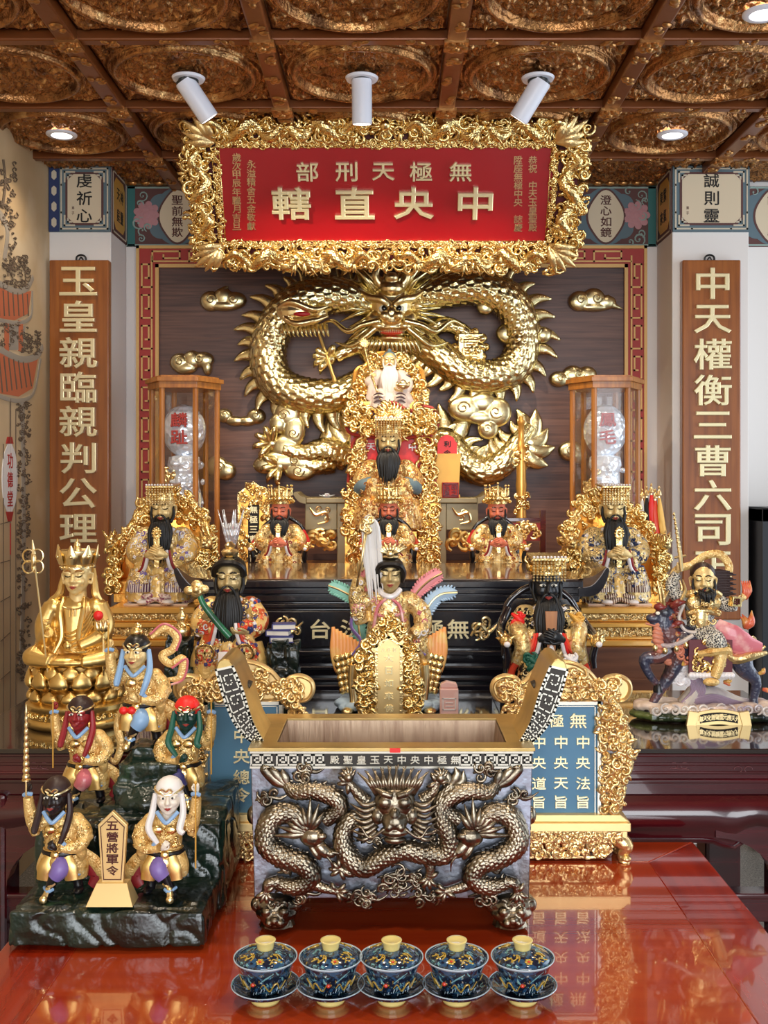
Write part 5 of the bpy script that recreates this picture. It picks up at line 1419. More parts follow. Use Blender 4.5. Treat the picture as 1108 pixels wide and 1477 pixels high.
# ------------------------------------------------------------------ the two robed emperors on the side pedestals, with their thrones
for sx, px, rb, hm, who in ((-1, 239, 'robe_white', ('hem_purple', 'hem_rose'), 'white and gold robed crowned deity holding a tablet, seated before gold throne'),
                            (1, 893, 'robe_blue', ('hem_red', 'hem_red'), 'blue and gold robed crowned deity holding a tablet, seated before gold throne')):
    Ys = 3.66; X = SX[sx]; pxx = X/Ys*F+CX
    horseshoe_throne('gilded dragon rail throne behind the %s and gold robed deity' % ('white' if sx < 0 else 'blue'), pxx, Ys+.06, 1.195, Ys/F*.98, hgt=152, seed=4+sx)
    t, k = seat_statue('deity_statue', who, pxx, Ys, 1.195+.0, 156, rb, 'face_gold', 'mian', beard_len=74, hem=hm, hh=52)
    t.location.z = 1.197
    b = MB(k); b.box((0, -20, 0), (100, 86, 3)); b.build('statue_base', M['cloud_base'], t, smooth=0, bevel=.0008)
    embroider(t, k, 3+sx, UP+LAP, [('gold_plain', 26), ('white_glaze' if sx < 0 else 'blue_paint', 10), ('violet' if sx < 0 else 'white_glaze', 6)], 4.2, 1.1)
    apron_panel(t, k, 'robe_white')

# ------------------------------------------------------------------ three red-faced crowned figures on the rear platform, each in its chair
def dragon_chair(label, px, Y, zbase, k, frame='red', seed=1, sc=1.0, gold='gold_leaf', wood='black'):
    t = thing('dragon_armchair', label, 'armchair', ((px-CX)/F*Y, Y, zbase)); rr = random.Random(seed)
    b = MB(k*sc); b.bx(-56, 56, -36, 46, 30, 38); b.build('seat', M[wood], t, smooth=0, bevel=.0008)
    for sx in (-1, 1):
        for y in (-30, 40):
            l = MB(k*sc); l.tube([(sx*52, y, 0), (sx*52, y, 34)], 4.5, n=10); l.build('leg', M[wood], t)
        b = MB(k*sc); b.tube(spline([(sx*48, 44, 104), (sx*60, 20, 84), (sx*64, -20, 74), (sx*62, -48, 72)], 6), [6, 7, 7, 6.5], n=10); ar = b.build('arm_rail', M[frame], t)
        b = MB(k*sc); c = np.array([sx*62, -54, 72]); b.ell(c, (9, 10, 9)); b.ell(c+np.array([0, -9, -2]), (6, 6, 5)); 
        for q_ in range(12):
            d = np.array([rr.uniform(-1, 1), rr.uniform(-.2, .9), rr.uniform(-.2, 1)]); b.tube(spline([c, c+d*9, c+d*15], 3), [3.2, 3, .6], n=5)
        ho = b.build('dragon_head', M[gold], ar, smooth=180)
        b = MB(k*sc); b.ell(c+np.array([0, -16, -2]), (4.5, 4, 4)); b.build('pearl', M['white_glaze'], ar)
        b = MB(k*sc); b.tube(spline([(sx*62, -50, 68), (sx*58, -46, 50), (sx*60, -44, 34)], 5), [4.5, 5.5, 4], n=10); b.build('arm_post', M['boot' if frame == 'red' else wood], ar)
    b = MB(k*sc); b.tube(spline([(-54, 44, 36), (-52, 48, 100), (-30, 50, 128), (0, 50, 138), (30, 50, 128), (52, 48, 100), (54, 44, 36)], 6), 5, n=10); b.bx(-44, 44, 46, 50, 40, 118); b.build('backrest', M[wood], t, smooth=60)
    return t
Yr = 4.06
rl = ['red faced crowned statue in gold robe beside the pointed black and gold tablet', 'red faced crowned statue in gold robe directly before the tall throne', 'red faced crowned statue in gold robe beside the dark rack and gold pillar']
cl = ['red dragon armchair under the red faced statue beside the pointed tablet', 'red dragon armchair under the red faced statue before the tall throne', 'red dragon armchair under the red faced statue beside the gold pillar']
for i, px in enumerate((405, 561, 716)):
    dragon_chair(cl[i], px, Yr, PZ, Yr/F*.62, 'red', i+3)
    t, k = seat_statue('deity_statue', rl[i], px, Yr-.005, PZ+.002, 112 if i != 1 else 113, 'robe_gold', 'face_red', 'flame', beard_len=46, hem=None, hh=56, group=None, trims=('white_glaze', 'crimson_cord'))
    embroider(t, k, i, UP+LAP, [('gold_plain', 22), ('gold_amber', 12), ('crimson_cord', 3)], 4.4, 1.2)

# ------------------------------------------------------------------ central throne with its black bearded deity
Yt_ = 4.36; k = Yt_/F
t = thing('central_throne', 'tall red and gold carved throne with crimson back panel at the centre rear', 'throne', (0, Yt_, PZ))
H = lambda py: (CY+(ZC-PZ)/k)-py
rr = random.Random(9)
b = MB(k); b.bx(-60, 60, 18, 40, 0, H(620)); b.build('throne_back', M['red'], t, smooth=0, bevel=.002)
b = MB(k); b.bx(-66, 66, -30, 36, 0, H(780)); b.build('throne_body', M['gold_orange'], t, smooth=0, bevel=.002)
b = MB(k); b.bx(-40, 40, 14, 18, H(735), H(634)); pnl = b.build('crimson_panel', M['red_bright'], t, smooth=0)
b = MB(k)
for x, ch in ((-30, '天'), (30, '中')): put_char(b, ch, x, H(644), 12, 12, 11, 14.5, .03)
b.build('throne_lettering', M['white_glaze'], pnl, smooth=0)
for sx in (-1, 1):
    out = [(sx*39, H(800)), (sx*37, H(634)), (sx*40, H(624)), (sx*55, H(636)), (sx*60, H(665)), (sx*63, H(700)), (sx*58, H(730)), (sx*60, H(800))]
    b = MB(k); filigree(b, inpoly(out), (min(p[0] for p in out), max(p[0] for p in out), H(800), H(624)), 90, 8, 2.1, 11, 6, rr, jit=.6); b.build('carved_wing', M['gold_leaf'], t, smooth=180)
    b = MB(k); b.tube(spline([(x, 12, z) for x, z in out[1:-1]], 6), 2.4, n=8); b.build('red_edge', M['frame_red'], t)
    b = MB(k); b.bx(min(sx*38, sx*66), max(sx*38, sx*66), -34, -28, 0, H(724)); ap_ = b.build('arm_front', M['gold_orange'], t, smooth=0, bevel=.001)
    b = MB(k); filigree(b, lambda x, z: True, (min(sx*40, sx*64), max(sx*40, sx*64), 4, H(700)), 34, 8, 2.0, -36, 4, rr); b.build('arm_carving', M['gold_leaf'], ap_, smooth=180)
crest = [(-66, H(600)), (-58, H(588)), (-40, H(586)), (-26, H(592)), (0, H(580)), (26, H(592)), (40, H(586)), (58, H(588)), (66, H(600)), (66, H(614)), (54, H(626)), (0, H(632)), (-54, H(626)), (-66, H(614))]
b = MB(k); cp = [(x, z) for x, _, z in spline([(x, 0, z) for x, z in crest], 5, True)]; b.prism(cp, 6, 14); cr = b.build('crest', M['wine'], t, smooth=0)
b = MB(k); filigree(b, inpoly(crest), (-66, 66, H(630), H(582)), 90, 8, 2.3, 4, 7, rr, jit=.6)
for i in range(13):
    a = math.pi*(i+.5)/13; b.tube(spline([(0, 0, H(604)), (16*math.cos(a), -2, H(604)+14*math.sin(a)), (27*math.cos(a+.12), 0, H(604)+28*math.sin(a))], 4), [4, 3.4, .6], n=6)
b.ell((0, -5, H(604)), 7); b.build('crest_carving', M['gold_leaf'], cr, smooth=180)
b = MB(k); b.tube([(x, 7, z) for x, z in cp], 2.6, n=8, closed=True); b.build('crest_edge', M['frame_red'], cr)
t, k = seat_statue('deity_statue', 'black bearded crowned deity in amber robe with grey cuffs in the red backed throne', 560, 4.30, PZ+.17, 150, 'robe_orange', 'face_gold', 'mian', beard_len=58, hands=False, tablet=None, hem=None, hh=52, trims=None)
embroider(t, k, 77, UP+LAP+MID, [('gold_plain', 26), ('oak', 12)], 4.6, 1.2)
b = MB(k)
for s in (-1, 1): b.cut(); b.tube(spline([(s*26, -26, 78), (s*40, -26, 74), (s*50, -16, 68)], 5), [12, 13, 10], n=12)
b.build('grey_cuff', M['slate'], t)
b = MB(k)
for s in (-1, 1): b.cut(); hand(b, (s*28, -36, 72), (-s*.3, -.9, -.2), (0, -.2, 1), 22, .4, -s)
b.build('hand', M['face_gold'], t, smooth=180)
bt = thing('seat_cushion', 'gold seat block under the black bearded deity in the central throne', 'seat', (-.01, 4.30, PZ))
MB().bx(-.11, .11, -.07, .0, 0, .166).build('block', M['gold_orange'], bt, smooth=0)

# ------------------------------------------------------------------ white bearded elder on the high gold throne
Ye = 4.585; k = Ye/F; ze = zy(606, 4.52)
t = thing('high_throne', 'small gold carved throne with scalloped back high above the centre', 'throne', ((561-CX)*k, Ye, ze))
H = lambda py: (CY+(ZC-ze)/k)-py
rr = random.Random(19)
b = MB(k); b.bx(-58, 58, -34, 22, 0, 7); b.bx(-44, 44, -26, 18, 7, 26); b.build('seat', M['gold_orange'], t, smooth=0, bevel=.002)
out = [(-50, 6), (-50, H(545)), (-44, H(530)), (-34, H(527)), (-26, H(514)), (-12, H(508)), (12, H(508)), (26, H(514)), (34, H(527)), (44, H(530)), (50, H(545)), (50, 6)]
cp = [(x, z) for x, _, z in spline([(x, 0, z) for x, z in out], 4)]
b = MB(k); b.prism(cp, 14, 19); b.build('back_board', M['gold_orange'], t, smooth=0)
b = MB(k); b.tube([(x, 13, z) for x, z in cp], 3.4, n=8); b.build('back_border', M['gold_orange'], t)
b = MB(k); filigree(b, inpoly(out), (-48, 48, 8, H(510)), 120, 8, 2.2, 12, 6, rr, jit=.6); b.build('back_carving', M['gold_leaf'], t, smooth=180)
for sx in (-1, 1):
    b = MB(k); b.tube([(sx*52, -20, 7), (sx*52, -20, 36)], 5, n=10); b.ell((sx*52, -20, 40), (7, 7, 6)); b.tube([(sx*52, -20, 36), (sx*50, 14, 46)], 4, n=8)
    for q_ in range(8): spiral(b, (sx*52+rr.uniform(-4, 4), -24, 10+4*q_), 5, 1, rr.uniform(0, 6), 1.7, 1, 2)
    b.build('arm', M['gold_leaf'], t, smooth=180)
k2 = 4.565/F*.56
t = thing('elder_statue', 'white bearded elder statue in ivory robe with staff and gold ingot on high throne', 'statue', ((562-CX)/F*4.56, 4.56, ze+7*k))
arms = [([(-30, 2, 104), (-44, -10, 88), (-50, -22, 86), (-42, -30, 92)], [15, 16, 14, 10]), ([(-42, -28, 90), (-44, -28, 66), (-50, -20, 40)], [10, 12, 12]),
        ([(30, 2, 104), (44, -10, 82), (40, -26, 66), (28, -36, 62)], [15, 17, 15, 10]), ([(34, -30, 62), (44, -28, 44), (52, -18, 30)], [10, 13, 13])]
robe_body(t, k2, 'cream_robe', armspec=arms)
h = head(t, k2, (0, -8, 141), 46, 'face_gold', 'down', brow='beard_white')
b = MB(k2).at((0, -8, 141), np.eye(3)*46); b.ell((0, .1, .20), (.37, .40, .34)); b.ell((0, .08, .58), (.12, .12, .10)); b.build('hair', M['slate'], h)
beard(t, k2, (0, -8, 141), 46, 'beard_white', 84, .7, 34, 5)
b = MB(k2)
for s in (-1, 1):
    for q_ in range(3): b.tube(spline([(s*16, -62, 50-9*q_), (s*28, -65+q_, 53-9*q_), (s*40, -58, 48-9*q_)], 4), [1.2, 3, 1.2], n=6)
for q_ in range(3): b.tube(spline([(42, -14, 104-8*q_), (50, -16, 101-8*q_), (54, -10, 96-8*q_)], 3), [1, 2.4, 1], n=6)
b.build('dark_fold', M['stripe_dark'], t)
b = MB(k2); b.cut(); hand(b, (-44, -38, 92), (.3, -.5, .7), (-.6, -.7, 0), 22, .9, 1); b.cut(); hand(b, (30, -46, 60), (-.8, -.4, .1), (0, -.3, -1), 24, .3, -1); b.build('hand', M['face_gold'], t, smooth=180)
b = MB(k2); b.tube(spline([(-64, -44, 176), (-56, -44, 140), (-44, -46, 96), (-28, -54, 50), (-12, -62, 10)], 6), [3, 2.8, 2.8, 2.6, 2.4], n=8)
for q_ in range(12): a = q_*.52; b.tube(spline([(-65, -44, 176), (-65+9*math.cos(a), -46, 180+9*math.sin(a)), (-65+15*math.cos(a+.3), -44, 182+15*math.sin(a+.3))], 3), [4, 3, .7], n=5)
b.build('dragon_staff', M['gold_leaf'], t, smooth=180)
b = MB(k2); b.ell((34, -58, 74), (17, 10, 7)); b.ell((34, -58, 80), (9, 8, 8)); b.tube(spline([(18, -58, 82), (22, -58, 74), (34, -58, 70), (46, -58, 74), (50, -58, 82)], 4), [2, 6, 8, 6, 2], n=8); b.build('gold_ingot', M['gold_plain'], t, smooth=180)
# ------------------------------------------------------------------ the bronze incense burner (units: photo pixels at its depth)
YF = 1.90; K = YF/F; Z0 = CY+(ZC-TZ)/K               # pixel row of the table under it
t = thing('incense_burner', 'large rectangular bronze incense burner with dragon relief and upswept handles', 'incense burner', (0, YF, TZ))
def cm(): return MB(K)
q = lambda x, y: (x-CX, Z0-y)
zt, zb = Z0-1078, Z0-1298
b = cm()                                              # tapered body
DEP = 214.
def ring(hw, y0, y1, z): return [(-hw, y0, z), (hw, y0, z), (hw, y1, z), (-hw, y1, z)]
v = ring(199, 6, DEP-6, zb)+ring(203, 0, DEP, zt-26)+ring(203, 0, DEP, zt-4)
qs = [(0, 3, 2, 1)]
for l_ in (0, 4): qs += [(l_+i, l_+(i+1) % 4, l_+4+(i+1) % 4, l_+4+i) for i in range(4)]
v += ring(170, 30, DEP-30, zt-4)+ring(165, 34, DEP-34, zt-60)
qs += [(8+i, 8+(i+1) % 4, 12+(i+1) % 4, 12+i) for i in range(4)]
b.add(v, qs); body = b.build('body', M['bronze_panel'], t, smooth=0, bevel=.0015)
b = cm(); b.add(ring(168, 32, DEP-32, zt-3)+ring(163, 36, DEP-36, zt-50), [(i, 4+i, 4+(i+1) % 4, (i+1) % 4) for i in range(4)]+[(4, 7, 6, 5)]); b.build('trough', M['trough'], t, smooth=0)
b = cm()                                              # brass rim
v = ring(207, -4, DEP+4, zt-5)+ring(207, -4, DEP+4, zt)+ring(169, 31, DEP-31, zt)+ring(169, 31, DEP-31, zt-10)
qs = []
for l_ in (0, 4, 8): qs += [(l_+i, l_+(i+1) % 4, l_+4+(i+1) % 4, l_+4+i) for i in range(4)]
qs += [(12+i, 12+(i+1) % 4, (i+1) % 4, i) for i in range(4)]
b.add(v, qs); rim = b.build('rim', M['brass'], t, smooth=0, bevel=.0012)
cm().box((570-CX, -5.2, zt-3), (15, 3, 6)).build('red_mark', M['red_bright'], t, smooth=0)
b = cm()                                              # inscription band
b.bx(-203, 203, -3, 1, zt-27, zt-6); b.build('band', M['recess'], t, smooth=0)
b = cm(); b.bx(-204, 204, -5.5, 0, zt-7.5, zt-4.5); b.bx(-204, 204, -5.5, 0, zt-29, zt-26)
for x0 in (-202, -165, -128, 98, 135, 170):
    for k in (0, 1):
        o_ = x0+k*16.5; zz = zt-24
        b.strip([(o_, zz), (o_, zz+14), (o_+13, zz+14), (o_+13, zz+4), (o_+5, zz+4), (o_+5, zz+9.5), (o_+9, zz+9.5)], 2.4, -4.8, -2)
        b.strip([(o_+1, zz), (o_+15, zz)], 2.4, -4.8, -2)
for i, ch in enumerate('殿聖皇玉天中央中極無'): put_char(b, ch, -82+i*19.3, zt-17, 14, 13, -4.8, -2, .03)
b.build('band_inscription', M['silver_line'], t, smooth=0)
def ear(s):
    out = spline([(203, Z0-1082), (216, Z0-1074), (234, Z0-1052), (250, Z0-1014), (261, Z0-974)], 8)
    inn = spline([(234, Z0-968), (219, Z0-1004), (210, Z0-1036), (203, Z0-1056), (190, Z0-1079)], 8)
    crest = spline([(261, Z0-974), (256, Z0-961), (244, Z0-958), (234, Z0-968)], 4)[1:-1]
    poly = [(s*x, z) for x, z in list(map(tuple, out))+list(map(tuple, crest))+list(map(tuple, inn))]
    e_ = cm(); e_.prism(poly, 42, 150); eo = e_.build('handle', M['brass'], t, smooth=50, bevel=.002)
    # meander-inlaid front face
    n = 60; oo = np.array([out[int(i*(len(out)-1)/(n-1))] for i in range(n)]); ii = np.array([inn[::-1][int(i*(len(inn)-1)/(n-1))] for i in range(n)])
    def pt(u, w): i = min(n-1, max(0, u*(n-1))); a = int(i); f = i-a; a2 = min(a+1, n-1); o_ = oo[a]*(1-f)+oo[a2]*f; i_ = ii[a]*(1-f)+ii[a2]*f; p = o_*(1-w)+i_*w; return (s*p[0], p[1])
    d = cm(); d.prism([pt(u, .06) for u in np.linspace(0, 1, 24)]+[pt(u, .94) for u in np.linspace(1, 0, 24)], 40.5, 42.5); d.build('handle_recess', M['recess'], eo, smooth=0)
    l = cm()
    for w in (.04, .96): l.strip([pt(u, w) for u in np.linspace(0, 1, 22)], 3.2, 38.5, 42)
    for u in (0, 1): l.strip([pt(u, .04), pt(u, .96)], 3.2, 38.5, 42)
    for k in range(5):
        a0 = .03+k*.192; L = .155; U = lambda a: a0+L*a
        for pl in ([(0, .16), (0, .84), (.95, .84), (.95, .32), (.35, .32), (.35, .62), (.65, .62)], [(0, .16), (1.1, .16)]):
            pts = []
            for (a1, w1), (a2, w2) in zip(pl[:-1], pl[1:]): pts += [pt(U(a1+(a2-a1)*f), w1+(w2-w1)*f) for f in (0, .5)]
            pts.append(pt(U(pl[-1][0]), pl[-1][1])); l.strip(pts, 2.0, 39.4, 41.5)
    l.build('meander_inlay', M['silver_line'], eo, smooth=0)
    h = cm(); c = pt(.62, .5); h.tube([(s*228, 100, Z0-1004), (s*216, 100, Z0-1008)], [6, 6], n=12, rb=[16, 16], up=(0, 0, 1)); h.build('handle_slot', M['recess'], eo)
ear(-1); ear(1)
bz = lambda x, y, d=-7: (300+x*.4783-CX, d, Z0-(940+y*.4783))
MBR = M['bronze']
def cdragon(nm, paths, head, tail, legs, mir=False, rnd=None):
    rnd = rnd or random.Random(4); b = cm()
    f = (lambda p: (1108-p[0],)+tuple(p[1:])) if mir else (lambda p: p)
    for pts, r in paths:
        r = [q_*.88 for q_ in r]; p = spline([bz(*f(x)) for x in pts], 14); scaly(b, p, r, n=12, sv=7, amp=.2, su=6.2)
        fins(b, p, 1, r, len(p)//5, 7, 4.2, 2.5, rnd=rnd)
        fins(b, p, -1, r, len(p)//6, 4, 3.5, 2.5, rnd=rnd)
    for pts in tail:
        b.tube(spline([bz(*f(x)) for x in pts], 8), [5, 8, 6, .8], n=8, rb=[3.5, 4, 3, .6], up=(0, -1, 0), tw=math.pi/2)
    for pts in legs:
        p = spline([bz(*f(x)) for x in pts], 8); scaly(b, p, [9, 7, 5], n=8, sv=5, amp=.15, su=4)
        c = p[-1]; d0 = p[-1]-p[-4]; a0 = math.atan2(d0[2], d0[0]); b.ell(c, (7, 6, 6.5), n=6)
        for k in (-1.0, -.35, .35, 1.0, 2.4):
            d = np.array([math.cos(a0+k), 0, math.sin(a0+k)])
            b.tube(spline([c, c+d*8+np.array([0, -4, 0]), c+d*14+np.array([0, -3, 0]), c+d*17+np.array([0, 1, -1])], 3), [4, 4, 3, .6], n=6)
    o_ = b.build(nm, MBR, body, smooth=180)
    return o_
def head_side(mir):
    f = (lambda p: (1108-p[0],)+tuple(p[1:])) if mir else (lambda p: p)
    s = -1 if mir else 1
    b = cm(); c = np.array(bz(*f((318, 545)), -16)); a = .75
    def L(x, z, d=0): x *= 1.25; z *= 1.25; return c+np.array([s*(x*math.cos(a)+z*math.sin(a)), d, -x*math.sin(a)+z*math.cos(a)])
    b.ell(L(0, 0), (19, 13, 15)); b.ell(L(18, -3), (18, 10, 10), (0, s*a, 0)); b.ell(L(28, 0), (9, 9, 7.5)); b.ell(L(14, -11), (15, 8, 5), (0, s*a+s*.2, 0)); b.ell(L(6, 8, -6), (9, 7, 6))
    h = b.build('side_head', MBR, body, remesh=1.1*K, relax=1)
    b = cm()
    for k in range(9):
        aa = 1.7+.28*k; d = np.array([s*math.cos(aa+(-a)), -.1, math.sin(aa-a)]); st = L(-6, 0)
        b.tube(spline([st, st+d*22+np.array([0, -4, 0]), st+d*(38+7*(k % 3))], 4), [6.5, 6, .7], n=6)
    for k in (0, 1): b.tube(spline([L(26, 2-6*k, -6), L(36, 8-14*k, -6), L(44, 4-18*k, -2)], 4), [2, 1.8, .5], n=5)
    b.build('side_mane', MBR, body, smooth=180)
for mir in (False, True):
    cdragon('right_dragon' if mir else 'left_dragon',
        [([(235, 395, -4), (265, 418, -7), (325, 415, -9), (385, 435, -9), (395, 470, -8), (350, 502, -6)], [7, 11, 13, 14, 13, 12]),
         ([(305, 520, -12), (255, 478, -12), (195, 495, -12), (180, 565, -12), (225, 605, -12), (290, 630, -12), (312, 672, -11), (265, 700, -10), (205, 690, -8)], [14, 15, 16, 17, 17, 16, 15, 13, 9]),
         ([(250, 600, -5), (240, 655, -5), (215, 630, -5)], [7, 6, 3])],
        None, [[(235, 400), (205, 385), (170, 350), (190, 345)], [(235, 398), (200, 360), (195, 342)], [(240, 396), (230, 370), (225, 350)]],
        [[(300, 680, -10), (345, 700, -12), (392, 712, -12)], [(215, 685, -9), (185, 690, -12), (178, 715, -12)]], mir)
    head_side(mir)
cdragon('centre_dragon',
    [([(500, 505, -8), (440, 495, -11), (408, 540, -12), (420, 600, -12), (470, 640, -12), (530, 610, -12), (590, 588, -12), (650, 600, -12), (712, 600, -12), (728, 555, -12), (705, 500, -11), (700, 450, -10), (735, 395, -7)], [11, 13, 14, 15, 15, 15, 15, 15, 15, 15, 14, 12, 8])],
    None, [[(730, 400), (750, 370), (745, 345)], [(735, 410), (765, 390), (770, 355)], [(725, 405), (722, 375), (715, 352)]],
    [[(480, 445, -10), (450, 415, -12), (425, 385, -13)], [(645, 440, -10), (675, 415, -12), (690, 385, -13)], [(470, 640, -10), (430, 655, -12), (400, 645, -12)], [(655, 605, -10), (670, 640, -12), (665, 672, -12)]])
b = cm(); c = np.array(bz(563, 450, -20))
X = lambda x, y, z: c+1.35*np.array([x, y*.8, z])
E = lambda *q_: tuple(1.35*v for v in q_)
b.ell(X(0, 0, 4), E(22, 14, 20)); b.ell(X(0, -10, -14), E(14, 12, 11)); b.ell(X(0, -12, -24), E(16, 10, 6)); b.ell(X(0, -6, -34), E(12, 8, 5)); b.ell(X(0, -14, -6), E(6, 8, 8))
for s in (-1, 1):
    b.ell(X(s*10, -12, 6), E(8, 6, 7)); b.ell(X(s*6, -19, -18), 6.5); b.ell(X(s*18, -2, -10), E(8, 9, 10)); b.tube([X(s*3, -14, 13), X(s*12, -15, 16), X(s*26, -6, 24)], [4.6, 5.2, 2.4])
b.build('centre_head', MBR, body, remesh=1.1*K, relax=1)
b = cm()
for k in range(19):
    x = (k-9)*2.7; b.tube(spline([X(x*.8, -4, 12), X(x*1.1, -12, 26), X(x*1.5+(4 if k % 2 else -3), -4, 44-abs(k-9)*.9)], 4), [3, 3.4, .8], n=6)
for s in (-1, 1):
    for k in range(7): b.tube(spline([X(s*18, -2, 4-5*k), X(s*32, -8, 2-6*k), X(s*(44+4*(k % 2)), -2, 10-7*k)], 4), [3.6, 3.4, .7], n=6)
    b.tube(spline([X(s*10, -18, -20), X(s*26, -16, -30), X(s*36, -12, -20), X(s*48, -8, -26)], 5), [2.2, 2, 1.6, .6], n=6)
b.build('centre_mane', MBR, body, smooth=180)
b = cm()                                              # relief clouds and pearls
rr = random.Random(8)
for (x, y, s) in ((300, 360, 1), (845, 358, 1), (190, 440, 1), (935, 440, 1), (490, 562, .9), (655, 545, .9), (570, 672, 1.3), (560, 715, 1.1), (450, 732, 1), (650, 735, 1), (300, 728, 1), (830, 730, 1), (930, 560, .6), (490, 745, .9), (620, 690, 1)):
    b.cut(); c0 = np.array(bz(x, y, -4))
    for k in range(5): spiral(b, c0+np.array([rr.uniform(-15, 15)*s, 0, rr.uniform(-9, 9)*s]), 9*s, 1.2, rr.uniform(0, 6), 2.2, rr.choice((-1, 1)), 3)
    b.tube(spline([c0+np.array([-22*s, 1, -3]), c0+np.array([-4, -1, 3]), c0+np.array([14*s, 0, 0]), c0+np.array([30*s, 2, 9*s])], 5), [1.5, 3.2, 3, .6], n=6)
b.build('relief_cloud', MBR, body, smooth=180)
b = cm()
for (x, y) in ((425, 368), (700, 370)):
    b.cut(); c0 = np.array(bz(x, y, -16)); b.ell(c0, 8, n=8)
    for k in range(5): a = .6+k*.5; b.tube(spline([c0, c0+np.array([9*math.cos(a), -2, 9*math.sin(a)]), c0+np.array([15*math.cos(a+.2), 0, 15*math.sin(a+.2)])], 3), [4, 3, .6], n=6)
b.build('pearl', MBR, body, smooth=180)
for (x, y0) in ((398-CX, 18), (738-CX, 18), (398-CX, DEP-20), (738-CX, DEP-20)):      # lion-mask feet
    b = cm(); zc = 0
    b.ell((x, y0, 38), (36, 30, 20)); b.ell((x, y0-10, 28), (31, 25, 15)); b.ell((x, y0-20, 19), (20, 15, 10)); b.tube([(x, y0, 30), (x*1.0, y0, 15), (x, y0-1, 5)], [27, 23, 27], n=14)
    for s in (-1, 1): b.ell((x+s*12, y0-28, 35), (8, 7, 7)); b.ell((x+s*27, y0-8, 38), (11, 11, 11)); b.ell((x+s*8, y0-33, 21), 6)
    b.ell((x, y0-34, 25), (7, 6, 6))
    f = b.build('foot', MBR, t, remesh=1.3*K, relax=1)
    b = cm()
    for k in range(8): spiral(b, (x+(k-3.5)*8, y0-29+abs(k-3.5)*4, 46-abs(k-3.5)*1.5), 6, 1, k, 2, 1 if k % 2 else -1, 2)
    b.build('mane_curl', MBR, f)
for s in (-1, 1):                                     # ring-lion knobs on the sides
    b = cm(); zc = Z0-1200
    b.ell((s*203, 100, zc), (12, 26, 28)); b.ell((s*212, 90, zc-4), (9, 14, 14)); b.ell((s*208, 110, zc+16), (9, 12, 10))
    for k in range(8): a = k*.78; b.ell((s*205, 100+28*math.cos(a), zc+30*math.sin(a)), (7, 8, 8), n=5)
    b.tube(spline([(s*207, 100+20*math.cos(a), zc-36+22*math.sin(a)) for a in np.linspace(0, 6.28, 13)[:-1]], 3, True), 3.5, closed=True)
    b.build('side_boss', MBR, t, smooth=180)

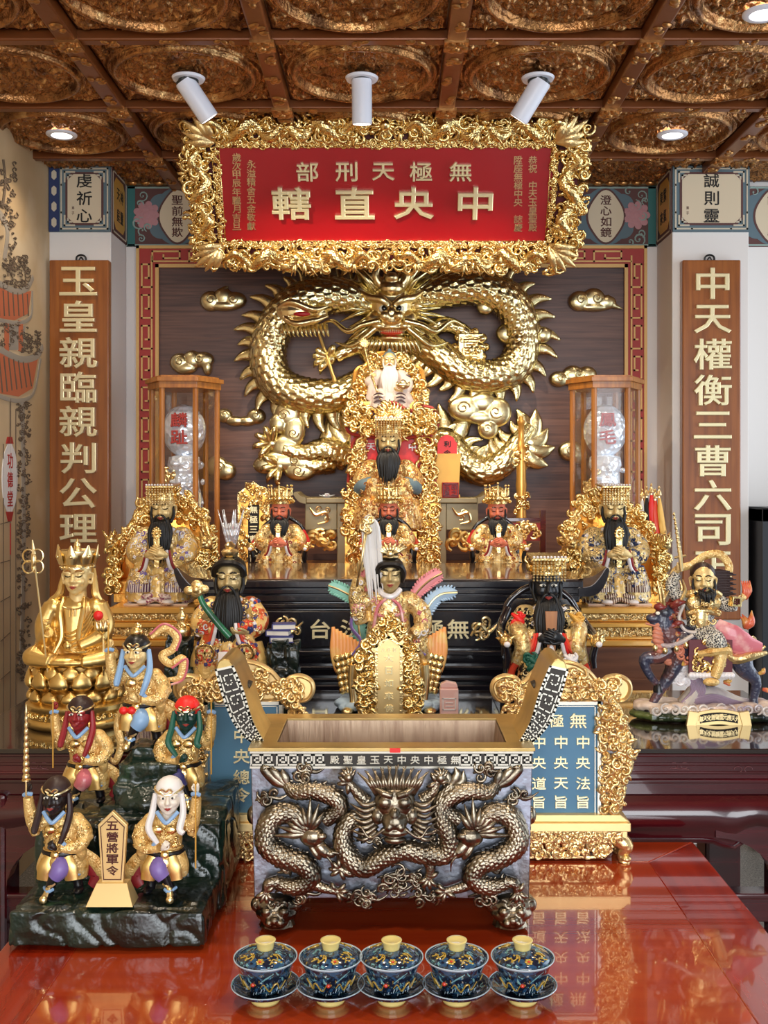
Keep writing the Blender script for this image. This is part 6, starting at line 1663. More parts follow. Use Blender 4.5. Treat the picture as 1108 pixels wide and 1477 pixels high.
# ------------------------------------------------------------------ five covered tea bowls
def gaiwan():
    t = thing('covered_bowl', '', 'tea bowl', (0, 0, TZ), 0, 'covered tea bowls in front of the incense burner')
    s = MB(); s.lathe([(.0, 0), (.022, 0), (.023, .004), (.021, .008), (.036, .014), (.050, .021), (.0535, .0265), (.0530, .0275), (.046, .022), (.034, .0165), (.018, .0145), (0, .0145)], 48); so = s.build('saucer', M['porcelain'], t, smooth=180)
    s = MB(); s.lathe([(.0, -.0004), (.0225, -.0004), (.0242, .004), (.0225, .0082), (.030, .0115), (.029, .0118), (.02, .008), (0, .006)], 40); s.build('saucer_foot', M['porcelain_cream'], so, smooth=180)
    rg = MB(); a = np.linspace(0, 2*math.pi, 49)[:-1]; rg.tube(np.stack([.0533*np.cos(a), .0533*np.sin(a), 0*a+.0270], 1), .0009, n=6, closed=True); rg.build('saucer_rim', M['porcelain_rim'], so)
    c = MB(); c.lathe([(0, 0.0146), (.020, 0.0146), (.024, 0.0185), (.0335, 0.0287), (.0395, 0.0434), (.043, 0.0570), (.0488, 0.0667), (.0500, 0.0690), (.0480, 0.0690), (.042, 0.0605), (.040, 0.0548), (0, 0.0525)], 48); co = c.build('cup', M['porcelain'], t, smooth=180)
    rg = MB(); rg.lathe([(.0415, 0.0588), (.0478, 0.0686), (.0500, 0.0701), (.0502, 0.0686), (.0485, 0.0659)], 48); rg.build('cup_rim', M['porcelain_rim'], co, smooth=180)
    l = MB(); l.lathe([(.0, 0.0653), (.0448, 0.0665), (.0450, 0.0678), (.0405, 0.0726), (.030, 0.0776), (.018, 0.0812), (.0, 0.0827)], 48); lo = l.build('lid', M['porcelain'], t, smooth=180)
    kb = MB(); kb.lathe([(.0, 0.0793), (.0125, 0.0800), (.0130, 0.0837), (.0148, 0.0920), (.0163, 0.0946), (.0160, 0.0954), (.0130, 0.0950), (.006, 0.0935), (0, 0.0931)], 32); kb.build('knob', M['porcelain_cream'], lo, smooth=180)
    rr = random.Random(21)
    def onlid(r): return float(np.interp(r, [0, .018, .030, .0405, .045], [0.0828, 0.0814, 0.0778, 0.0728, 0.0680]))
    g = MB()
    for a0 in (-2.3, -.85, .7, 2.2):
        pts = [(r*math.cos(a0+da), r*math.sin(a0+da), onlid(r)+.0006) for r, da in ((.040, -.30), (.033, -.12), (.036, .04), (.030, .16), (.024, .05), (.028, .30), (.036, .28))]
        g.tube(spline(pts, 5), .0010, n=6)
        for k in range(7):
            r = rr.uniform(.025, .04); a = a0+rr.uniform(-.35, .35); g.ell((r*math.cos(a), r*math.sin(a), onlid(r)), (.0022, .0022, .001), n=4)
    g.build('gold_dragon', M['porcelain_gold'], lo)
    f = MB()
    a0 = -1.57
    for k in range(6):
        a = k*1.047; r = .035+.0036*math.sin(a); aa = a0+.11*math.cos(a); f.ell((r*math.cos(aa), r*math.sin(aa), onlid(r)+.0004), (.0030, .0030, .0014), n=5)
    f.build('lid_flower', M['porcelain_gold'], lo)
    f = MB(); f.ell((0, -.0355, onlid(.0355)+.0012), (.0026, .0022, .0014), n=6); f.build('flower_heart', M['porcelain_red'], lo)
    g = MB()
    def oncup(z): return float(np.interp(z, [0.0185, 0.0287, 0.0434, 0.0570], [.0245, .0338, .0398, .0434]))
    for a0 in (-2.5, -1.0, .6, 2.1):
        pts = []
        for k in range(9):
            a = a0-.55+.14*k; z = .036+.007*math.sin(k*1.7); r = oncup(z)+.0005; pts.append((r*math.cos(a), r*math.sin(a), z))
        g.tube(spline(pts, 4), [.0006, .0011, .0012, .0011, .0006], n=6)
    g.build('cup_dragon', M['porcelain_gold'], co)
    f = MB()
    for a0 in (-1.85, 1.3): f.ell((oncup(.041)*math.cos(a0), oncup(.041)*math.sin(a0), .041), (.0036, .0032, .0034), n=6)
    f.build('cup_flower', M['porcelain_red'], co)
    wv = MB()
    for k in range(26):
        a = k*.2417; z = .023+.004*(k % 3); r = oncup(z)+.0002
        wv.tube(spline([(r*math.cos(a+da), r*math.sin(a+da), z+dz_) for da, dz_ in ((-.10, -.003), (-.02, .004), (.07, .003), (.05, -.001))], 4), [.0006, .0009, .0008, .0003], n=5)
    wv.build('wave_crest', M['porcelain_rim'], co)
    return t
gw = gaiwan()
Yg = 1.655
labs = ['navy covered tea bowl at the end of the row nearest the general rock', 'navy covered tea bowl second in the row from the general rock', 'navy covered tea bowl in the middle of the row of five', 'navy covered tea bowl fourth in the row from the general rock', 'navy covered tea bowl at the end of the row farthest from the general rock']
for i, px in enumerate((383, 477, 565, 659, 754)):
    g_ = gw if i == 0 else copy_tree(gw)
    g_.location = ((px-CX)/F*Yg, Yg, TZ+.0005); g_.rotation_euler = (0, 0, (-.12, .25, .05, -.3, .15)[i]); g_['label'] = labs[i]

# ------------------------------------------------------------------ the two blue edict plaques in carved gold stands
def edict(px, cols, label):
    Yp = 2.25; k = Yp/F; zb_ = CY+(ZC-TZ)/k; X0 = (px-CX)*k
    t = thing('edict_plaque', label, 'plaque', (X0, Yp, TZ))
    m_ = lambda: MB(k)
    H = lambda py: zb_-py
    b = m_(); b.bx(-97, 97, -6, 58, H(1198), H(1186)); b.bx(-93, 93, -2, 55, H(1213), H(1198)); b.prism([(-97, H(1186)), (97, H(1186)), (84, H(1176)), (-84, H(1176))], 0, 52)
    base = b.build('base', M['gold_pale'], t, smooth=0, bevel=.0015)
    b = m_(); filigree(b, inrect(-86, 86, H(1211), H(1200)), (-86, 86, H(1211), H(1200)), 46, 5, 1.3, -3, 2); b.build('base_carving', M['gold_carve'], base)
    for sx in (-1, 1):
        for y0 in (8, 46):
            f = m_(); f.tube(spline([(sx*82, y0, H(1212)), (sx*92, y0-4, H(1222)), (sx*86, y0-3, H(1234)), (sx*89, y0-5, H(1241)), (sx*89, y0-5, H(1243.6))], 5), [13, 11, 7, 8, 9], n=10); f.ell((sx*91, y0-9, H(1238)), (8, 7, 5), n=6)
            f.build('foot', M['gold_carve'], t, smooth=180)
    b = m_(); b.strip([(-68, H(1216)), (-74, H(1226)), (-60, H(1238)), (60, H(1238)), (74, H(1226)), (68, H(1216)), (-68, H(1216))], 3, 4, 10)
    filigree(b, inpoly([(-66, H(1217)), (-72, H(1226)), (-58, H(1237)), (58, H(1237)), (72, H(1226)), (66, H(1217))]), (-70, 70, H(1237), H(1217)), 40, 6, 1.8, 6, 3); b.build('openwork_apron', M['gold_carve'], t)
    b = m_(); b.bx(-52, 52, 12, 22, H(1177), H(1018)); pn = b.build('blue_panel', M['plaque_blue'], t, smooth=0)
    b = m_(); b.strip([(-54, H(1177)), (-54, H(1016)), (54, H(1016)), (54, H(1177))], 5, 7, 24); b.strip([(-48.5, H(1177)), (-48.5, H(1021)), (48.5, H(1021)), (48.5, H(1177))], 1.5, 10, 24); b.build('panel_frame', M['silver_line'], t, smooth=0)
    b = m_()
    for (x, py, ch, s) in cols: put_char(b, ch, x, H(py), s, s*.88, 9.5, 12.5, .016)
    b.build('lettering', M['char_gold'], pn, smooth=30)
    for sx in (-1, 1):
        out = [(57, H(1003)), (68, H(996)), (74, H(1010)), (86, H(1028)), (92, H(1060)), (100, H(1085)), (101, H(1110)), (92, H(1130)), (90, H(1150)), (84, H(1162)), (82, H(1176)), (57, H(1176))]
        poly = [(sx*x, z) for x, z in out]
        b = m_(); filigree(b, inpoly(poly), (min(p[0] for p in poly), max(p[0] for p in poly), H(1176), H(1000)), 110, 8.5, 2.1, 10, 7, jit=.6)
        p = spline([(x, 9, z) for x, z in poly[:-1]], 5); b.tube(p, 2.6, n=7); b.build('carved_wing', M['gold_carve'], t, smooth=180)
    crest = [(-100, H(1000)), (-98, H(986)), (-84, H(978)), (-68, H(980)), (-56, H(988)), (-40, H(972)), (-22, H(961)), (0, H(957)), (22, H(961)), (40, H(972)), (56, H(988)), (68, H(980)), (84, H(978)), (98, H(986)), (100, H(1000)), (92, H(1012)), (78, H(1013)), (70, H(1003)), (56, H(1012)), (0, H(1014)), (-56, H(1012)), (-70, H(1003)), (-78, H(1013)), (-92, H(1012))]
    cs = spline(crest, 5, True); pl = [tuple(p) for p in cs]
    b = m_(); b.prism(pl, 14, 30); cr = b.build('crest', M['gold_pale'], t, smooth=50)
    b = m_(); b.tube([(x, 16, z) for x, z in pl], 3.4, n=8, closed=True, rb=9, up=(0, -1, 0), tw=math.pi/2); b.build('crest_border', M['gold_pale'], cr)
    b = m_(); filigree(b, inpoly([(x*.93, H(995)+(z-H(995))*.8) for x, z in crest]), (-96, 96, H(1012), H(962)), 110, 8, 2.2, 11, 5, jit=.6); b.build('crest_carving', M['gold_carve'], cr, smooth=180)
    return t
edict(812, [(24, 1042, '無', 25)]+[(31, 1073, '中', 21), (31, 1103, '央', 21), (31, 1133, '法', 21), (31, 1160, '旨', 21), (-1, 1073, '中', 21), (-1, 1103, '央', 21), (-1, 1133, '天', 21), (-1, 1160, '旨', 21), (-33, 1073, '中', 21), (-33, 1103, '央', 21), (-33, 1133, '道', 21), (-33, 1160, '旨', 21), (-8, 1042, '極', 22)],
      'blue edict plaque with three gold text columns in carved gold stand beside the burner')
edict(350, [(-3, 1064, '中', 24), (-3, 1094, '央', 24), (-3, 1124, '總', 24), (-3, 1150, '令', 24)],
      'blue edict plaque with one gold text column in carved gold stand behind the generals')

# ------------------------------------------------------------------ gold spirit tablet before the phoenix-feathered lady
Yt = 2.56; k = Yt/F; zb_ = CY+(ZC-UZ)/k
t = thing('spirit_tablet', 'upright gold spirit tablet with carved cloud surround behind the incense burner', 'tablet', ((561-CX)*k, Yt, UZ))
H = lambda py: zb_-py
b = MB(k); b.prism([(-17, H(1046)), (17, H(1046)), (17, H(932)), (0, H(920)), (-17, H(932))], 0, 9); pl = b.build('tablet_board', M['gold_pale'], t, smooth=0, bevel=.001)
b = MB(k); b.strip([(-18, H(1046)), (-18, H(932)), (0, H(919)), (18, H(932)), (18, H(1046))], 4, -3, 10); b.build('tablet_border', M['gold_carve'], t, smooth=0)
b = MB(k); put_col(b, '大日如來佛位', 0, H(949), H(1040), 13, 11, -2.5, .5, .03)
for i, ch in enumerate('九天宮'): put_char(b, ch, -8+8*i, H(937), 6, 6, -2, .5, .03)
b.build('lettering', M['char_gold'], pl, smooth=30)
out = [(-44, H(1050)), (-46, H(1000)), (-44, H(950)), (-34, H(928)), (-22, H(906)), (-8, H(894)), (0, H(890)), (8, H(894)), (22, H(906)), (34, H(928)), (44, H(950)), (46, H(1000)), (44, H(1050))]
b = MB(k); b.prism(out, 8, 16); b.build('back_board', M['gold_carve'], t, smooth=0)
b = MB(k); filigree(b, lambda x, z: inpoly(out)(x, z) and not (abs(x) < 20 and z < H(918)), (-46, 46, H(1048), H(890)), 190, 8, 2.3, 3, 6, jit=.7); b.build('carved_surround', M['gold_leaf'], t, smooth=180)
b = MB(k); b.bx(-40, 40, -10, 30, 0, 6); b.build('base', M['gold_pale'], t, smooth=0, bevel=.001)
# pink packet beside it
Yq = 2.74; k = Yq/F
t = thing('pink_packet', 'small pink wrapped packet standing beside the gold spirit tablet', 'packet', ((648-CX)*k, Yq, UZ))
b = MB(k); b.box((0, 8, 19), (27, 20, 38)); b.build('carton', M['pinkpack'], t, smooth=0, bevel=.003)
b = MB(k); b.prism([(-13, 38), (13, 38), (11, 45), (-4, 48), (-12, 44)], 2, 14); b.build('folded_top', M['pinkpack'], t, smooth=0, bevel=.003)
b = MB(k); b.strip([(-9, 8), (9, 8), (9, 24), (-9, 24), (-9, 8)], 1.2, -2.8, -2); b.strip([(-5, 13), (5, 13)], 1, -2.8, -2); b.strip([(-5, 18), (5, 18)], 1, -2.8, -2); b.build('printed_frame', M['white_cord'], t, smooth=0)
def noise_disp(amp, sc, seed=0):
    def f(co):
        x, y, z = co[:, 0]*sc, co[:, 1]*sc, co[:, 2]*sc
        a = vnoise(x+31+.7*z, y+17+.6*z, seed)+vnoise(y+51-.5*x, z+7, seed+1)+vnoise(x+11, z+71+.4*y, seed+2)
        b = vnoise(2.6*x+31+z, 2.6*y+17, seed+3)+vnoise(2.6*y+5, 2.6*z+7, seed+4)
        r = 1-abs(2*(a/3)-1)
        return amp*((a/3-.5)*1.4+.5*(b/2-.5)-.5*(r > .93))
    return f
# ------------------------------------------------------------------ jade-sceptre elder on dark green rocks (left)
Yj = 2.85; k = Yj/F
t = thing('rock_pedestal', 'dark green glazed rock seat under the black bearded sceptre bearer', 'rock base', ((335-CX)*k, Yj, UZ))
b = MB(k)
for (x0, x1, y0, y1, z1) in ((-90, -58, -30, 20, 98), (-92, -50, -36, 10, 62), (54, 96, -30, 20, 92), (50, 90, -40, 10, 58), (-78, 78, -44, 30, 40), (60, 84, -34, 14, 100), (-88, -66, -26, 10, 106)): b.bx(x0, x1, y0, y1, 0, z1)
b.build('rock', M['jade_rock'], t, remesh=2.0*k, relax=3, disp=noise_disp(.012, 30, 3))
b = MB(k); b.ell((70, -38, 20), (30, 12, 18)); b.ell((-72, -36, 16), (26, 10, 14)); b.ell((76, -44, 6), (26, 8, 8)); b.build('rock_foot', M['jade_rock'], t, remesh=2.0*k, relax=2, disp=noise_disp(.008, 30, 6))
t, k = seat_statue('deity_statue', 'long black bearded statue in orange and blue robe holding a green jade sceptre', 333, Yj, UZ+.085, 166, 'robe_multi', 'face_bronze', None, beard_len=104, hands=False, tablet=None, hem=None, hh=60, trims=('white_glaze', 'orange_red'))
c = np.array((0, -8, 149.))
for o_ in list(t.children):
    if o_.name.startswith('head') or o_.name.startswith('beard'): pass
b = MB(k).at(c, np.eye(3)*60)
b.ell((0, .12, .20), (.40, .40, .34), n=12); b.tube(spline([(-.36, -.14, .05), (-.34, -.26, .24), (-.18, -.36, .36), (0, -.38, .38), (.18, -.36, .36), (.34, -.26, .24), (.36, -.14, .05)], 4), .09, n=8); b.build('hair', M['hair'], t)
b = MB(k).at(c, np.eye(3)*60); b.lathe([(.02, .50), (.14, .50), (.20, .56), (.22, .64), (.17, .70), (.10, .70), (.14, .80), (.06, .88), (.0, .9)], 20); b.build('gold_topknot', M['gold_plain'], t)
b = MB(k)
b.cut(); hand(b, (-34, -40, 92), (.55, -.6, .5), (-.5, -.8, .1), 26, .8, -1); b.cut(); hand(b, (30, -46, 70), (-.9, -.35, .0), (.1, -.5, -.85), 28, .4, -1); b.build('hand', M['face_bronze'], t, smooth=180)
b = MB(k); b.tube(spline([(-38, -58, 130), (-30, -60, 112), (-8, -62, 84), (8, -62, 66)], 6), [4.2, 4.5, 5, 5.4], n=10)
sc_ = b.build('jade_sceptre', M['jade'], t)
b = MB(k); 
for (x, z, r_) in ((-52, 134, 8), (-40, 142, 9), (-30, 136, 8), (-41, 132, 10)): b.ell((x, -61, z), (r_, 4, r_*.85), n=8)
b.ell((-41, -66, 136), (5, 3, 5)); b.build('sceptre_head', M['gold_carve'], sc_, remesh=.8*k, relax=1)
b = MB(k)
for s in (-1, 1):
    b.cut(); a = np.linspace(0, 6.28, 25)[:-1]; b.tube(np.stack([s*29+13*np.cos(a), -58+0*a-2*np.sin(a), 42+12*np.sin(a)], 1), 2.2, n=6, closed=True); b.strip([(s*29-8, 42), (s*29+8, 42)], 3, -61, -57); b.strip([(s*29, 34), (s*29, 50)], 3, -61, -57)
b.build('knee_medallion', M['gold_leaf'], t)
b = MB(k)
for s in (-1, 1):
    b.cut(); b.tube(spline([(s*10, -20, 112), (s*14, -28, 92), (s*20, -38, 66), (s*26, -50, 52)], 5), [4, 4.5, 4, 3], n=8, rb=2)
b.build('blue_lapel', M['book_blue'], t)
b = MB(k); b.tube(spline([(0, -60, 44), (0, -66, 26), (0, -66, 4)], 4), [9, 9, 10], n=8, rb=2.5, up=(1, 0, 0)); b.build('apron_panel', M['white_glaze'], t)
embroider(t, k, 31, UP+LAP, [('gold_plain', 16), ('orange_red', 9), ('book_blue', 9), ('white_glaze', 5)], 4.6, 1.2)
kk = Yj/F
g = thing('gold_gourd', 'small gold double gourd bottle on the rock beside the sceptre bearer', 'gourd', ((265-CX)*kk, Yj-.02, UZ+.183))
MB(kk).lathe([(0, 0), (9, 1), (14, 9), (13, 17), (7, 23), (6, 25), (9, 29), (8, 35), (4, 38), (3, 43), (5, 45), (0, 47)], 24).build('bottle', M['gold_plain'], g, smooth=180)
b = MB(kk)
for q_ in range(6): spiral(b, (8*math.cos(q_), 8*math.sin(q_)-4, 18+2*(q_ % 2)), 5, 1, q_, 1.2, 1, 1)
b.build('ribbon', M['gold_leaf'], g)
for i, (px, py, lab) in enumerate(((407, 919, 'blue cloth book at the bottom of the little stack on green rock'), (403, 910, 'blue cloth book in the middle of the little stack on green rock'), (410, 901, 'blue cloth book on top of the little stack on green rock'))):
    g = thing('book', lab, 'book', ((px-CX)*kk, Yj-.015, UZ+.175+i*9.2*kk), (.1, -.12, .15)[i], 'little blue books on the rock')
    b = MB(kk); b.bx(-17, 17, -10, 10, 0, 1.6); b.bx(-17, 17, -10, 10, 7.4, 9); b.bx(-17, -15.4, -10, 10, 0, 9); b.build('cover', M['book_blue'], g, smooth=0)
    b = MB(kk); b.bx(-15.5, 16, -9.4, 9.4, 1.6, 7.4); b.build('pages', M['paper'], g, smooth=0)

# ------------------------------------------------------------------ black-faced crowned deity on the right
Yb = 2.86; kb = Yb/F
t = thing('statue_plinth', 'low black plinth under the black faced deity and its chair', 'plinth', ((787-CX)*kb, Yb, UZ))
MB(kb).bx(-72, 72, -62, 56, 0, 27).build('plinth_block', M['black'], t, smooth=0, bevel=.003)
dragon_chair('black dragon armchair with gold dragon heads under the black faced deity', 787, Yb, UZ+27*kb, kb*1.02, 'black', 8)
t, k = seat_statue('deity_statue', 'black faced crowned statue in black and gold dragon robe holding a wooden tablet', 787, Yb-.005, UZ+27.3*kb, 174, 'robe_black', 'face_black', 'mian', beard_len=90, hands=True, tablet=None, hem=None, hh=57, eyes='open', trims=('white_glaze', 'red_bright'))
b = MB(k); b.prism([(-5.5, 60), (5.5, 60), (8.5, 116), (-8.5, 116)], -57, -53.5); b.build('wooden_tablet', M['oak'], t, smooth=0)
b = MB(k); b.ell((0, -56, 58), (5, 2.5, 12)); b.build('pale_jade_end', M['white_glaze'], t)
for s, cm_, y_, z_, nm in ((-1, 'red_bright', -18, 98, 'shoulder_dragon'), (1, 'gold_flat', -18, 98, 'shoulder_dragon'), (-1, 'green_cord', -60, 46, 'knee_dragon'), (1, 'white_glaze', -60, 46, 'knee_dragon')):
    b = MB(k); rr = random.Random(int(z_)+s); x0 = s*(41 if z_ > 60 else 27)
    for _ in range(8): spiral(b, (x0+rr.uniform(-9, 9), y_-rr.uniform(0, 4), z_+rr.uniform(-9, 9)), rr.uniform(4, 6), 1, rr.uniform(0, 6), 1.9, rr.choice((-1, 1)), 2)
    b.tube(spline([(x0-10, y_+1, z_+10), (x0-2, y_-4, z_+4), (x0+4, y_-4, z_-2), (x0-4, y_-4, z_-8), (x0+8, y_, z_-13)], 5), [2, 4.5, 4.5, 4, 1], n=7)
    b.build(nm, M[cm_], t, smooth=180)
b = MB(k)
for s in (-1, 1): b.cut(); b.tube(spline([(s*20, -40, 82), (s*26, -46, 66), (s*38, -48, 52), (s*52, -40, 34), (s*56, -34, 8)], 5), [3, 4, 5, 5, 5], n=8)
b.build('red_robe_edge', M['orange_red'], t)
b = MB(k)
for s in (-1, 1): b.cut(); b.tube(spline([(s*44, -12, 90), (s*42, -34, 82), (s*38, -44, 64), (s*46, -40, 42)], 5), [11, 13, 13, 10], n=10)
b.build('gold_sleeve', M['robe_gold'], t)
embroider(t, k, 41, UP+LAP+[(0, 26, 24, 20)], [('gold_plain', 18), ('white_glaze', 4)], 4.2, 1.1)

# ------------------------------------------------------------------ lady with whisk, phoenix feathers and wings (centre)
Yl = 2.82; k = Yl/F
t = thing('phoenix_lady_statue', 'statue of lady in gold robe raising a white whisk, pastel phoenix feathers behind', 'statue', ((561-CX)*k, Yl, UZ))
Hh = 1022
def L_(x, y, py): return (x, y, Hh-py)
b = MB(k)
b.tube([(0, 4, 60), (0, 2, 100), (0, 0, 130), (0, 0, 158), (0, 0, 172)], [36, 34, 30, 30, 14], n=20, rb=[26, 24, 21, 18, 11])
for s in (-1, 1): b.ell((s*27, 0, 157), (14, 13, 12)); b.tube(spline([(s*20, -6, 80), (s*26, -26, 74), (s*32, -28, 54), (s*34, -24, 30)], 4), [20, 18, 15, 9], n=12)
b.tube(spline([(-27, 0, 158), (-42, -4, 152), (-46, -10, 166), (-42, -16, 190)], 5), [13, 14, 12, 9], n=12)
b.tube(spline([(-46, -8, 166), (-44, -8, 146), (-38, -6, 124)], 4), [10, 12, 11], n=10)
b.tube(spline([(27, 0, 158), (46, -4, 140), (48, -12, 118), (34, -20, 108)], 5), [13, 14, 13, 10], n=12)
b.tube(spline([(40, -14, 112), (46, -12, 90), (52, -8, 70)], 4), [10, 12, 11], n=10)
b.build('robe', M['robe_gold'], t, remesh=1.3*k, relax=3)
c = np.array((2, -6, 193.))
h = head(t, k, c, 50, 'face_bronze', 'down', brow='hair', fat=1.0)
b = MB(k).at(c, np.eye(3)*50); b.ell((0, .10, .20), (.40, .40, .34), n=12)
b.tube(spline([(-.34, -.10, -.20), (-.37, -.18, .06), (-.26, -.33, .28), (0, -.36, .33), (.26, -.33, .28), (.37, -.18, .06), (.34, -.10, -.20)], 5), [.06, .10, .11, .10, .11, .10, .06], n=8)
b.ell((0, .05, .60), (.22, .22, .20), n=10); b.build('hair', M['hair'], h)
b = MB(k).at(c, np.eye(3)*50)
for i in range(9):
    a = math.pi*(i+.5)/9; b.tube(spline([(0, -.22, .60), (.26*math.cos(a), -.28, .68+.10*math.sin(a)), (.48*math.cos(a), -.24, .78+.18*math.sin(a))], 4), [.06, .07, .012], n=6)
b.ell((0, -.28, .62), (.11, .06, .10)); b.lathe([(.22, .48), (.26, .52), (.22, .56)], 16); b.build('gold_diadem', M['gold_plain'], h, smooth=180)
b = MB(k); b.cut(); hand(b, (-42, -16, 200), (.15, -.2, .95), (-.3, -.9, .1), 22, 1.1, -1); b.cut(); hand(b, (32, -24, 108), (-.9, -.4, 0), (.1, -.6, .8), 22, .6, 1); b.build('hand', M['face_bronze'], t, smooth=180)
b = MB(k); b.tube([(-45, -28, 178), (-31, -30, 262)], [2.0, 2.2], n=8)
rr = random.Random(2)
for q_ in range(9): spiral(b, (-31+rr.uniform(-5, 5), -32, 262+rr.uniform(-10, 12)), 6, 1, rr.uniform(0, 6), 1.8, 1, 2)
wk = b.build('whisk_handle', M['gold_plain'], t, smooth=180)
b = MB(k)
for q_ in range(30):
    u = rr.uniform(-1, 1); b.tube(spline([(-29+u*4, -26, 280-abs(u)*3), (-26+u*11, -24+2*rr.random(), 262), (-23+u*12, -20, 214), (-19+u*11, -16, 165+rr.uniform(-10, 25))], 5), [1.4, 2.2, 2.2, .5], n=5)
b.build('whisk_hair', M['white_cord'], wk)
b = MB(k); b.tube(spline([(-14, -8, 172), (-8, -16, 166), (2, -19, 163), (10, -16, 166), (16, -8, 172)], 4), 4, n=8); b.build('collar', M['white_glaze'], t)
b = MB(k)
for s in (-1, 1): b.cut(); b.tube(spline([(s*4, -19, 160), (s*16, -22, 148), (s*22, -26, 118), (s*30, -34, 90)], 5), [2, 2.6, 2.4, 2], n=7)
b.tube(spline([(-20, -20, 140), (0, -25, 132), (22, -20, 142)], 4), 2.4, n=7); b.build('rose_sash', M['rose'], t)
embroider(t, k, 51, [(0, 140, 24, 22), (-42, 158, 10, 26), (44, 130, 12, 30), (0, 90, 40, 26)], [('gold_plain', 26), ('white_glaze', 4), ('rose', 4)], 4.6, 1.2)
b = MB(k)
for s in (-1, 1): b.cut(); b.tube(spline([(s*48, -6, 150), (s*54, -10, 120), (s*40, -20, 100), (s*52, -20, 80)], 5), [2, 4, 4, 2], n=7, rb=2)
b.build('violet_ribbon', M['violet'], t)
def feather(pts, wd, m_, n=22):
    p = spline(pts, 6); b = MB(k); tg = np.gradient(p, axis=0); tg /= np.linalg.norm(tg, axis=1)[:, None]
    b.tube(p, np.interp(np.linspace(0, 1, len(p)), [0, .5, .9, 1], [wd*.5, wd*.8, wd*.75, wd*.2]), n=8, rb=2, up=(0, -1, 0), tw=math.pi/2)
    for i in range(n):
        j = int((i+.5)/n*(len(p)-1)); nn = np.array([-tg[j][2], 0, tg[j][0]]); w_ = np.interp(i/n, [0, .5, .9, 1], [.5, .9, .85, .4])*wd
        for s in (-1, 1):
            d = nn*s+tg[j]*.8; b.ell(p[j]+nn*s*w_*.85, (w_*.34, 1.6, w_*.17), (0, -math.atan2(d[2], d[0]), 0), n=5)
    o_ = b.build('phoenix_feather', M[m_], t, smooth=180)
    b = MB(k); b.tube(p[2:]-np.array([0, 2.4, 0]), 1.6, n=6); b.build('gold_rib', M['gold_plain'], o_)
feather([L_(-34, 10, 885), L_(-46, 12, 868), L_(-68, 12, 854), L_(-88, 12, 846)], 12, 'feather_mint')
feather([L_(-30, 12, 960), L_(-42, 14, 920), L_(-46, 14, 880)], 12, 'feather_mint')
feather([L_(-26, 8, 860), L_(-34, 10, 840), L_(-30, 10, 822)], 9, 'feather_pink')
feather([L_(26, 12, 880), L_(42, 14, 855), L_(60, 14, 838), L_(78, 14, 828)], 12, 'feather_pink')
feather([L_(40, 14, 965), L_(44, 16, 920), L_(56, 16, 880), L_(74, 16, 860), L_(100, 14, 856)], 12, 'feather_blue')
for s in (-1, 1):
    b = MB(k)
    for i in range(8):
        u = i/7.; p1 = np.array(L_(s*(80-36*u), -4-i*.8, 904+20*u)); p0 = np.array(L_(s*(58-20*u), -8-i*.8, 992-8*u))
        b.tube(spline([p0, p0*.5+p1*.5+np.array([s*7*(1-u), -2, 0]), p1], 6), [5, 8, 6.5, 2.5], n=8, rb=2.2, up=(0, -1, 0))
    wg = b.build('wing', M['wing'], t, smooth=180)
    b = MB(k)
    for i in range(30):
        u, v_ = i % 5, i//5; b.ell((s*(38+7*u+1.6*v_), -15+.8*u, 36+9*v_-2*u), (5.5, 2.2, 6), n=5)
    b.build('wing_scale', M['gold_leaf'], wg, smooth=180)
    b = MB(k); b.tube(spline([(s*50, -20, 66), (s*52, -22, 40), (s*50, -24, 14), (s*56, -30, 4)], 5), [8, 6, 6, 5], n=10); b.ell((s*58, -36, 4), (9, 13, 5)); b.build('boot', M['gold_plain'], t)
b = MB(k)
for i in range(26):
    a = i*.2417; b.ell((66*math.cos(a), -2+36*math.sin(a), 5+3*(i % 3)), (14, 12, 7), n=6)
b.ell((0, 0, 4), (66, 40, 5), n=10); b.build('cloud_base', M['feather_blue'], t, remesh=1.4*k, relax=1)

# ------------------------------------------------------------------ gold lotus-seated buddha on the left
Yq = 2.64; k = Yq/F
t = thing('buddha_statue', 'gold crowned buddha statue with ring staff seated on a tall lotus pedestal', 'statue', ((110-CX)*k, Yq, UZ))
b = MB(k); b.lathe([(0, 0), (66, 0), (70, 4), (70, 10), (66, 13), (67, 24), (71, 27), (71, 33), (64, 37), (52, 42), (50, 50), (56, 56), (0, 58)], 48, sy=.82); pd = b.build('pedestal', M['gold_satin'], t, smooth=50)
b = MB(k)
for i in range(44):
    a = i*math.pi/22; spiral(b, (67*math.cos(a), 55*math.sin(a), 19), 4, 1, i, 1.2, 1 if i % 2 else -1, 1)
b.build('pedestal_carving', M['gold_leaf'], pd, smooth=180)
def petals(n, r, z, w_, h_, tilt, ph):
    for i in range(n):
        a = i*2*math.pi/n+ph; ca, sa = math.cos(a), math.sin(a); Mx = np.array([[-sa, ca, 0], [ca, sa*1, 0], [0, 0, 1.]]).T
        bb = MB(k).at((r*ca, r*.82*sa, z), np.stack([np.array([-sa, ca, 0]), np.array([ca, sa, 0]), np.array([0, 0, 1.])], 1))
        bb.tube(spline([(0, -6, 0), (0, 5*tilt+3, h_*.35), (0, 6*tilt+2, h_*.7), (0, 9*tilt, h_)], 4), [w_*.55, w_, w_*.8, w_*.12], n=10, rb=[3, 6, 5, 1.5], up=(1, 0, 0))
        bp.merge(bb)
bp = MB(k); petals(13, 56, 36, 14, 20, .8, 0); bp.build('lower_petal_row', M['gold_satin'], pd, smooth=180)
bp = MB(k); petals(13, 60, 54, 15, 30, .7, .24); petals(13, 56, 66, 14, 26, .3, 0); bp.build('lotus_petal_row', M['gold_satin'], pd, smooth=180)
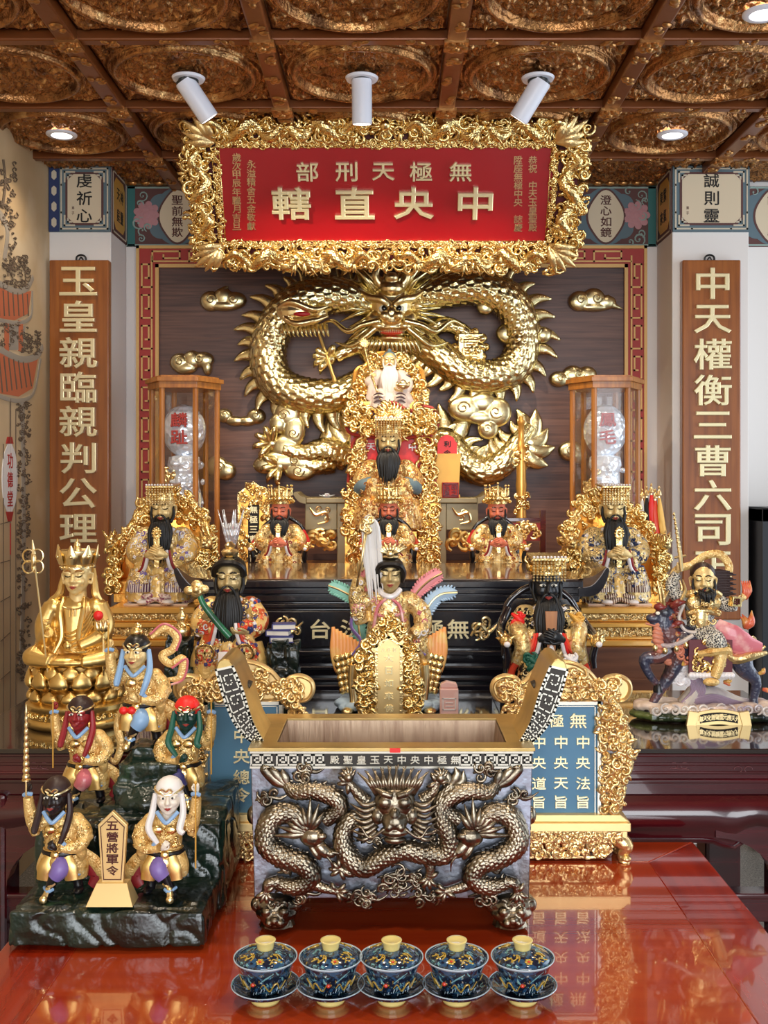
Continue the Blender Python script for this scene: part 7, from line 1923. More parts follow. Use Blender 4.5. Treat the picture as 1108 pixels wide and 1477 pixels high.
b = MB(k); b.lathe([(0, 60), (50, 60), (52, 92), (0, 92)], 40, sy=.82); b.build('lotus_core', M['gold_satin'], pd)
b = MB(k)
b.tube([(0, 2, 88), (0, 0, 120), (0, -2, 150), (0, -2, 172), (0, -2, 184)], [40, 32, 29, 34, 15], n=20, rb=[30, 24, 20, 19, 12])
for s in (-1, 1):
    b.ell((s*30, -2, 170), (14, 15, 14))
    b.tube(spline([(s*16, 0, 100), (s*42, -14, 104), (s*50, -30, 102), (s*20, -44, 98)], 5), [22, 20, 17, 13], n=14, rb=[16, 15, 13, 10])
    b.tube(spline([(s*32, -2, 172), (s*42, -6, 146), (s*38, -18, 128), (s*(30 if s < 0 else 14), -34, 138 if s < 0 else 116)], 5), [14, 15, 14, 9], n=12)
    b.tube(spline([(s*40, -10, 138), (s*44, -10, 118), (s*46, -12, 104)], 4), [11, 12, 12], n=10)
b.ell((0, -34, 96), (44, 22, 9))
b.build('robe', M['gold_satin'], t, remesh=1.4*k, relax=3)
b = MB(k)
for s in (-1, 1):
    for q_ in range(6): b.tube(spline([(s*(12+6*q_), -48+1.4*q_, 94), (s*(22+6*q_), -46+q_*1.4, 104+q_), (s*(30+4*q_), -32+2*q_, 114+q_)], 4), [1, 1.8, .8], n=6)
for q_ in range(5): b.tube(spline([(-24+2*q_, -19-q_, 142-6*q_), (-2, -25-1.2*q_, 134-6*q_), (16, -24-q_, 146-7*q_), (29, -16, 168-6*q_)], 5), [.8, 2, 2, 1], n=6)
for s in (-1, 1): b.tube(spline([(s*14, -10, 184), (s*16, -22, 164), (s*12, -28, 130), (s*20, -36, 108)], 5), [3, 4, 4, 2.5], n=8)
b.build('robe_folds', M['gold_satin'], t)
c = np.array((4, -8, 214.))
h = head(t, k, c, 54, 'face_gold', 'down', brow='oak', lip='lips')
b = MB(k).at(c, np.eye(3)*54); b.lathe([(.38, .20), (.42, .21), (.42, .30), (.39, .32), (.44, .52), (.52, .66), (.50, .70), (.34, .60), (.2, .62), (0, .64)], 20, sy=1.05)
for i in range(5):
    a = -math.pi/2+(i-2)*.85; d = np.array([math.cos(a), math.sin(a)*1.05]); b.tube(spline([(d[0]*.44, d[1]*.44, .34), (d[0]*.50, d[1]*.50, .55), (d[0]*.54, d[1]*.54, .84)], 4), [.12, .17, .02], n=8, rb=[.05, .06, .01], up=(-d[1], d[0], 0)); b.ell((d[0]*.53, d[1]*.53, .54), .06, n=6)
b.tube([(0, 0, .62), (0, 0, .78)], [.16, .08], n=10); b.ell((0, 0, .82), (.09, .09, .11)); b.tube([(0, 0, .9), (0, 0, 1.0)], [.05, .01])
for i in range(18): a = i*.349; b.ell((.43*math.cos(a), .45*math.sin(a), .26), .035, n=4)
b.build('crown', M['gold_plain'], h, smooth=60)
b = MB(k)
for s in (-1, 1): b.cut(); b.tube(spline([(4+s*20, 4, 224), (4+s*23, -2, 204), (4+s*26, -6, 188), (s*36, -4, 178)], 5), [3, 5, 6, 4], n=8)
b.build('hood', M['gold_satin'], t)
b = MB(k)
a = np.linspace(-2.6, -.55, 16); b.tube(np.stack([2+17*np.cos(a), -20+0*a-4, 178+10*np.sin(a)], 1), 1.3, n=6)
for q_ in (-4, 0, 4): b.tube([(2+q_, -26, 168), (2+q_, -27, 158)], .9, n=5)
b.build('necklace', M['gold_plain'], t)
b = MB(k); b.cut(); hand(b, (-34, -38, 140), (.1, -.1, 1), (-.4, -.9, 0), 20, .5, -1); b.cut(); hand(b, (26, -48, 112), (-1, -.1, .05), (0, .2, -1), 22, .25, -1); b.ell((4, -52, 121), 6, n=8); b.build('hand', M['gold_satin'], t, smooth=180)
b = MB(k); b.tube([(-22, -50, 60), (-44, -46, 232)], 1.3, n=7)
for q_ in range(4):
    aa = np.linspace(0, 6.28, 21)[:-1]; cx, cz = -47+9*math.cos(q_*1.57+.8), 238+11*math.sin(q_*1.57+.8); b.tube(np.stack([cx+8*np.cos(aa), -45+0*aa, cz+9*np.sin(aa)], 1), 1.1, n=5, closed=True)
b.ell((-46, -45, 240), (4, 4, 10)); b.tube([(-46, -45, 248), (-48, -45, 268)], [3, .6], n=6); b.build('ring_staff', M['gold_plain'], t)
b = MB(k); b.tube([(50, -40, 62), (50, -40, 138)], 1.6, n=7)
for i in range(8): aa = i*.785; b.tube(spline([(48, -40, 136), (48+7*math.cos(aa), -40+5*math.sin(aa), 144), (48+9*math.cos(aa), -40+7*math.sin(aa), 156)], 3), [2, 4, .6], n=6)
ls = b.build('lotus_stem', M['gold_plain'], t, smooth=180)
b = MB(k); b.ell((44, -44, 162), (7, 6, 7)); b.build('red_bead', M['red_bright'], ls)
# ------------------------------------------------------------------ stepped rock with the five generals (left foreground)
t = thing('rock_pedestal', 'large stepped dark green rock base carrying the five small generals', 'rock base', (-.49, 1.98, TZ))
b = MB(); b.bx(-.175, .165, -.155, .21, .006, .068); b.bx(-.16, -.02, -.135, -.03, .06, .073); b.bx(.0, .15, -.135, -.03, .06, .073)
b.build('lower_slab', M['jade_rock'], t, remesh=.0045, relax=2, disp=noise_disp(.007, 22, 1))
b = MB()
for (x0, x1, y0, y1, z1) in ((-.185, .165, .02, .27, .175), (-.165, -.06, -.005, .2, .17), (.06, .17, -.0, .24, .172), (.10, .168, .05, .26, .18), (-.07, .05, .04, .2, .19)): b.bx(x0, x1, y0, y1, .008, z1)
b.build('step_block', M['jade_rock'], t, remesh=.0045, relax=2, disp=noise_disp(.010, 22, 7))
b = MB(); b.bx(-.045, .075, .07, .2, .15, .265); b.bx(-.05, .06, .055, .12, .15, .225); b.ell((.01, .06, .19), (.05, .03, .03)); b.bx(-.035, .05, .12, .2, .25, .284)
b.build('rock_peak', M['jade_rock'], t, remesh=.0045, relax=2, disp=noise_disp(.008, 26, 11))

def general(px, Y, zbase, H, mir, skin, wrap, scarf, thigh, label, weapon, rz=0, cat='statue', wreath=False):
    s = H/166.; k = Y/F*s
    t = thing('general_statue', label, cat, ((px-CX)/F*Y, Y, zbase), rz)
    m = -1 if mir else 1
    X = lambda p: (p[0]*m, p[1], p[2])
    S = lambda pts, n=5: spline([X(p) for p in pts], n)
    b = MB(k)
    b.tube([X(p) for p in ((2, 2, 40), (2, 0, 62), (1, -1, 84), (0, 0, 104), (0, 0, 116))], [30, 24, 25, 26, 12], n=18, rb=[20, 17, 17, 15, 10])
    for q_ in (-1, 1): b.ell((q_*22, 0, 104), (12, 12, 11))
    b.tube(S([(-22, 0, 105), (-36, -2, 98), (-42, -5, 114), (-45, -8, 140)]), [10, 10.5, 9, 7], n=12)
    b.tube(S([(-38, -3, 104), (-38, 0, 92), (-36, 0, 82)]), [9, 9, 6], n=10)
    b.tube(S([(22, 0, 105), (36, -4, 88), (30, -16, 72), (6, -24, 72)]), [10, 11, 10, 7], n=12)
    b.ell(X((40, -6, 82)), (9, 6, 6)); b.tube(S([(26, -14, 74), (33, -12, 62), (32, -6, 50)]), [7, 8, 4], n=10)
    b.tube(S([(-12, 0, 58), (-20, -4, 40), (-22, -2, 26)]), [15, 14, 10], n=12); b.tube(S([(16, 2, 56), (24, 4, 38), (26, 6, 20)]), [16, 15, 11], n=12)
    b.build('tunic', M['gold_cloth'], t, remesh=1.25*k, relax=3)
    embroider(t, k, int(px), [(0, 92, 28, 22), (-30*m, 100, 12, 22), (34*m, 84, 10, 16)], [('gold_plain', 14), ('brass', 6)], 3.4, .8, 'gold_thread')
    b = MB(k)
    for q_ in (-1, 1): b.cut(); b.tube(spline([(q_*12+2*m, -19, 58), (q_*17+2*m, -23, 44), (q_*20+2*m, -22, 26)], 5), [8, 11, 10], n=10, rb=3, up=(1, 0, 0))
    b.build('tasset', M['gold_satin'], t)
    b = MB(k); b.tube(S([(4, -6, 52), (6, -22, 42), (-2, -24, 30)]), [14, 14, 10], n=12); b.build('thigh', M[thigh], t)
    b = MB(k); b.tube(S([(-2, -22, 34), (-8, -20, 18), (-12, -18, 4)]), [8, 7, 7], n=10); b.ell(X((-13, -26, 4)), (7, 13, 5)); b.tube(S([(18, 4, 34), (22, 6, 16), (24, 6, 4)]), [9, 7, 7], n=10); b.ell(X((26, -2, 4)), (7, 12, 5)); b.build('boot', M['boot'], t)
    b = MB(k); b.tube(S([(-12, -21, 20), (-7, -27, 18), (-1, -24, 22)], 3), 2.2, n=6); b.ell(X((-13, -38, 4)), (6, 5, 6)); b.tube(S([(-10, -26, 16), (-13, -33, 6)], 2), [4, 5], n=8, rb=2); b.build('boot_guard', M['gold_plain'], t)
    b = MB(k); b.tube(S([(-18, -18, 14), (-10, -30, 12), (-3, -25, 14)], 3), 2.4, n=6); b.tube(S([(16, -6, 30), (26, -8, 28), (33, 0, 30)], 3), 2.2, n=6); b.build('blue_trim', M['blue_trim'], t)
    a = np.linspace(0, 6.28, 25)[:-1]
    b = MB(k); b.tube(np.stack([m*(2)+26*np.cos(a), -1+19*np.sin(a), 61+0*a], 1), 3.4, n=8, closed=True); b.build('belt', M['boot'], t)
    b = MB(k); b.tube(np.stack([m*(2)+26*np.cos(a), -1+19*np.sin(a), 65+0*a], 1), 1.3, n=6, closed=True); b.ell(X((-2, -21, 61)), (7, 4, 6)); b.ell(X((-10, -19, 96)), (9, 4, 7)); b.ell(X((9, -19, 96)), (9, 4, 7)); b.ell(X((-2, -21, 48)), (10, 5, 11))
    for q_ in range(10): spiral(b, (R.uniform(-20, 20), -19, R.uniform(70, 92)), 4, 1, R.uniform(0, 6), 1.2, 1, 1)
    b.build('gold_fitting', M['gold_leaf'], t, smooth=180)
    b = MB(k); b.tube(S([(20, 10, 60), (36, 14, 40), (50, 14, 20), (40, 12, 4)]), [10, 14, 14, 6], n=10, rb=[4, 4, 4, 2], up=(1, 0, 0)); b.build('cape', M['crimson_cord'], t)
    b = MB(k); b.tube(S([(26, 6, 60), (44, 8, 44), (58, 8, 24), (56, 8, 12)]), [6, 9, 9, 3], n=10, rb=[3, 3, 3, 1.5], up=(1, 0, 0)); b.build('cape_edge', M['gold_cloth'], t)
    c = np.array(X((-5, -6, 141)))
    h = head(t, k, c, 50, skin, 'open', brow=('eye_dark' if skin != 'face_white' else 'white_cord'), lip='lips', fierce=True, yaw=-.12*m, fat=1.08)
    b = MB(k).at(c, np.eye(3)*50); b.ell((0, .07, .17), (.40, .44, .38), n=12); b.build('head_wrap', M[wrap], h)
    b = MB(k).at(c, np.eye(3)*50); aa = np.linspace(0, 6.28, 29)[:-1]; b.tube(np.stack([.405*np.cos(aa), .05+.445*np.sin(aa), .20+.05*np.cos(2*aa)-.02], 1), .035, n=6, closed=True)
    for q_ in (-1, 1): b.tube(spline([(0, -.41, .22), (q_*.10, -.43, .30), (q_*.17, -.41, .25), (q_*.08, -.42, .19)], 4), .028, n=6)
    b.build('gold_headband', M['gold_plain'], h)
    b = MB(k)
    for q_ in (-1, 1):
        b.tube(spline([c+np.array([q_*19, -2, 4]), c+np.array([q_*22, -8, -22]), c+np.array([q_*22-3, -17, -42]), c+np.array([q_*(12 if q_*m > 0 else 25), -20, -62 if q_*m > 0 else -48])], 6), [3.5, 5, 5.2, 3.5], n=8)
    b.build('scarf', M[scarf], t)
    b = MB(k); b.tube(spline([c+np.array([-15, -10, -20]), c+np.array([-6, -17, -29]), c+np.array([0, -19, -33]), c+np.array([6, -17, -29]), c+np.array([15, -10, -20])], 4), 3, n=8); b.tube(S([(10, -24, 66), (14, -24, 74), (10, -26, 80)], 3), 3.4, n=8); b.tube(S([(-50, -10, 143), (-45, -13, 146), (-39, -9, 144)], 3), 3, n=7); b.build('collar', M['blue_trim'], t)
    b = MB(k); b.cut(); hand(b, X((-46, -8, 148)), (.1*m, -.15, 1), (-.5*m, -.8, 0), 19, 1.25, -m); b.cut(); hand(b, X((0, -27, 72)), (-.55*m, -.25, .8), (.2*m, -1, .1), 19, .9, m); b.build('hand', M[skin], t, smooth=180)
    hp = np.array(X((-45, -15, 158)))
    if weapon == 'sword':
        b = MB(k); pr = []
        for i in range(11): z = 8+i*9.2; r_ = 5.2-.33*i; pr += [(r_*.72, z), (r_, z+3), (r_, z+6), (r_*.72, z+9)]
        b.at(hp); b.lathe([(1.5, -14), (1.5, 6), (6, 7), (6, 9)]+pr+[(.4, 116)], 14); b.build('segmented_mace', M['gold_plain'], t)
    else:
        up, dn = weapon; b = MB(k); b.tube([hp+np.array([0, 0, -dn]), hp+np.array([0, 0, up])], 1.2, n=7)
        if up > 40: b.tube([hp+np.array([0, 0, up-22]), hp+np.array([0, 0, up-14]), hp+np.array([0, 0, up])], [1.2, 4, .3], n=8, rb=[1, 1.5, .3])
        else: b.ell(hp+np.array([0, 0, up]), 2.4, n=6)
        b.build('weapon_rod', M['gold_flat'], t)
    return t, k, X
general(88, 1.90, .874, 166, False, 'face_brown', 'brown_cord', 'brown_cord', 'violet', 'black faced general statue raising a gold segmented mace on the rock base', 'sword')
general(240, 1.90, .874, 166, True, 'face_white', 'white_cord', 'white_cord', 'violet', 'white faced general statue with white headscarf on the rock base', (4, 118))
general(122, 2.09, .978, 152, False, 'face_crimson', 'brown_cord', 'crimson_cord', 'rose', 'red faced general statue with red scarf on the rock base', (4, 100))
general(266, 2.09, .978, 152, True, 'face_green', 'red_bright', 'green_cord', 'book_blue', 'dark green faced general statue in red cap on the rock base', (4, 110))
t, k, X = general(203, 2.13, 1.083, 158, False, 'face_gold', 'hair', 'blue_trim', 'blue_trim', 'young gold faced general statue with pink edged ribbons atop the rock peak', (26, 20))
b = MB(k); c = np.array((-5, -6, 141.)); b.ell(c+np.array([0, 2, 30]), (10, 10, 8)); b.ell(c+np.array([2, 2, 38]), (6, 6, 6)); b.build('topknot', M['gold_leaf'], t)
b = MB(k)
for s in (1,):
    b.tube(spline([(14, 10, 160), (34, 12, 174), (52, 12, 160), (46, 12, 142), (30, 10, 132), (44, 8, 120), (62, 8, 128), (58, 8, 100), (40, 8, 96)], 7), [3, 6, 6.5, 6, 6, 6, 6.5, 6, 3], n=8, rb=2, up=(0, -1, 0))
    b.cut(); b.tube(spline([(26, 8, 70), (52, 8, 50), (60, 6, 20), (48, 6, -14)], 7), [4, 7, 7, 3], n=8, rb=2, up=(0, -1, 0))
    b.cut(); b.tube(spline([(-26, 0, 60), (-34, -4, 30), (-28, -8, 0), (-36, -10, -24), (-44, -10, -18)], 7), [4, 6, 6, 5, 2], n=8, rb=2, up=(0, -1, 0))
rb_ = b.build('floating_ribbon', M['gold_cloth'], t)
b = MB(k)
b.tube(spline([(12, 8, 165), (34, 10, 181), (58, 10, 164), (52, 10, 140)], 7), 1.8, n=6); b.tube(spline([(46, 6, 114), (69, 6, 128), (64, 6, 98), (42, 6, 88)], 7), 1.8, n=6); b.tube(spline([(58, 6, 50), (67, 4, 20), (54, 4, -14)], 7), 1.8, n=6)
b.build('rose_edge', M['rose'], rb_)
b = MB(k)
for q_ in (-1, 1): b.ell((-14+q_*6, -24, 56), (7, 5, 6), n=6)
b.build('red_tassel', M['red_bright'], t)
# the command tablet between the two front generals
Yt = 1.845; k = Yt/F
t = thing('command_tablet', 'pointed gold command tablet with five dark characters on a wedge stand', 'tablet', ((160-CX)*k, Yt, .874))
b = MB(k); v = [(-34, -10, 0), (34, -10, 0), (34, 26, 0), (-34, 26, 0), (-22, 4, 29), (22, 4, 29), (22, 22, 29), (-22, 22, 29)]
b.add(v, [(0, 3, 2, 1), (4, 5, 6, 7), (0, 1, 5, 4), (1, 2, 6, 5), (2, 3, 7, 6), (3, 0, 4, 7)]); b.build('wedge_base', M['gold_pale'], t, smooth=0, bevel=.0008)
b = MB(k); b.prism([(-15.5, 28), (15.5, 28), (21, 112), (0, 132), (-21, 112)], 8, 17); tb = b.build('tablet_board', M['gold_pale'], t, smooth=0, bevel=.0008)
b = MB(k); b.strip([(-12.5, 33), (12.5, 33), (17.2, 109), (0, 125.5), (-17.2, 109), (-12.5, 33)], 1.1, 7.2, 8.5)
put_col(b, '五營將軍令', 0, 111, 46, 17.5, 14.5, 7, 8.5, .02); b.build('lettering', M['ink_red'], tb, smooth=0)

# ------------------------------------------------------------------ rider on the qilin (right)
Yr = 2.70; k = Yr/F; X0 = 1008; Hb = CY+(ZC-UZ)/k
t = thing('qilin_rider_statue', 'armoured rider statue with raised sword on a blue grey qilin', 'statue', ((X0-CX)*k, Yr, UZ))
p_ = lambda x, y, d=0: (x-X0, d, Hb-y)
PS = lambda pts, n=5: spline([p_(*q_) for q_ in pts], n)
b = MB(k)
for i in range(24): a = i*.2618; b.ell((92*math.cos(a)+8, 30*math.sin(a), 8), (17, 13, 7), n=6)
b.bx(-76, 92, -30, 30, 2, 12); b.build('rock_base', M['rock_green'], t, remesh=1.6*k, relax=1)
b = MB(k)
for i in range(30): a = i*.2094; b.ell((88*math.cos(a)+8, 27*math.sin(a), 17+2*(i % 3)), (16, 12, 7), n=6)
b.bx(-76, 92, -26, 26, 10, 22); co = b.build('cloud_base', M['cloud_base'], t, remesh=1.6*k, relax=1)
b = MB(k)
for i in range(14): spiral(b, (-70+13*i, -34, 19+2*(i % 2)), 8, 1.2, i, 1.6, 1 if i % 2 else -1, 2)
b.tube(spline([(-20, 2, 20), (-6, 0, 44), (-14, 4, 70), (0, 6, 84)], 6), [18, 14, 16, 20], n=12, rb=[12, 10, 12, 14]); b.tube(spline([(-14, 0, 26), (20, 4, 34), (56, 4, 24), (80, 4, 22)], 6), [14, 12, 8, 4], n=12)
b.build('wave', M['beige_foam'], co)
b = MB(k)
for i in range(18): spiral(b, (-30+random.Random(i).uniform(-16, 20), -12, 66+random.Random(i+9).uniform(-14, 16)), 7, 1.2, i, 2.6, 1, 3)
b.build('foam_curl', M['white_glaze'], co)
b = MB(k)
for i in range(9):
    u = (i-4)/4.
    b.tube(spline([(-18+12*u, -10, 22), (-4+9*u, -12, 44), (-13+11*u, -13+3*abs(u), 70), (1+14*u, -10, 92)], 6), [1.6, 2.4, 2.4, 1], n=6)
    b.tube(spline([(-18+6*u, -12, 26), (16, -10+2*u, 36-3*i*.6), (52, -6, 26-1.2*i), (82, -4, 21)], 6), [1.8, 2.2, 1.8, .6], n=6)
b.build('wave_strand', M['mauve'], co)
# name scroll on the base
b = MB(k); pts = [( -20+72*u, 4+6*math.sin(u*math.pi)) for u in np.linspace(0, 1, 16)]
pl = [(x, z-9) for x, z in pts]+[(x, z+12) for x, z in pts[::-1]]; b.prism(pl, -42, -38); b.prism([(-30, -2), (-18, -5), (-12, 18), (-26, 20)], -44, -38); b.prism([(50, -5), (62, -2), (58, 20), (44, 18)], -44, -38); sr = b.build('name_scroll', M['gold_pale'], t, smooth=0, bevel=.0006)
b = MB(k); pl = [(x, z-4) for x, z in pts[2:-2]]+[(x, z+8) for x, z in pts[2:-2][::-1]]; b.prism(pl, -43, -41.8); pn = b.build('scroll_field', M['ink'], sr, smooth=0)
b = MB(k)
for i, ch in enumerate('尊天化普聲雷元應天九'):
    u = .15+.70*i/9; put_char(b, ch, -20+72*u, 6+6*math.sin(u*math.pi), 6.4, 8.5, -44.2, -42.8, .03)
b.build('scroll_lettering', M['gold_plain'], pn, smooth=0)
b = MB(k)                                             # qilin body
b.tube(PS([(966, 930), (985, 925), (1012, 928), (1040, 932), (1062, 934)]), [22, 27, 25, 24, 20], n=16, rb=[20, 24, 23, 22, 18])
b.tube(PS([(968, 925, -2), (956, 905, -6), (956, 888, -8), (962, 876, -8)]), [21, 17, 13, 11], n=14)
b.ell(p_(956, 882, -10), (13, 12, 12)); b.ell(p_(943, 890, -12), (11, 9, 8)); b.ell(p_(936, 890, -12), (7, 8, 6)); b.ell(p_(944, 899, -12), (10, 7, 4))
b.tube(PS([(962, 935, -10), (946, 945, -14), (926, 948, -14), (932, 968, -14), (944, 984, -12)]), [15, 11, 8, 6, 5], n=12)
b.tube(PS([(976, 940, -10), (966, 965, -12), (950, 992, -12), (938, 1012, -12), (934, 1020, -12)]), [16, 11, 7, 6, 7], n=12)
b.tube(PS([(1050, 940, 8), (1034, 962, 8), (1028, 985, 8), (1020, 1006, 8)]), [18, 12, 8, 6], n=12)
b.tube(PS([(1062, 938, -8), (1070, 962, -12), (1086, 980, -12), (1084, 1004, -10), (1084, 1014, -10)]), [20, 14, 8, 6, 7], n=12)
qb = b.build('qilin_body', M['qilin'], t, remesh=1.3*k, relax=2)
b = MB(k)
for (x, y, d) in ((947, 989, -12), (933, 1023, -14), (1018, 1011, 8), (1083, 1018, -12)): b.lathe([(0, -6), (8, -6), (7, 2), (5, 6), (0, 6)], 14, p_(x, y, d))
b.build('hoof', M['boot'], qb)
rr = random.Random(6)
b = MB(k)
for i in range(36):
    st = np.array(p_(rr.uniform(958, 972), rr.uniform(870, 915), rr.uniform(-16, 8))); e = st+np.array([rr.uniform(4, 18), rr.uniform(-4, 4), rr.uniform(-8, 14)]); b.tube(spline([st, (st+e)/2+np.array([0, -4, 3]), e], 3), [4.5, 4, .8], n=6)
b.ell(p_(950, 874, -12), (10, 9, 6)); b.build('mane', M['qilin_red'], qb, smooth=180)
b = MB(k)
for s in (-1, 1):
    b.tube(PS([(954, 872, -10+6*s), (952, 856, -10+9*s), (948, 838, -10+10*s)]), [3, 2.6, .8], n=7); b.tube(PS([(953, 862, -10+8*s), (960, 850, -10+9*s)]), [2.2, .8], n=6)
    b.tube(PS([(962, 872, -8+6*s), (976, 866, -8+8*s), (984, 850, -8+9*s), (980, 834, -8+9*s)]), [3, 3, 2.4, .8], n=7)
b.build('antler', M['gold_carve'], qb)
b = MB(k); b.ell(p_(944, 882, -20), (3.2, 2, 2.6)); b.build('eye', M['eye_white'], qb)
b = MB(k); b.tube(PS([(928, 897, -14), (940, 900, -18), (952, 896, -18)]), 1.6, n=6); b.build('mouth', M['peach'], qb)
b = MB(k)
for i in range(11): u = i/10; q_ = PS([(948, 900, -16), (944, 918, -20), (950, 940, -20), (960, 952, -18)], 10)[int(u*30)]; b.ell(q_, (9, 4, 5), (0, .3, 0), n=6)
b.build('chest_plate', M['peach'], qb, smooth=180)
b = MB(k)
for (x, y, d, a0) in ((1076, 905, 0, 80), (1090, 970, -12, 30), (1096, 992, -12, 20), (1046, 985, 6, 10), (978, 955, -20, 60), (1070, 950, -22, 70)):
    n_ = 9 if y < 910 else 4
    for i in range(n_):
        a = math.radians(a0+rr.uniform(-45, 45)); L = rr.uniform(12, 26) if y < 910 else rr.uniform(7, 13); st = np.array(p_(x, y, d)); e = st+L*np.array([math.cos(a), 0, math.sin(a)]); b.tube(spline([st, (st+e)/2+np.array([2, -3, 0]), e], 4), [4.5, 5, .6] if n_ > 4 else [2.5, 2.6, .5], n=7)
b.build('flame_tuft', M['flame'], qb, smooth=180)
b = MB(k)
for i in range(24): spiral(b, p_(rr.choice((978, 990, 1060, 1052))+rr.uniform(-8, 8), 930+rr.uniform(-8, 20), -27), 7, 1, rr.uniform(0, 6), 1.5, 1, 1)
b.build('hide_scroll', M['peach'], qb)
b = MB(k); b.tube(PS([(938, 922, -12), (955, 928, -24), (975, 922, -28), (992, 912, -28)]), [3.4, 3.6, 3.4, 3], n=8); hr = b.build('harness', M['beige_foam'], t)
b = MB(k)
for (x, y) in ((938, 930), (952, 934), (968, 931), (982, 926)): b.ell(p_(x, y, -29), (4, 4, 5), n=8)
b.build('bell', M['gold_plain'], hr)
b = MB(k); b.bx(985-X0, 1046-X0, -33, -28, Hb-966, Hb-918); sd = b.build('saddle_cloth', M['wine'], t, smooth=0)
b = MB(k); b.tube([p_(x, 967, -31) for x in range(986, 1047, 4)], 4.5, n=8)
for i in range(14): b.ell(p_(987+4.5*i, 968, -34), (4, 3, 4), n=6)
b.build('saddle_fringe', M['white_glaze'], sd)
b = MB(k)
for i in range(22): spiral(b, p_(rr.uniform(990, 1042), rr.uniform(922, 960), -34), 6, 1, rr.uniform(0, 6), 1.6, 1, 1)
b.build('saddle_scroll', M['gold_leaf'], sd)
# rider
b = MB(k)
b.tube(PS([(1010, 915), (1010, 898), (1010, 878), (1010, 862), (1011, 852)]), [20, 19, 22, 24, 12], n=16, rb=[16, 15, 16, 15, 10])
for x in (990, 1032): b.ell(p_(x, 864), (11, 11, 10))
b.tube(PS([(990, 864, 0), (974, 858, -6), (966, 842, -10), (974, 826, -12)]), [10, 10, 9, 7], n=10); b.tube(PS([(1032, 864, 0), (1046, 872, -6), (1058, 872, -14)]), [10, 10, 8], n=10)
tq = b.build('torso', M['armor_dark'], t, remesh=1.2*k, relax=2)
b = MB(k)
b.ell(p_(998, 868, -15), (12, 6, 11)); b.ell(p_(1024, 868, -15), (12, 6, 11)); b.ell(p_(1006, 890, -19), (10, 6, 18)); b.tube(PS([(988, 884, -12), (1008, 878, -20), (1034, 884, -12)]), 4.5, n=8); b.tube(PS([(986, 858, -8), (1000, 852, -14), (1024, 852, -14), (1036, 858, -8)]), 5, n=8)
for i in range(16): spiral(b, p_(rr.uniform(992, 1030), rr.uniform(860, 900), -20), 5, 1, rr.uniform(0, 6), 1.3, 1, 1)
b.build('gold_armour', M['gold_carve'], tq, smooth=180)
b = MB(k); b.tube(PS([(1008, 912, -10), (1022, 920, -28), (1030, 934, -30)]), [17, 16, 12], n=12); b.build('thigh_armour', M['armor_dark'], t)
b = MB(k); b.tube(PS([(998, 938, -34), (1014, 934, -40), (1036, 932, -38), (1044, 938, -30)]), [4, 6, 6, 4], n=8); b.tube(PS([(1030, 936, -32), (1026, 954, -36), (1020, 970, -36)]), [10, 8, 7], n=10); b.ell(p_(1014, 976, -40), (12, 8, 6)); b.build('leg', M['gold_cloth'], t)
b = MB(k); b.tube(PS([(1026, 900, -18), (1046, 914, -26), (1066, 926, -26), (1092, 930, -20)]), [12, 18, 17, 6], n=12, rb=[4, 5, 5, 2.5], up=(0, 0, 1)); cpe = b.build('cape', M['rose'], t)
b = MB(k); b.tube(PS([(1030, 930, -28), (1050, 946, -30), (1072, 942, -30), (1098, 938, -22)]), [4, 6.5, 6.5, 3], n=8); b.tube(PS([(1020, 918, -18), (1044, 902, -10), (1066, 930, -2), (1086, 920, 0), (1094, 938, 0), (1104, 932, 0)]), [2.4, 3, 3, 3.4, 3, 2], n=8); b.build('cape_edge', M['gold_carve'], cpe)
c = np.array(p_(1012, 836, -8))
h = head(t, k, c, 46, 'face_gold', 'down', brow='hair', yaw=-.25)
b = MB(k).at(c, np.eye(3)*46); b.ell((.02, .12, .20), (.39, .40, .36), n=12)
for i in range(16): b.tube(spline([(.2, .2, .2-.03*i), (.55, .25, .25-.05*i), (.9+.1*(i % 3), .2, .25-.05*i)], 4), [.10, .09, .02], n=6)
b.build('hair', M['brown_cord'], h, smooth=180)
beard(t, k, c, 46, 'beard_black', 16, .25, 12, 9)
b = MB(k); b.tube(PS([(990, 862, 8), (972, 850, 6), (976, 824, 6), (1000, 815, 6), (1018, 803, 8), (1040, 800, 8), (1054, 816, 8), (1050, 836, 6), (1034, 850, 4)], 7), [3, 5, 5.5, 5.5, 5.5, 6, 6, 5, 3], n=8, rb=2.2, up=(0, -1, 0)); b.build('floating_ribbon', M['gold_cloth'], t)
b = MB(k); b.tube(PS([(984, 870, -10), (976, 890, -14), (986, 908, -18), (1016, 906, -22), (1036, 896, -16)], 7), 2.6, n=8); b.tube(PS([(1036, 896, -14), (1042, 912, -12), (1056, 930, -8)], 6), 2.6, n=8); b.build('sash', M['beige_foam'], t)
b = MB(k); b.cut(); hand(b, p_(975, 822, -14), (.1, -.2, 1), (-.4, -.9, 0), 19, 1.2, -1); b.cut(); hand(b, p_(1062, 866, -16), (.5, -.5, .7), (.3, -.9, 0), 18, .8, 1); b.build('hand', M['face_gold'], t, smooth=180)
b = MB(k); b.tube([p_(978, 822, -20), p_(976, 800, -20), p_(967, 738, -20)], [2.6, 3.2, 1.0], n=8); b.tube([p_(968, 803, -20), p_(984, 800, -20)], 2, n=7)
for i in range(9): b.ell(p_(975-1.0*i, 794-6.6*i, -20), (3.4-.2*i, 3, 2.4), n=6)
b.build('sword', M['gold_plain'], t)
b = MB(k); b.box(p_(1051, 864, -30), (15, 10, 14), (0, .1, .3)); so = b.build('seal_box', M['gold_leaf'], t, smooth=0, bevel=.0008)
b = MB(k); put_char(b, '印', 1051-X0, Hb-864, 10, 10, -37, -34, .02); b.build('seal_mark', M['ink_red'], so, smooth=0)
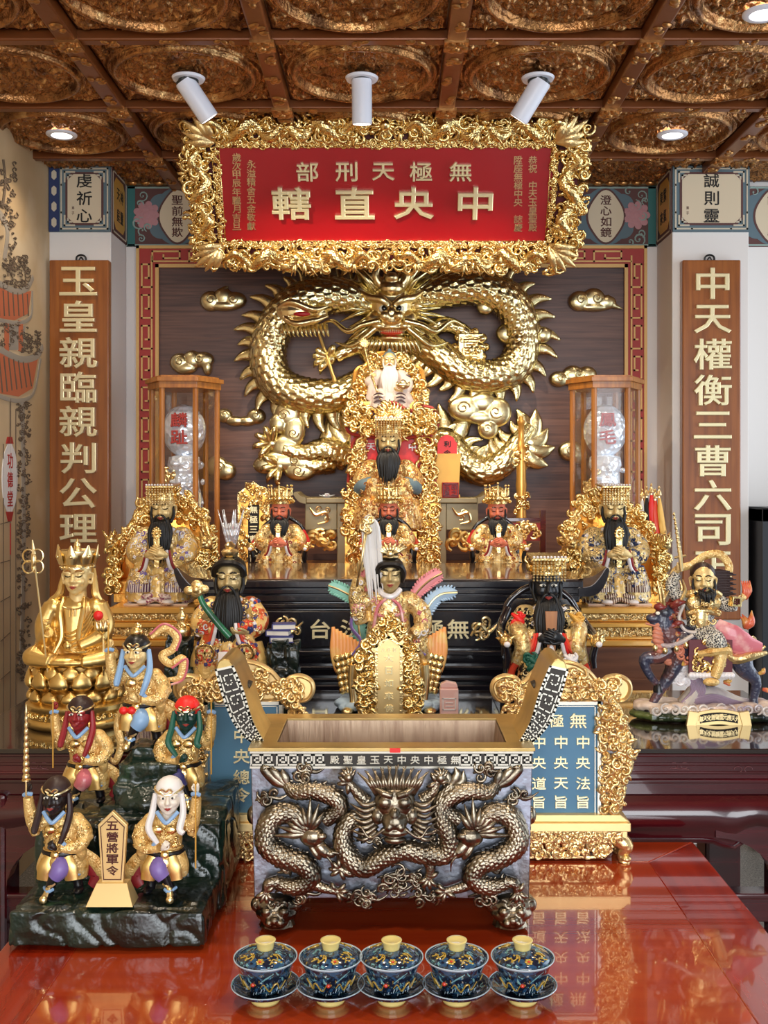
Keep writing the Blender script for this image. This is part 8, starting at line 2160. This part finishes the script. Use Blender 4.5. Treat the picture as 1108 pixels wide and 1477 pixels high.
b = MB(k)
for i in range(5): b.tube(spline([p_(1066+i, 862, -16), p_(1068+2*i, 850, -18), p_(1064+3*i, 836, -16)], 3), [3, 3.4, .6], n=6)
b.build('flame_jewel', M['flame'], t, smooth=180)
# ------------------------------------------------------------------ hexagonal glass cases with silver trophies
def glass_case(px, txt, label, lab2):
    Yc = 4.40; k = Yc/F; zb_ = CY+(ZC-PZ)/k; hgt = zb_-545
    t = thing('glass_case', label, 'display case', ((px-CX)*k, Yc, PZ))
    an = [math.radians(60*i) for i in range(6)]
    hexa = lambda r: [(r*math.cos(a), r*math.sin(a)) for a in an]
    r_ = 50
    b = MB(k); b.prism(hexa(r_+7), hgt-9, hgt-3, 'z'); b.prism(hexa(r_+3), hgt-18, hgt-9, 'z'); b.prism(hexa(r_), hgt-3, hgt, 'z'); b.build('roof', M['oak'], t, smooth=0, bevel=.001)
    b = MB(k); b.prism(hexa(r_+6), 0, 12, 'z'); b.prism(hexa(r_+2), 12, 18, 'z'); b.build('base', M['oak'], t, smooth=0, bevel=.001)
    for x, y in hexa(r_-3):
        b = MB(k); b.tube([(x, y, 18), (x, y, hgt-18)], 4, n=8); b.build('corner_post', M['oak'], t)
    hp = hexa(r_-3)
    for i in range(6):
        (x0, y0), (x1, y1) = hp[i], hp[(i+1) % 6]; d = np.array([x1-x0, y1-y0]); d = d/np.linalg.norm(d); c = np.array([(x0+x1)/2, (y0+y1)/2]); L = math.hypot(x1-x0, y1-y0)-7
        b = MB(k); b.box((c[0], c[1], hgt/2), (L, .7, hgt-36), (0, 0, math.atan2(d[1], d[0]))); b.build('glass_pane', M['glass'], t, smooth=0)
    tr_ = thing('crystal_trophy', lab2, 'trophy', ((px-CX)*k, Yc, PZ+18*k))
    b = MB(k); b.lathe([(0, 0), (27, 0), (29, 6), (24, 14), (22, 22), (22, 60), (26, 68), (28, 80), (24, 92), (22, 100), (20, 124), (24, 132), (22, 144), (0, 150)], 28); st = b.build('silver_stem', M['silver'], tr_, smooth=180)
    rr = random.Random(px); b = MB(k)
    for i in range(60): a = rr.uniform(0, 6.28); z = rr.uniform(10, 135); r2 = rr.uniform(20, 28); b.ell((r2*math.cos(a), r2*math.sin(a), z), (rr.uniform(3, 7), 4, rr.uniform(3, 7)), n=5)
    b.build('silver_foliage', M['silver'], st, smooth=180)
    b = MB(k); b.ell((0, 0, 182), (31, 28, 38), n=20); gb = b.build('crystal_globe', M['silver'], tr_, smooth=180)
    b = MB(k); put_col(b, txt, -2, 196, 172, 24, 21, -31, -26, .02); b.build('red_lettering', M['mural_red'], gb, smooth=0)
    b = MB(k)
    for i in range(14): spiral(b, (-20+rr.uniform(-8, 8), -14, 110+rr.uniform(-22, 16)), 7, 1, rr.uniform(0, 6), 1.6, 1, 3)
    b.build('gold_bough', M['gold_leaf'], tr_)
    return k, t
k, t = glass_case(266, '麟趾', 'hexagonal glass display case with wooden frame behind the white robed deity', 'silver crystal trophy with red characters in the glass case behind the white robed deity')
q_ = thing('red_tassel', 'orange red hanging tassel in the glass case behind the white robed deity', 'tassel', ((291-CX)*k, 4.36, PZ+18.5*k)); b = MB(k); b.tube([(0, 0, 0), (0, 0, 60), (0, 0, 64)], [4, 3.6, 2.5], n=10); b.build('fringe', M['candle'], q_); b = MB(k); b.ell((0, 0, 67), 4, n=8); b.tube([(0, 0, 68), (0, 0, 92)], .8, n=5); b.build('cord', M['gold_plain'], q_)
k, t = glass_case(873, '鳳毛', 'hexagonal glass display case with wooden frame behind the blue robed deity', 'silver crystal trophy with red characters in the glass case behind the blue robed deity')
q_ = thing('red_tassel', 'orange red hanging tassel in the glass case behind the blue robed deity', 'tassel', ((846-CX)*k, 4.37, PZ+18.5*k)); b = MB(k); b.tube([(0, 0, 0), (0, 0, 66), (0, 0, 70)], [4, 3.6, 2.5], n=10); b.build('fringe', M['candle'], q_); b = MB(k); b.ell((0, 0, 73), 4, n=8); b.tube([(0, 0, 74), (0, 0, 98)], .8, n=5); b.build('cord', M['gold_plain'], q_)

# ------------------------------------------------------------------ token box, seal, incense pillar, sword rack, tablet, flags, ornaments
hst = zy(722, 4.42)-PZ+.012
Yk = 4.47; k = Yk/F
t = thing('token_box', 'tall tapered pale gold box holding red tokens on the olive stand', 'box', ((645-CX)*k, Yk, PZ+hst))
b = MB(k); b.box((0, 0, 32), (32, 24, 62), None, 1.18); b.build('box_body', M['gold_flat'], t, smooth=0, bevel=.0015); b = MB(k); b.box((0, 0, 2), (36, 28, 4)); b.build('box_foot', M['gold_flat'], t, smooth=0, bevel=.001)
for i in range(2):
    q_ = thing('command_token', ('red pointed command token in the pale gold box, the front one', 'red pointed command token in the pale gold box, behind the other')[i], 'token', ((645-CX)*k, Yk-.012+.022*i, PZ+hst+48*k), 0, 'red command tokens in the gold box')
    b = MB(k); b.prism([(-14+i*2, 0), (14-i*2, 0), (14-i*2, 30+3*i), (9, 36+3*i), (0, 40+3*i), (-9, 36+3*i), (-14+i*2, 30+3*i)], -2, 2); b.build('token_board', M['red_bright'], q_, smooth=0)
    if i == 0: b = MB(k); put_col(b, '利令', 0, 29, 16, 10, 9, -2.8, -1.9, .02); b.build('lettering', M['ink'], q_, smooth=0)
t = thing('red_seal', 'dark red square seal with carved face standing before the pale gold box', 'seal', ((649-CX)*k, 4.435, PZ+hst))
kk = 4.435/F; b = MB(kk); b.bx(-12, 12, -5, 3, 0, 22); b.build('seal_block', M['mural_red'], t, smooth=0, bevel=.001)
b = MB(kk); b.strip([(-10, 2), (10, 2), (10, 20), (-10, 20), (-10, 2)], 1.2, -6, -5); put_char(b, '玉', -5, 15, 8, 8, -6, -5, .02); put_char(b, '印', 5, 15, 8, 8, -6, -5, .02); put_char(b, '皇', -5, 7, 8, 8, -6, -5, .02); put_char(b, '之', 5, 7, 8, 8, -6, -5, .02); b.build('seal_face', M['wine'], t, smooth=0)
Yi = 4.62; k = Yi/F
t = thing('incense_pillar', 'tall slender gilded pillar with a carved middle before the dragon tail', 'pillar', ((752-CX)*k, Yi, PZ))
H = lambda py: (CY+(ZC-PZ)/k)-py
b = MB(k); b.lathe([(0, 0), (12, 0), (12, 6), (8, 10), (7, H(712)), (8, H(700)), (7, H(690)), (7, H(672)), (6, H(650)), (5.5, H(640)), (4.5, H(638)), (4.5, H(612)), (5.5, H(611)), (5.5, H(607)), (3.5, H(606)), (3, H(601)), (0, H(600))], 20); b.build('shaft', M['gold_amber'], t, smooth=50)
b = MB(k); rr = random.Random(4)
for i in range(44): a = rr.uniform(0, 6.28); z = H(rr.choice((rr.uniform(640, 676), rr.uniform(712, 740)))); spiral(b, (8*math.cos(a), 8*math.sin(a), z), 4.5, 1, rr.uniform(0, 6), 1.3, 1, 1.5)
b.build('carving', M['gold_leaf'], t)
k = 4.25/F
t = thing('sword_rack', 'dark wooden rack with upright posts below the slender gilded pillar', 'rack', ((757-CX)*k, 4.25, PZ)); H = lambda py: (CY+(ZC-PZ)/k)-py
b = MB(k)
b.bx(-32, 28, -3, 3, H(752), H(747)); b.build('rail', M['maroon'], t, smooth=0, bevel=.001)
for x in (-30, 26): b = MB(k); b.bx(x-4, x+4, -4, 4, 0, H(736 if x > 0 else 744)); b.bx(x-4, x+4, -18, 18, 0, 6); b.build('post', M['maroon'], t, smooth=0, bevel=.001)
b = MB(k)
for i in range(16): spiral(b, (rr.uniform(-20, 18), -4, H(rr.uniform(756, 776))), 6, 1, rr.uniform(0, 6), 1.8, 1, 2)
b.build('gold_carving', M['gold_leaf'], t); b = MB(k); b.bx(-24, 22, -1, 2, H(780), H(754)); b.build('red_panel', M['frame_red'], t, smooth=0)
Yz = 4.16; k = Yz/F
t = thing('name_tablet', 'pointed gold framed tablet with gold characters on black beside a red faced statue', 'tablet', ((366-CX)*k, Yz, PZ)); H = lambda py: (CY+(ZC-PZ)/k)-py
out = [(-22, 0), (-22, H(712)), (0, H(696)), (22, H(712)), (22, 0)]
b = MB(k); b.prism(out, 0, 7); b.build('tablet_frame', M['gold_orange'], t, smooth=0, bevel=.001)
b = MB(k); filigree(b, lambda x, z: inpoly(out)(x, z) and not (abs(x) < 9 and z < H(727)), (-21, 21, 4, H(698)), 70, 5, 1.5, -1, 3); b.strip([(x*.98, z) for x, z in out], 2.4, -3, 1); b.build('carving', M['gold_leaf'], t)
b = MB(k); b.bx(-8, 8, -1.2, 0, 8, H(728)); bb = b.build('black_field', M['ink'], t, smooth=0); b = MB(k); put_col(b, '無極三曹六司', 0, H(735), H(806), 12, 11, -2.2, -1.1, .02); b.build('lettering', M['char_gold'], bb, smooth=0)
# small lotus ornaments
for px, py, Y, lab in ((334, 782, 4.10, 'small silver lotus ornament standing beside the pointed tablet'), (472, 724, 4.5, 'small white flower ornament on the olive stand')):
    k = Y/F; zb_ = PZ if py > 760 else PZ+hst
    t = thing('lotus_ornament', lab, 'ornament', ((px-CX)*k, Y, zb_)); zt_ = ((CY+(ZC-zb_)/k)-(735 if py > 760 else 714))
    b = MB(k)
    w_ = 1 if py > 760 else .6
    for i in range(14): a = i*.449; b.tube(spline([(0, 0, zt_*.3), (9*w_*math.cos(a), 6*math.sin(a), zt_*.6), (14*w_*math.cos(a)*(1+.4*(i % 2)), 9*math.sin(a), zt_*.8+zt_*.2*(i % 2))], 4), [2, 4.5*w_, .6], n=6, rb=[1, 1.5, .4])
    b.build('petal', M['silver'], t, smooth=180); b = MB(k); b.lathe([(0, 0), (10*w_, 0), (8*w_, 3), (3, 6), (3, zt_*.4), (0, zt_*.42)], 16); b.build('stem', M['silver'], t); b = MB(k); b.ell((0, -5, zt_*.62), (3*w_, 2, 3*w_)); b.build('heart', M['red_bright'], t)
# command flags behind the right throne
k = 3.98/F
for i, (px, cm_) in enumerate(((927, 'white_cord'), (933, 'beard_black'), (939, 'red_bright'), (944, 'candle'), (949, 'gold_flat'))):
    t = thing('command_flag', ('white', 'black', 'red', 'orange', 'yellow')[i]+' furled command flag with gold finial behind the blue robed deity', 'flag', ((px-CX)*k, 3.985-.006*i, PZ), 0, 'furled command flags'); ht = (CY+(ZC-PZ)/k)-(718-4*(i % 3))
    b = MB(k); b.tube([(0, 0, 0), (0, 0, ht)], 1.2, n=7); b.lathe([(0, ht-2), (4, ht), (3, ht+5), (1, ht+8), (2, ht+11), (0, ht+14)], 12); b.build('pole', M['gold_plain'], t)
    b = MB(k); b.tube(spline([(0, -1, ht-4), (-2+2*i*.4, -3, ht-24), (2*i-3, -4, ht-52), (3*i-4, -4, ht-66)], 5), [2, 5, 6, 2], n=8, rb=[2, 3, 3, 1]); b.build('cloth', M[cm_], t)
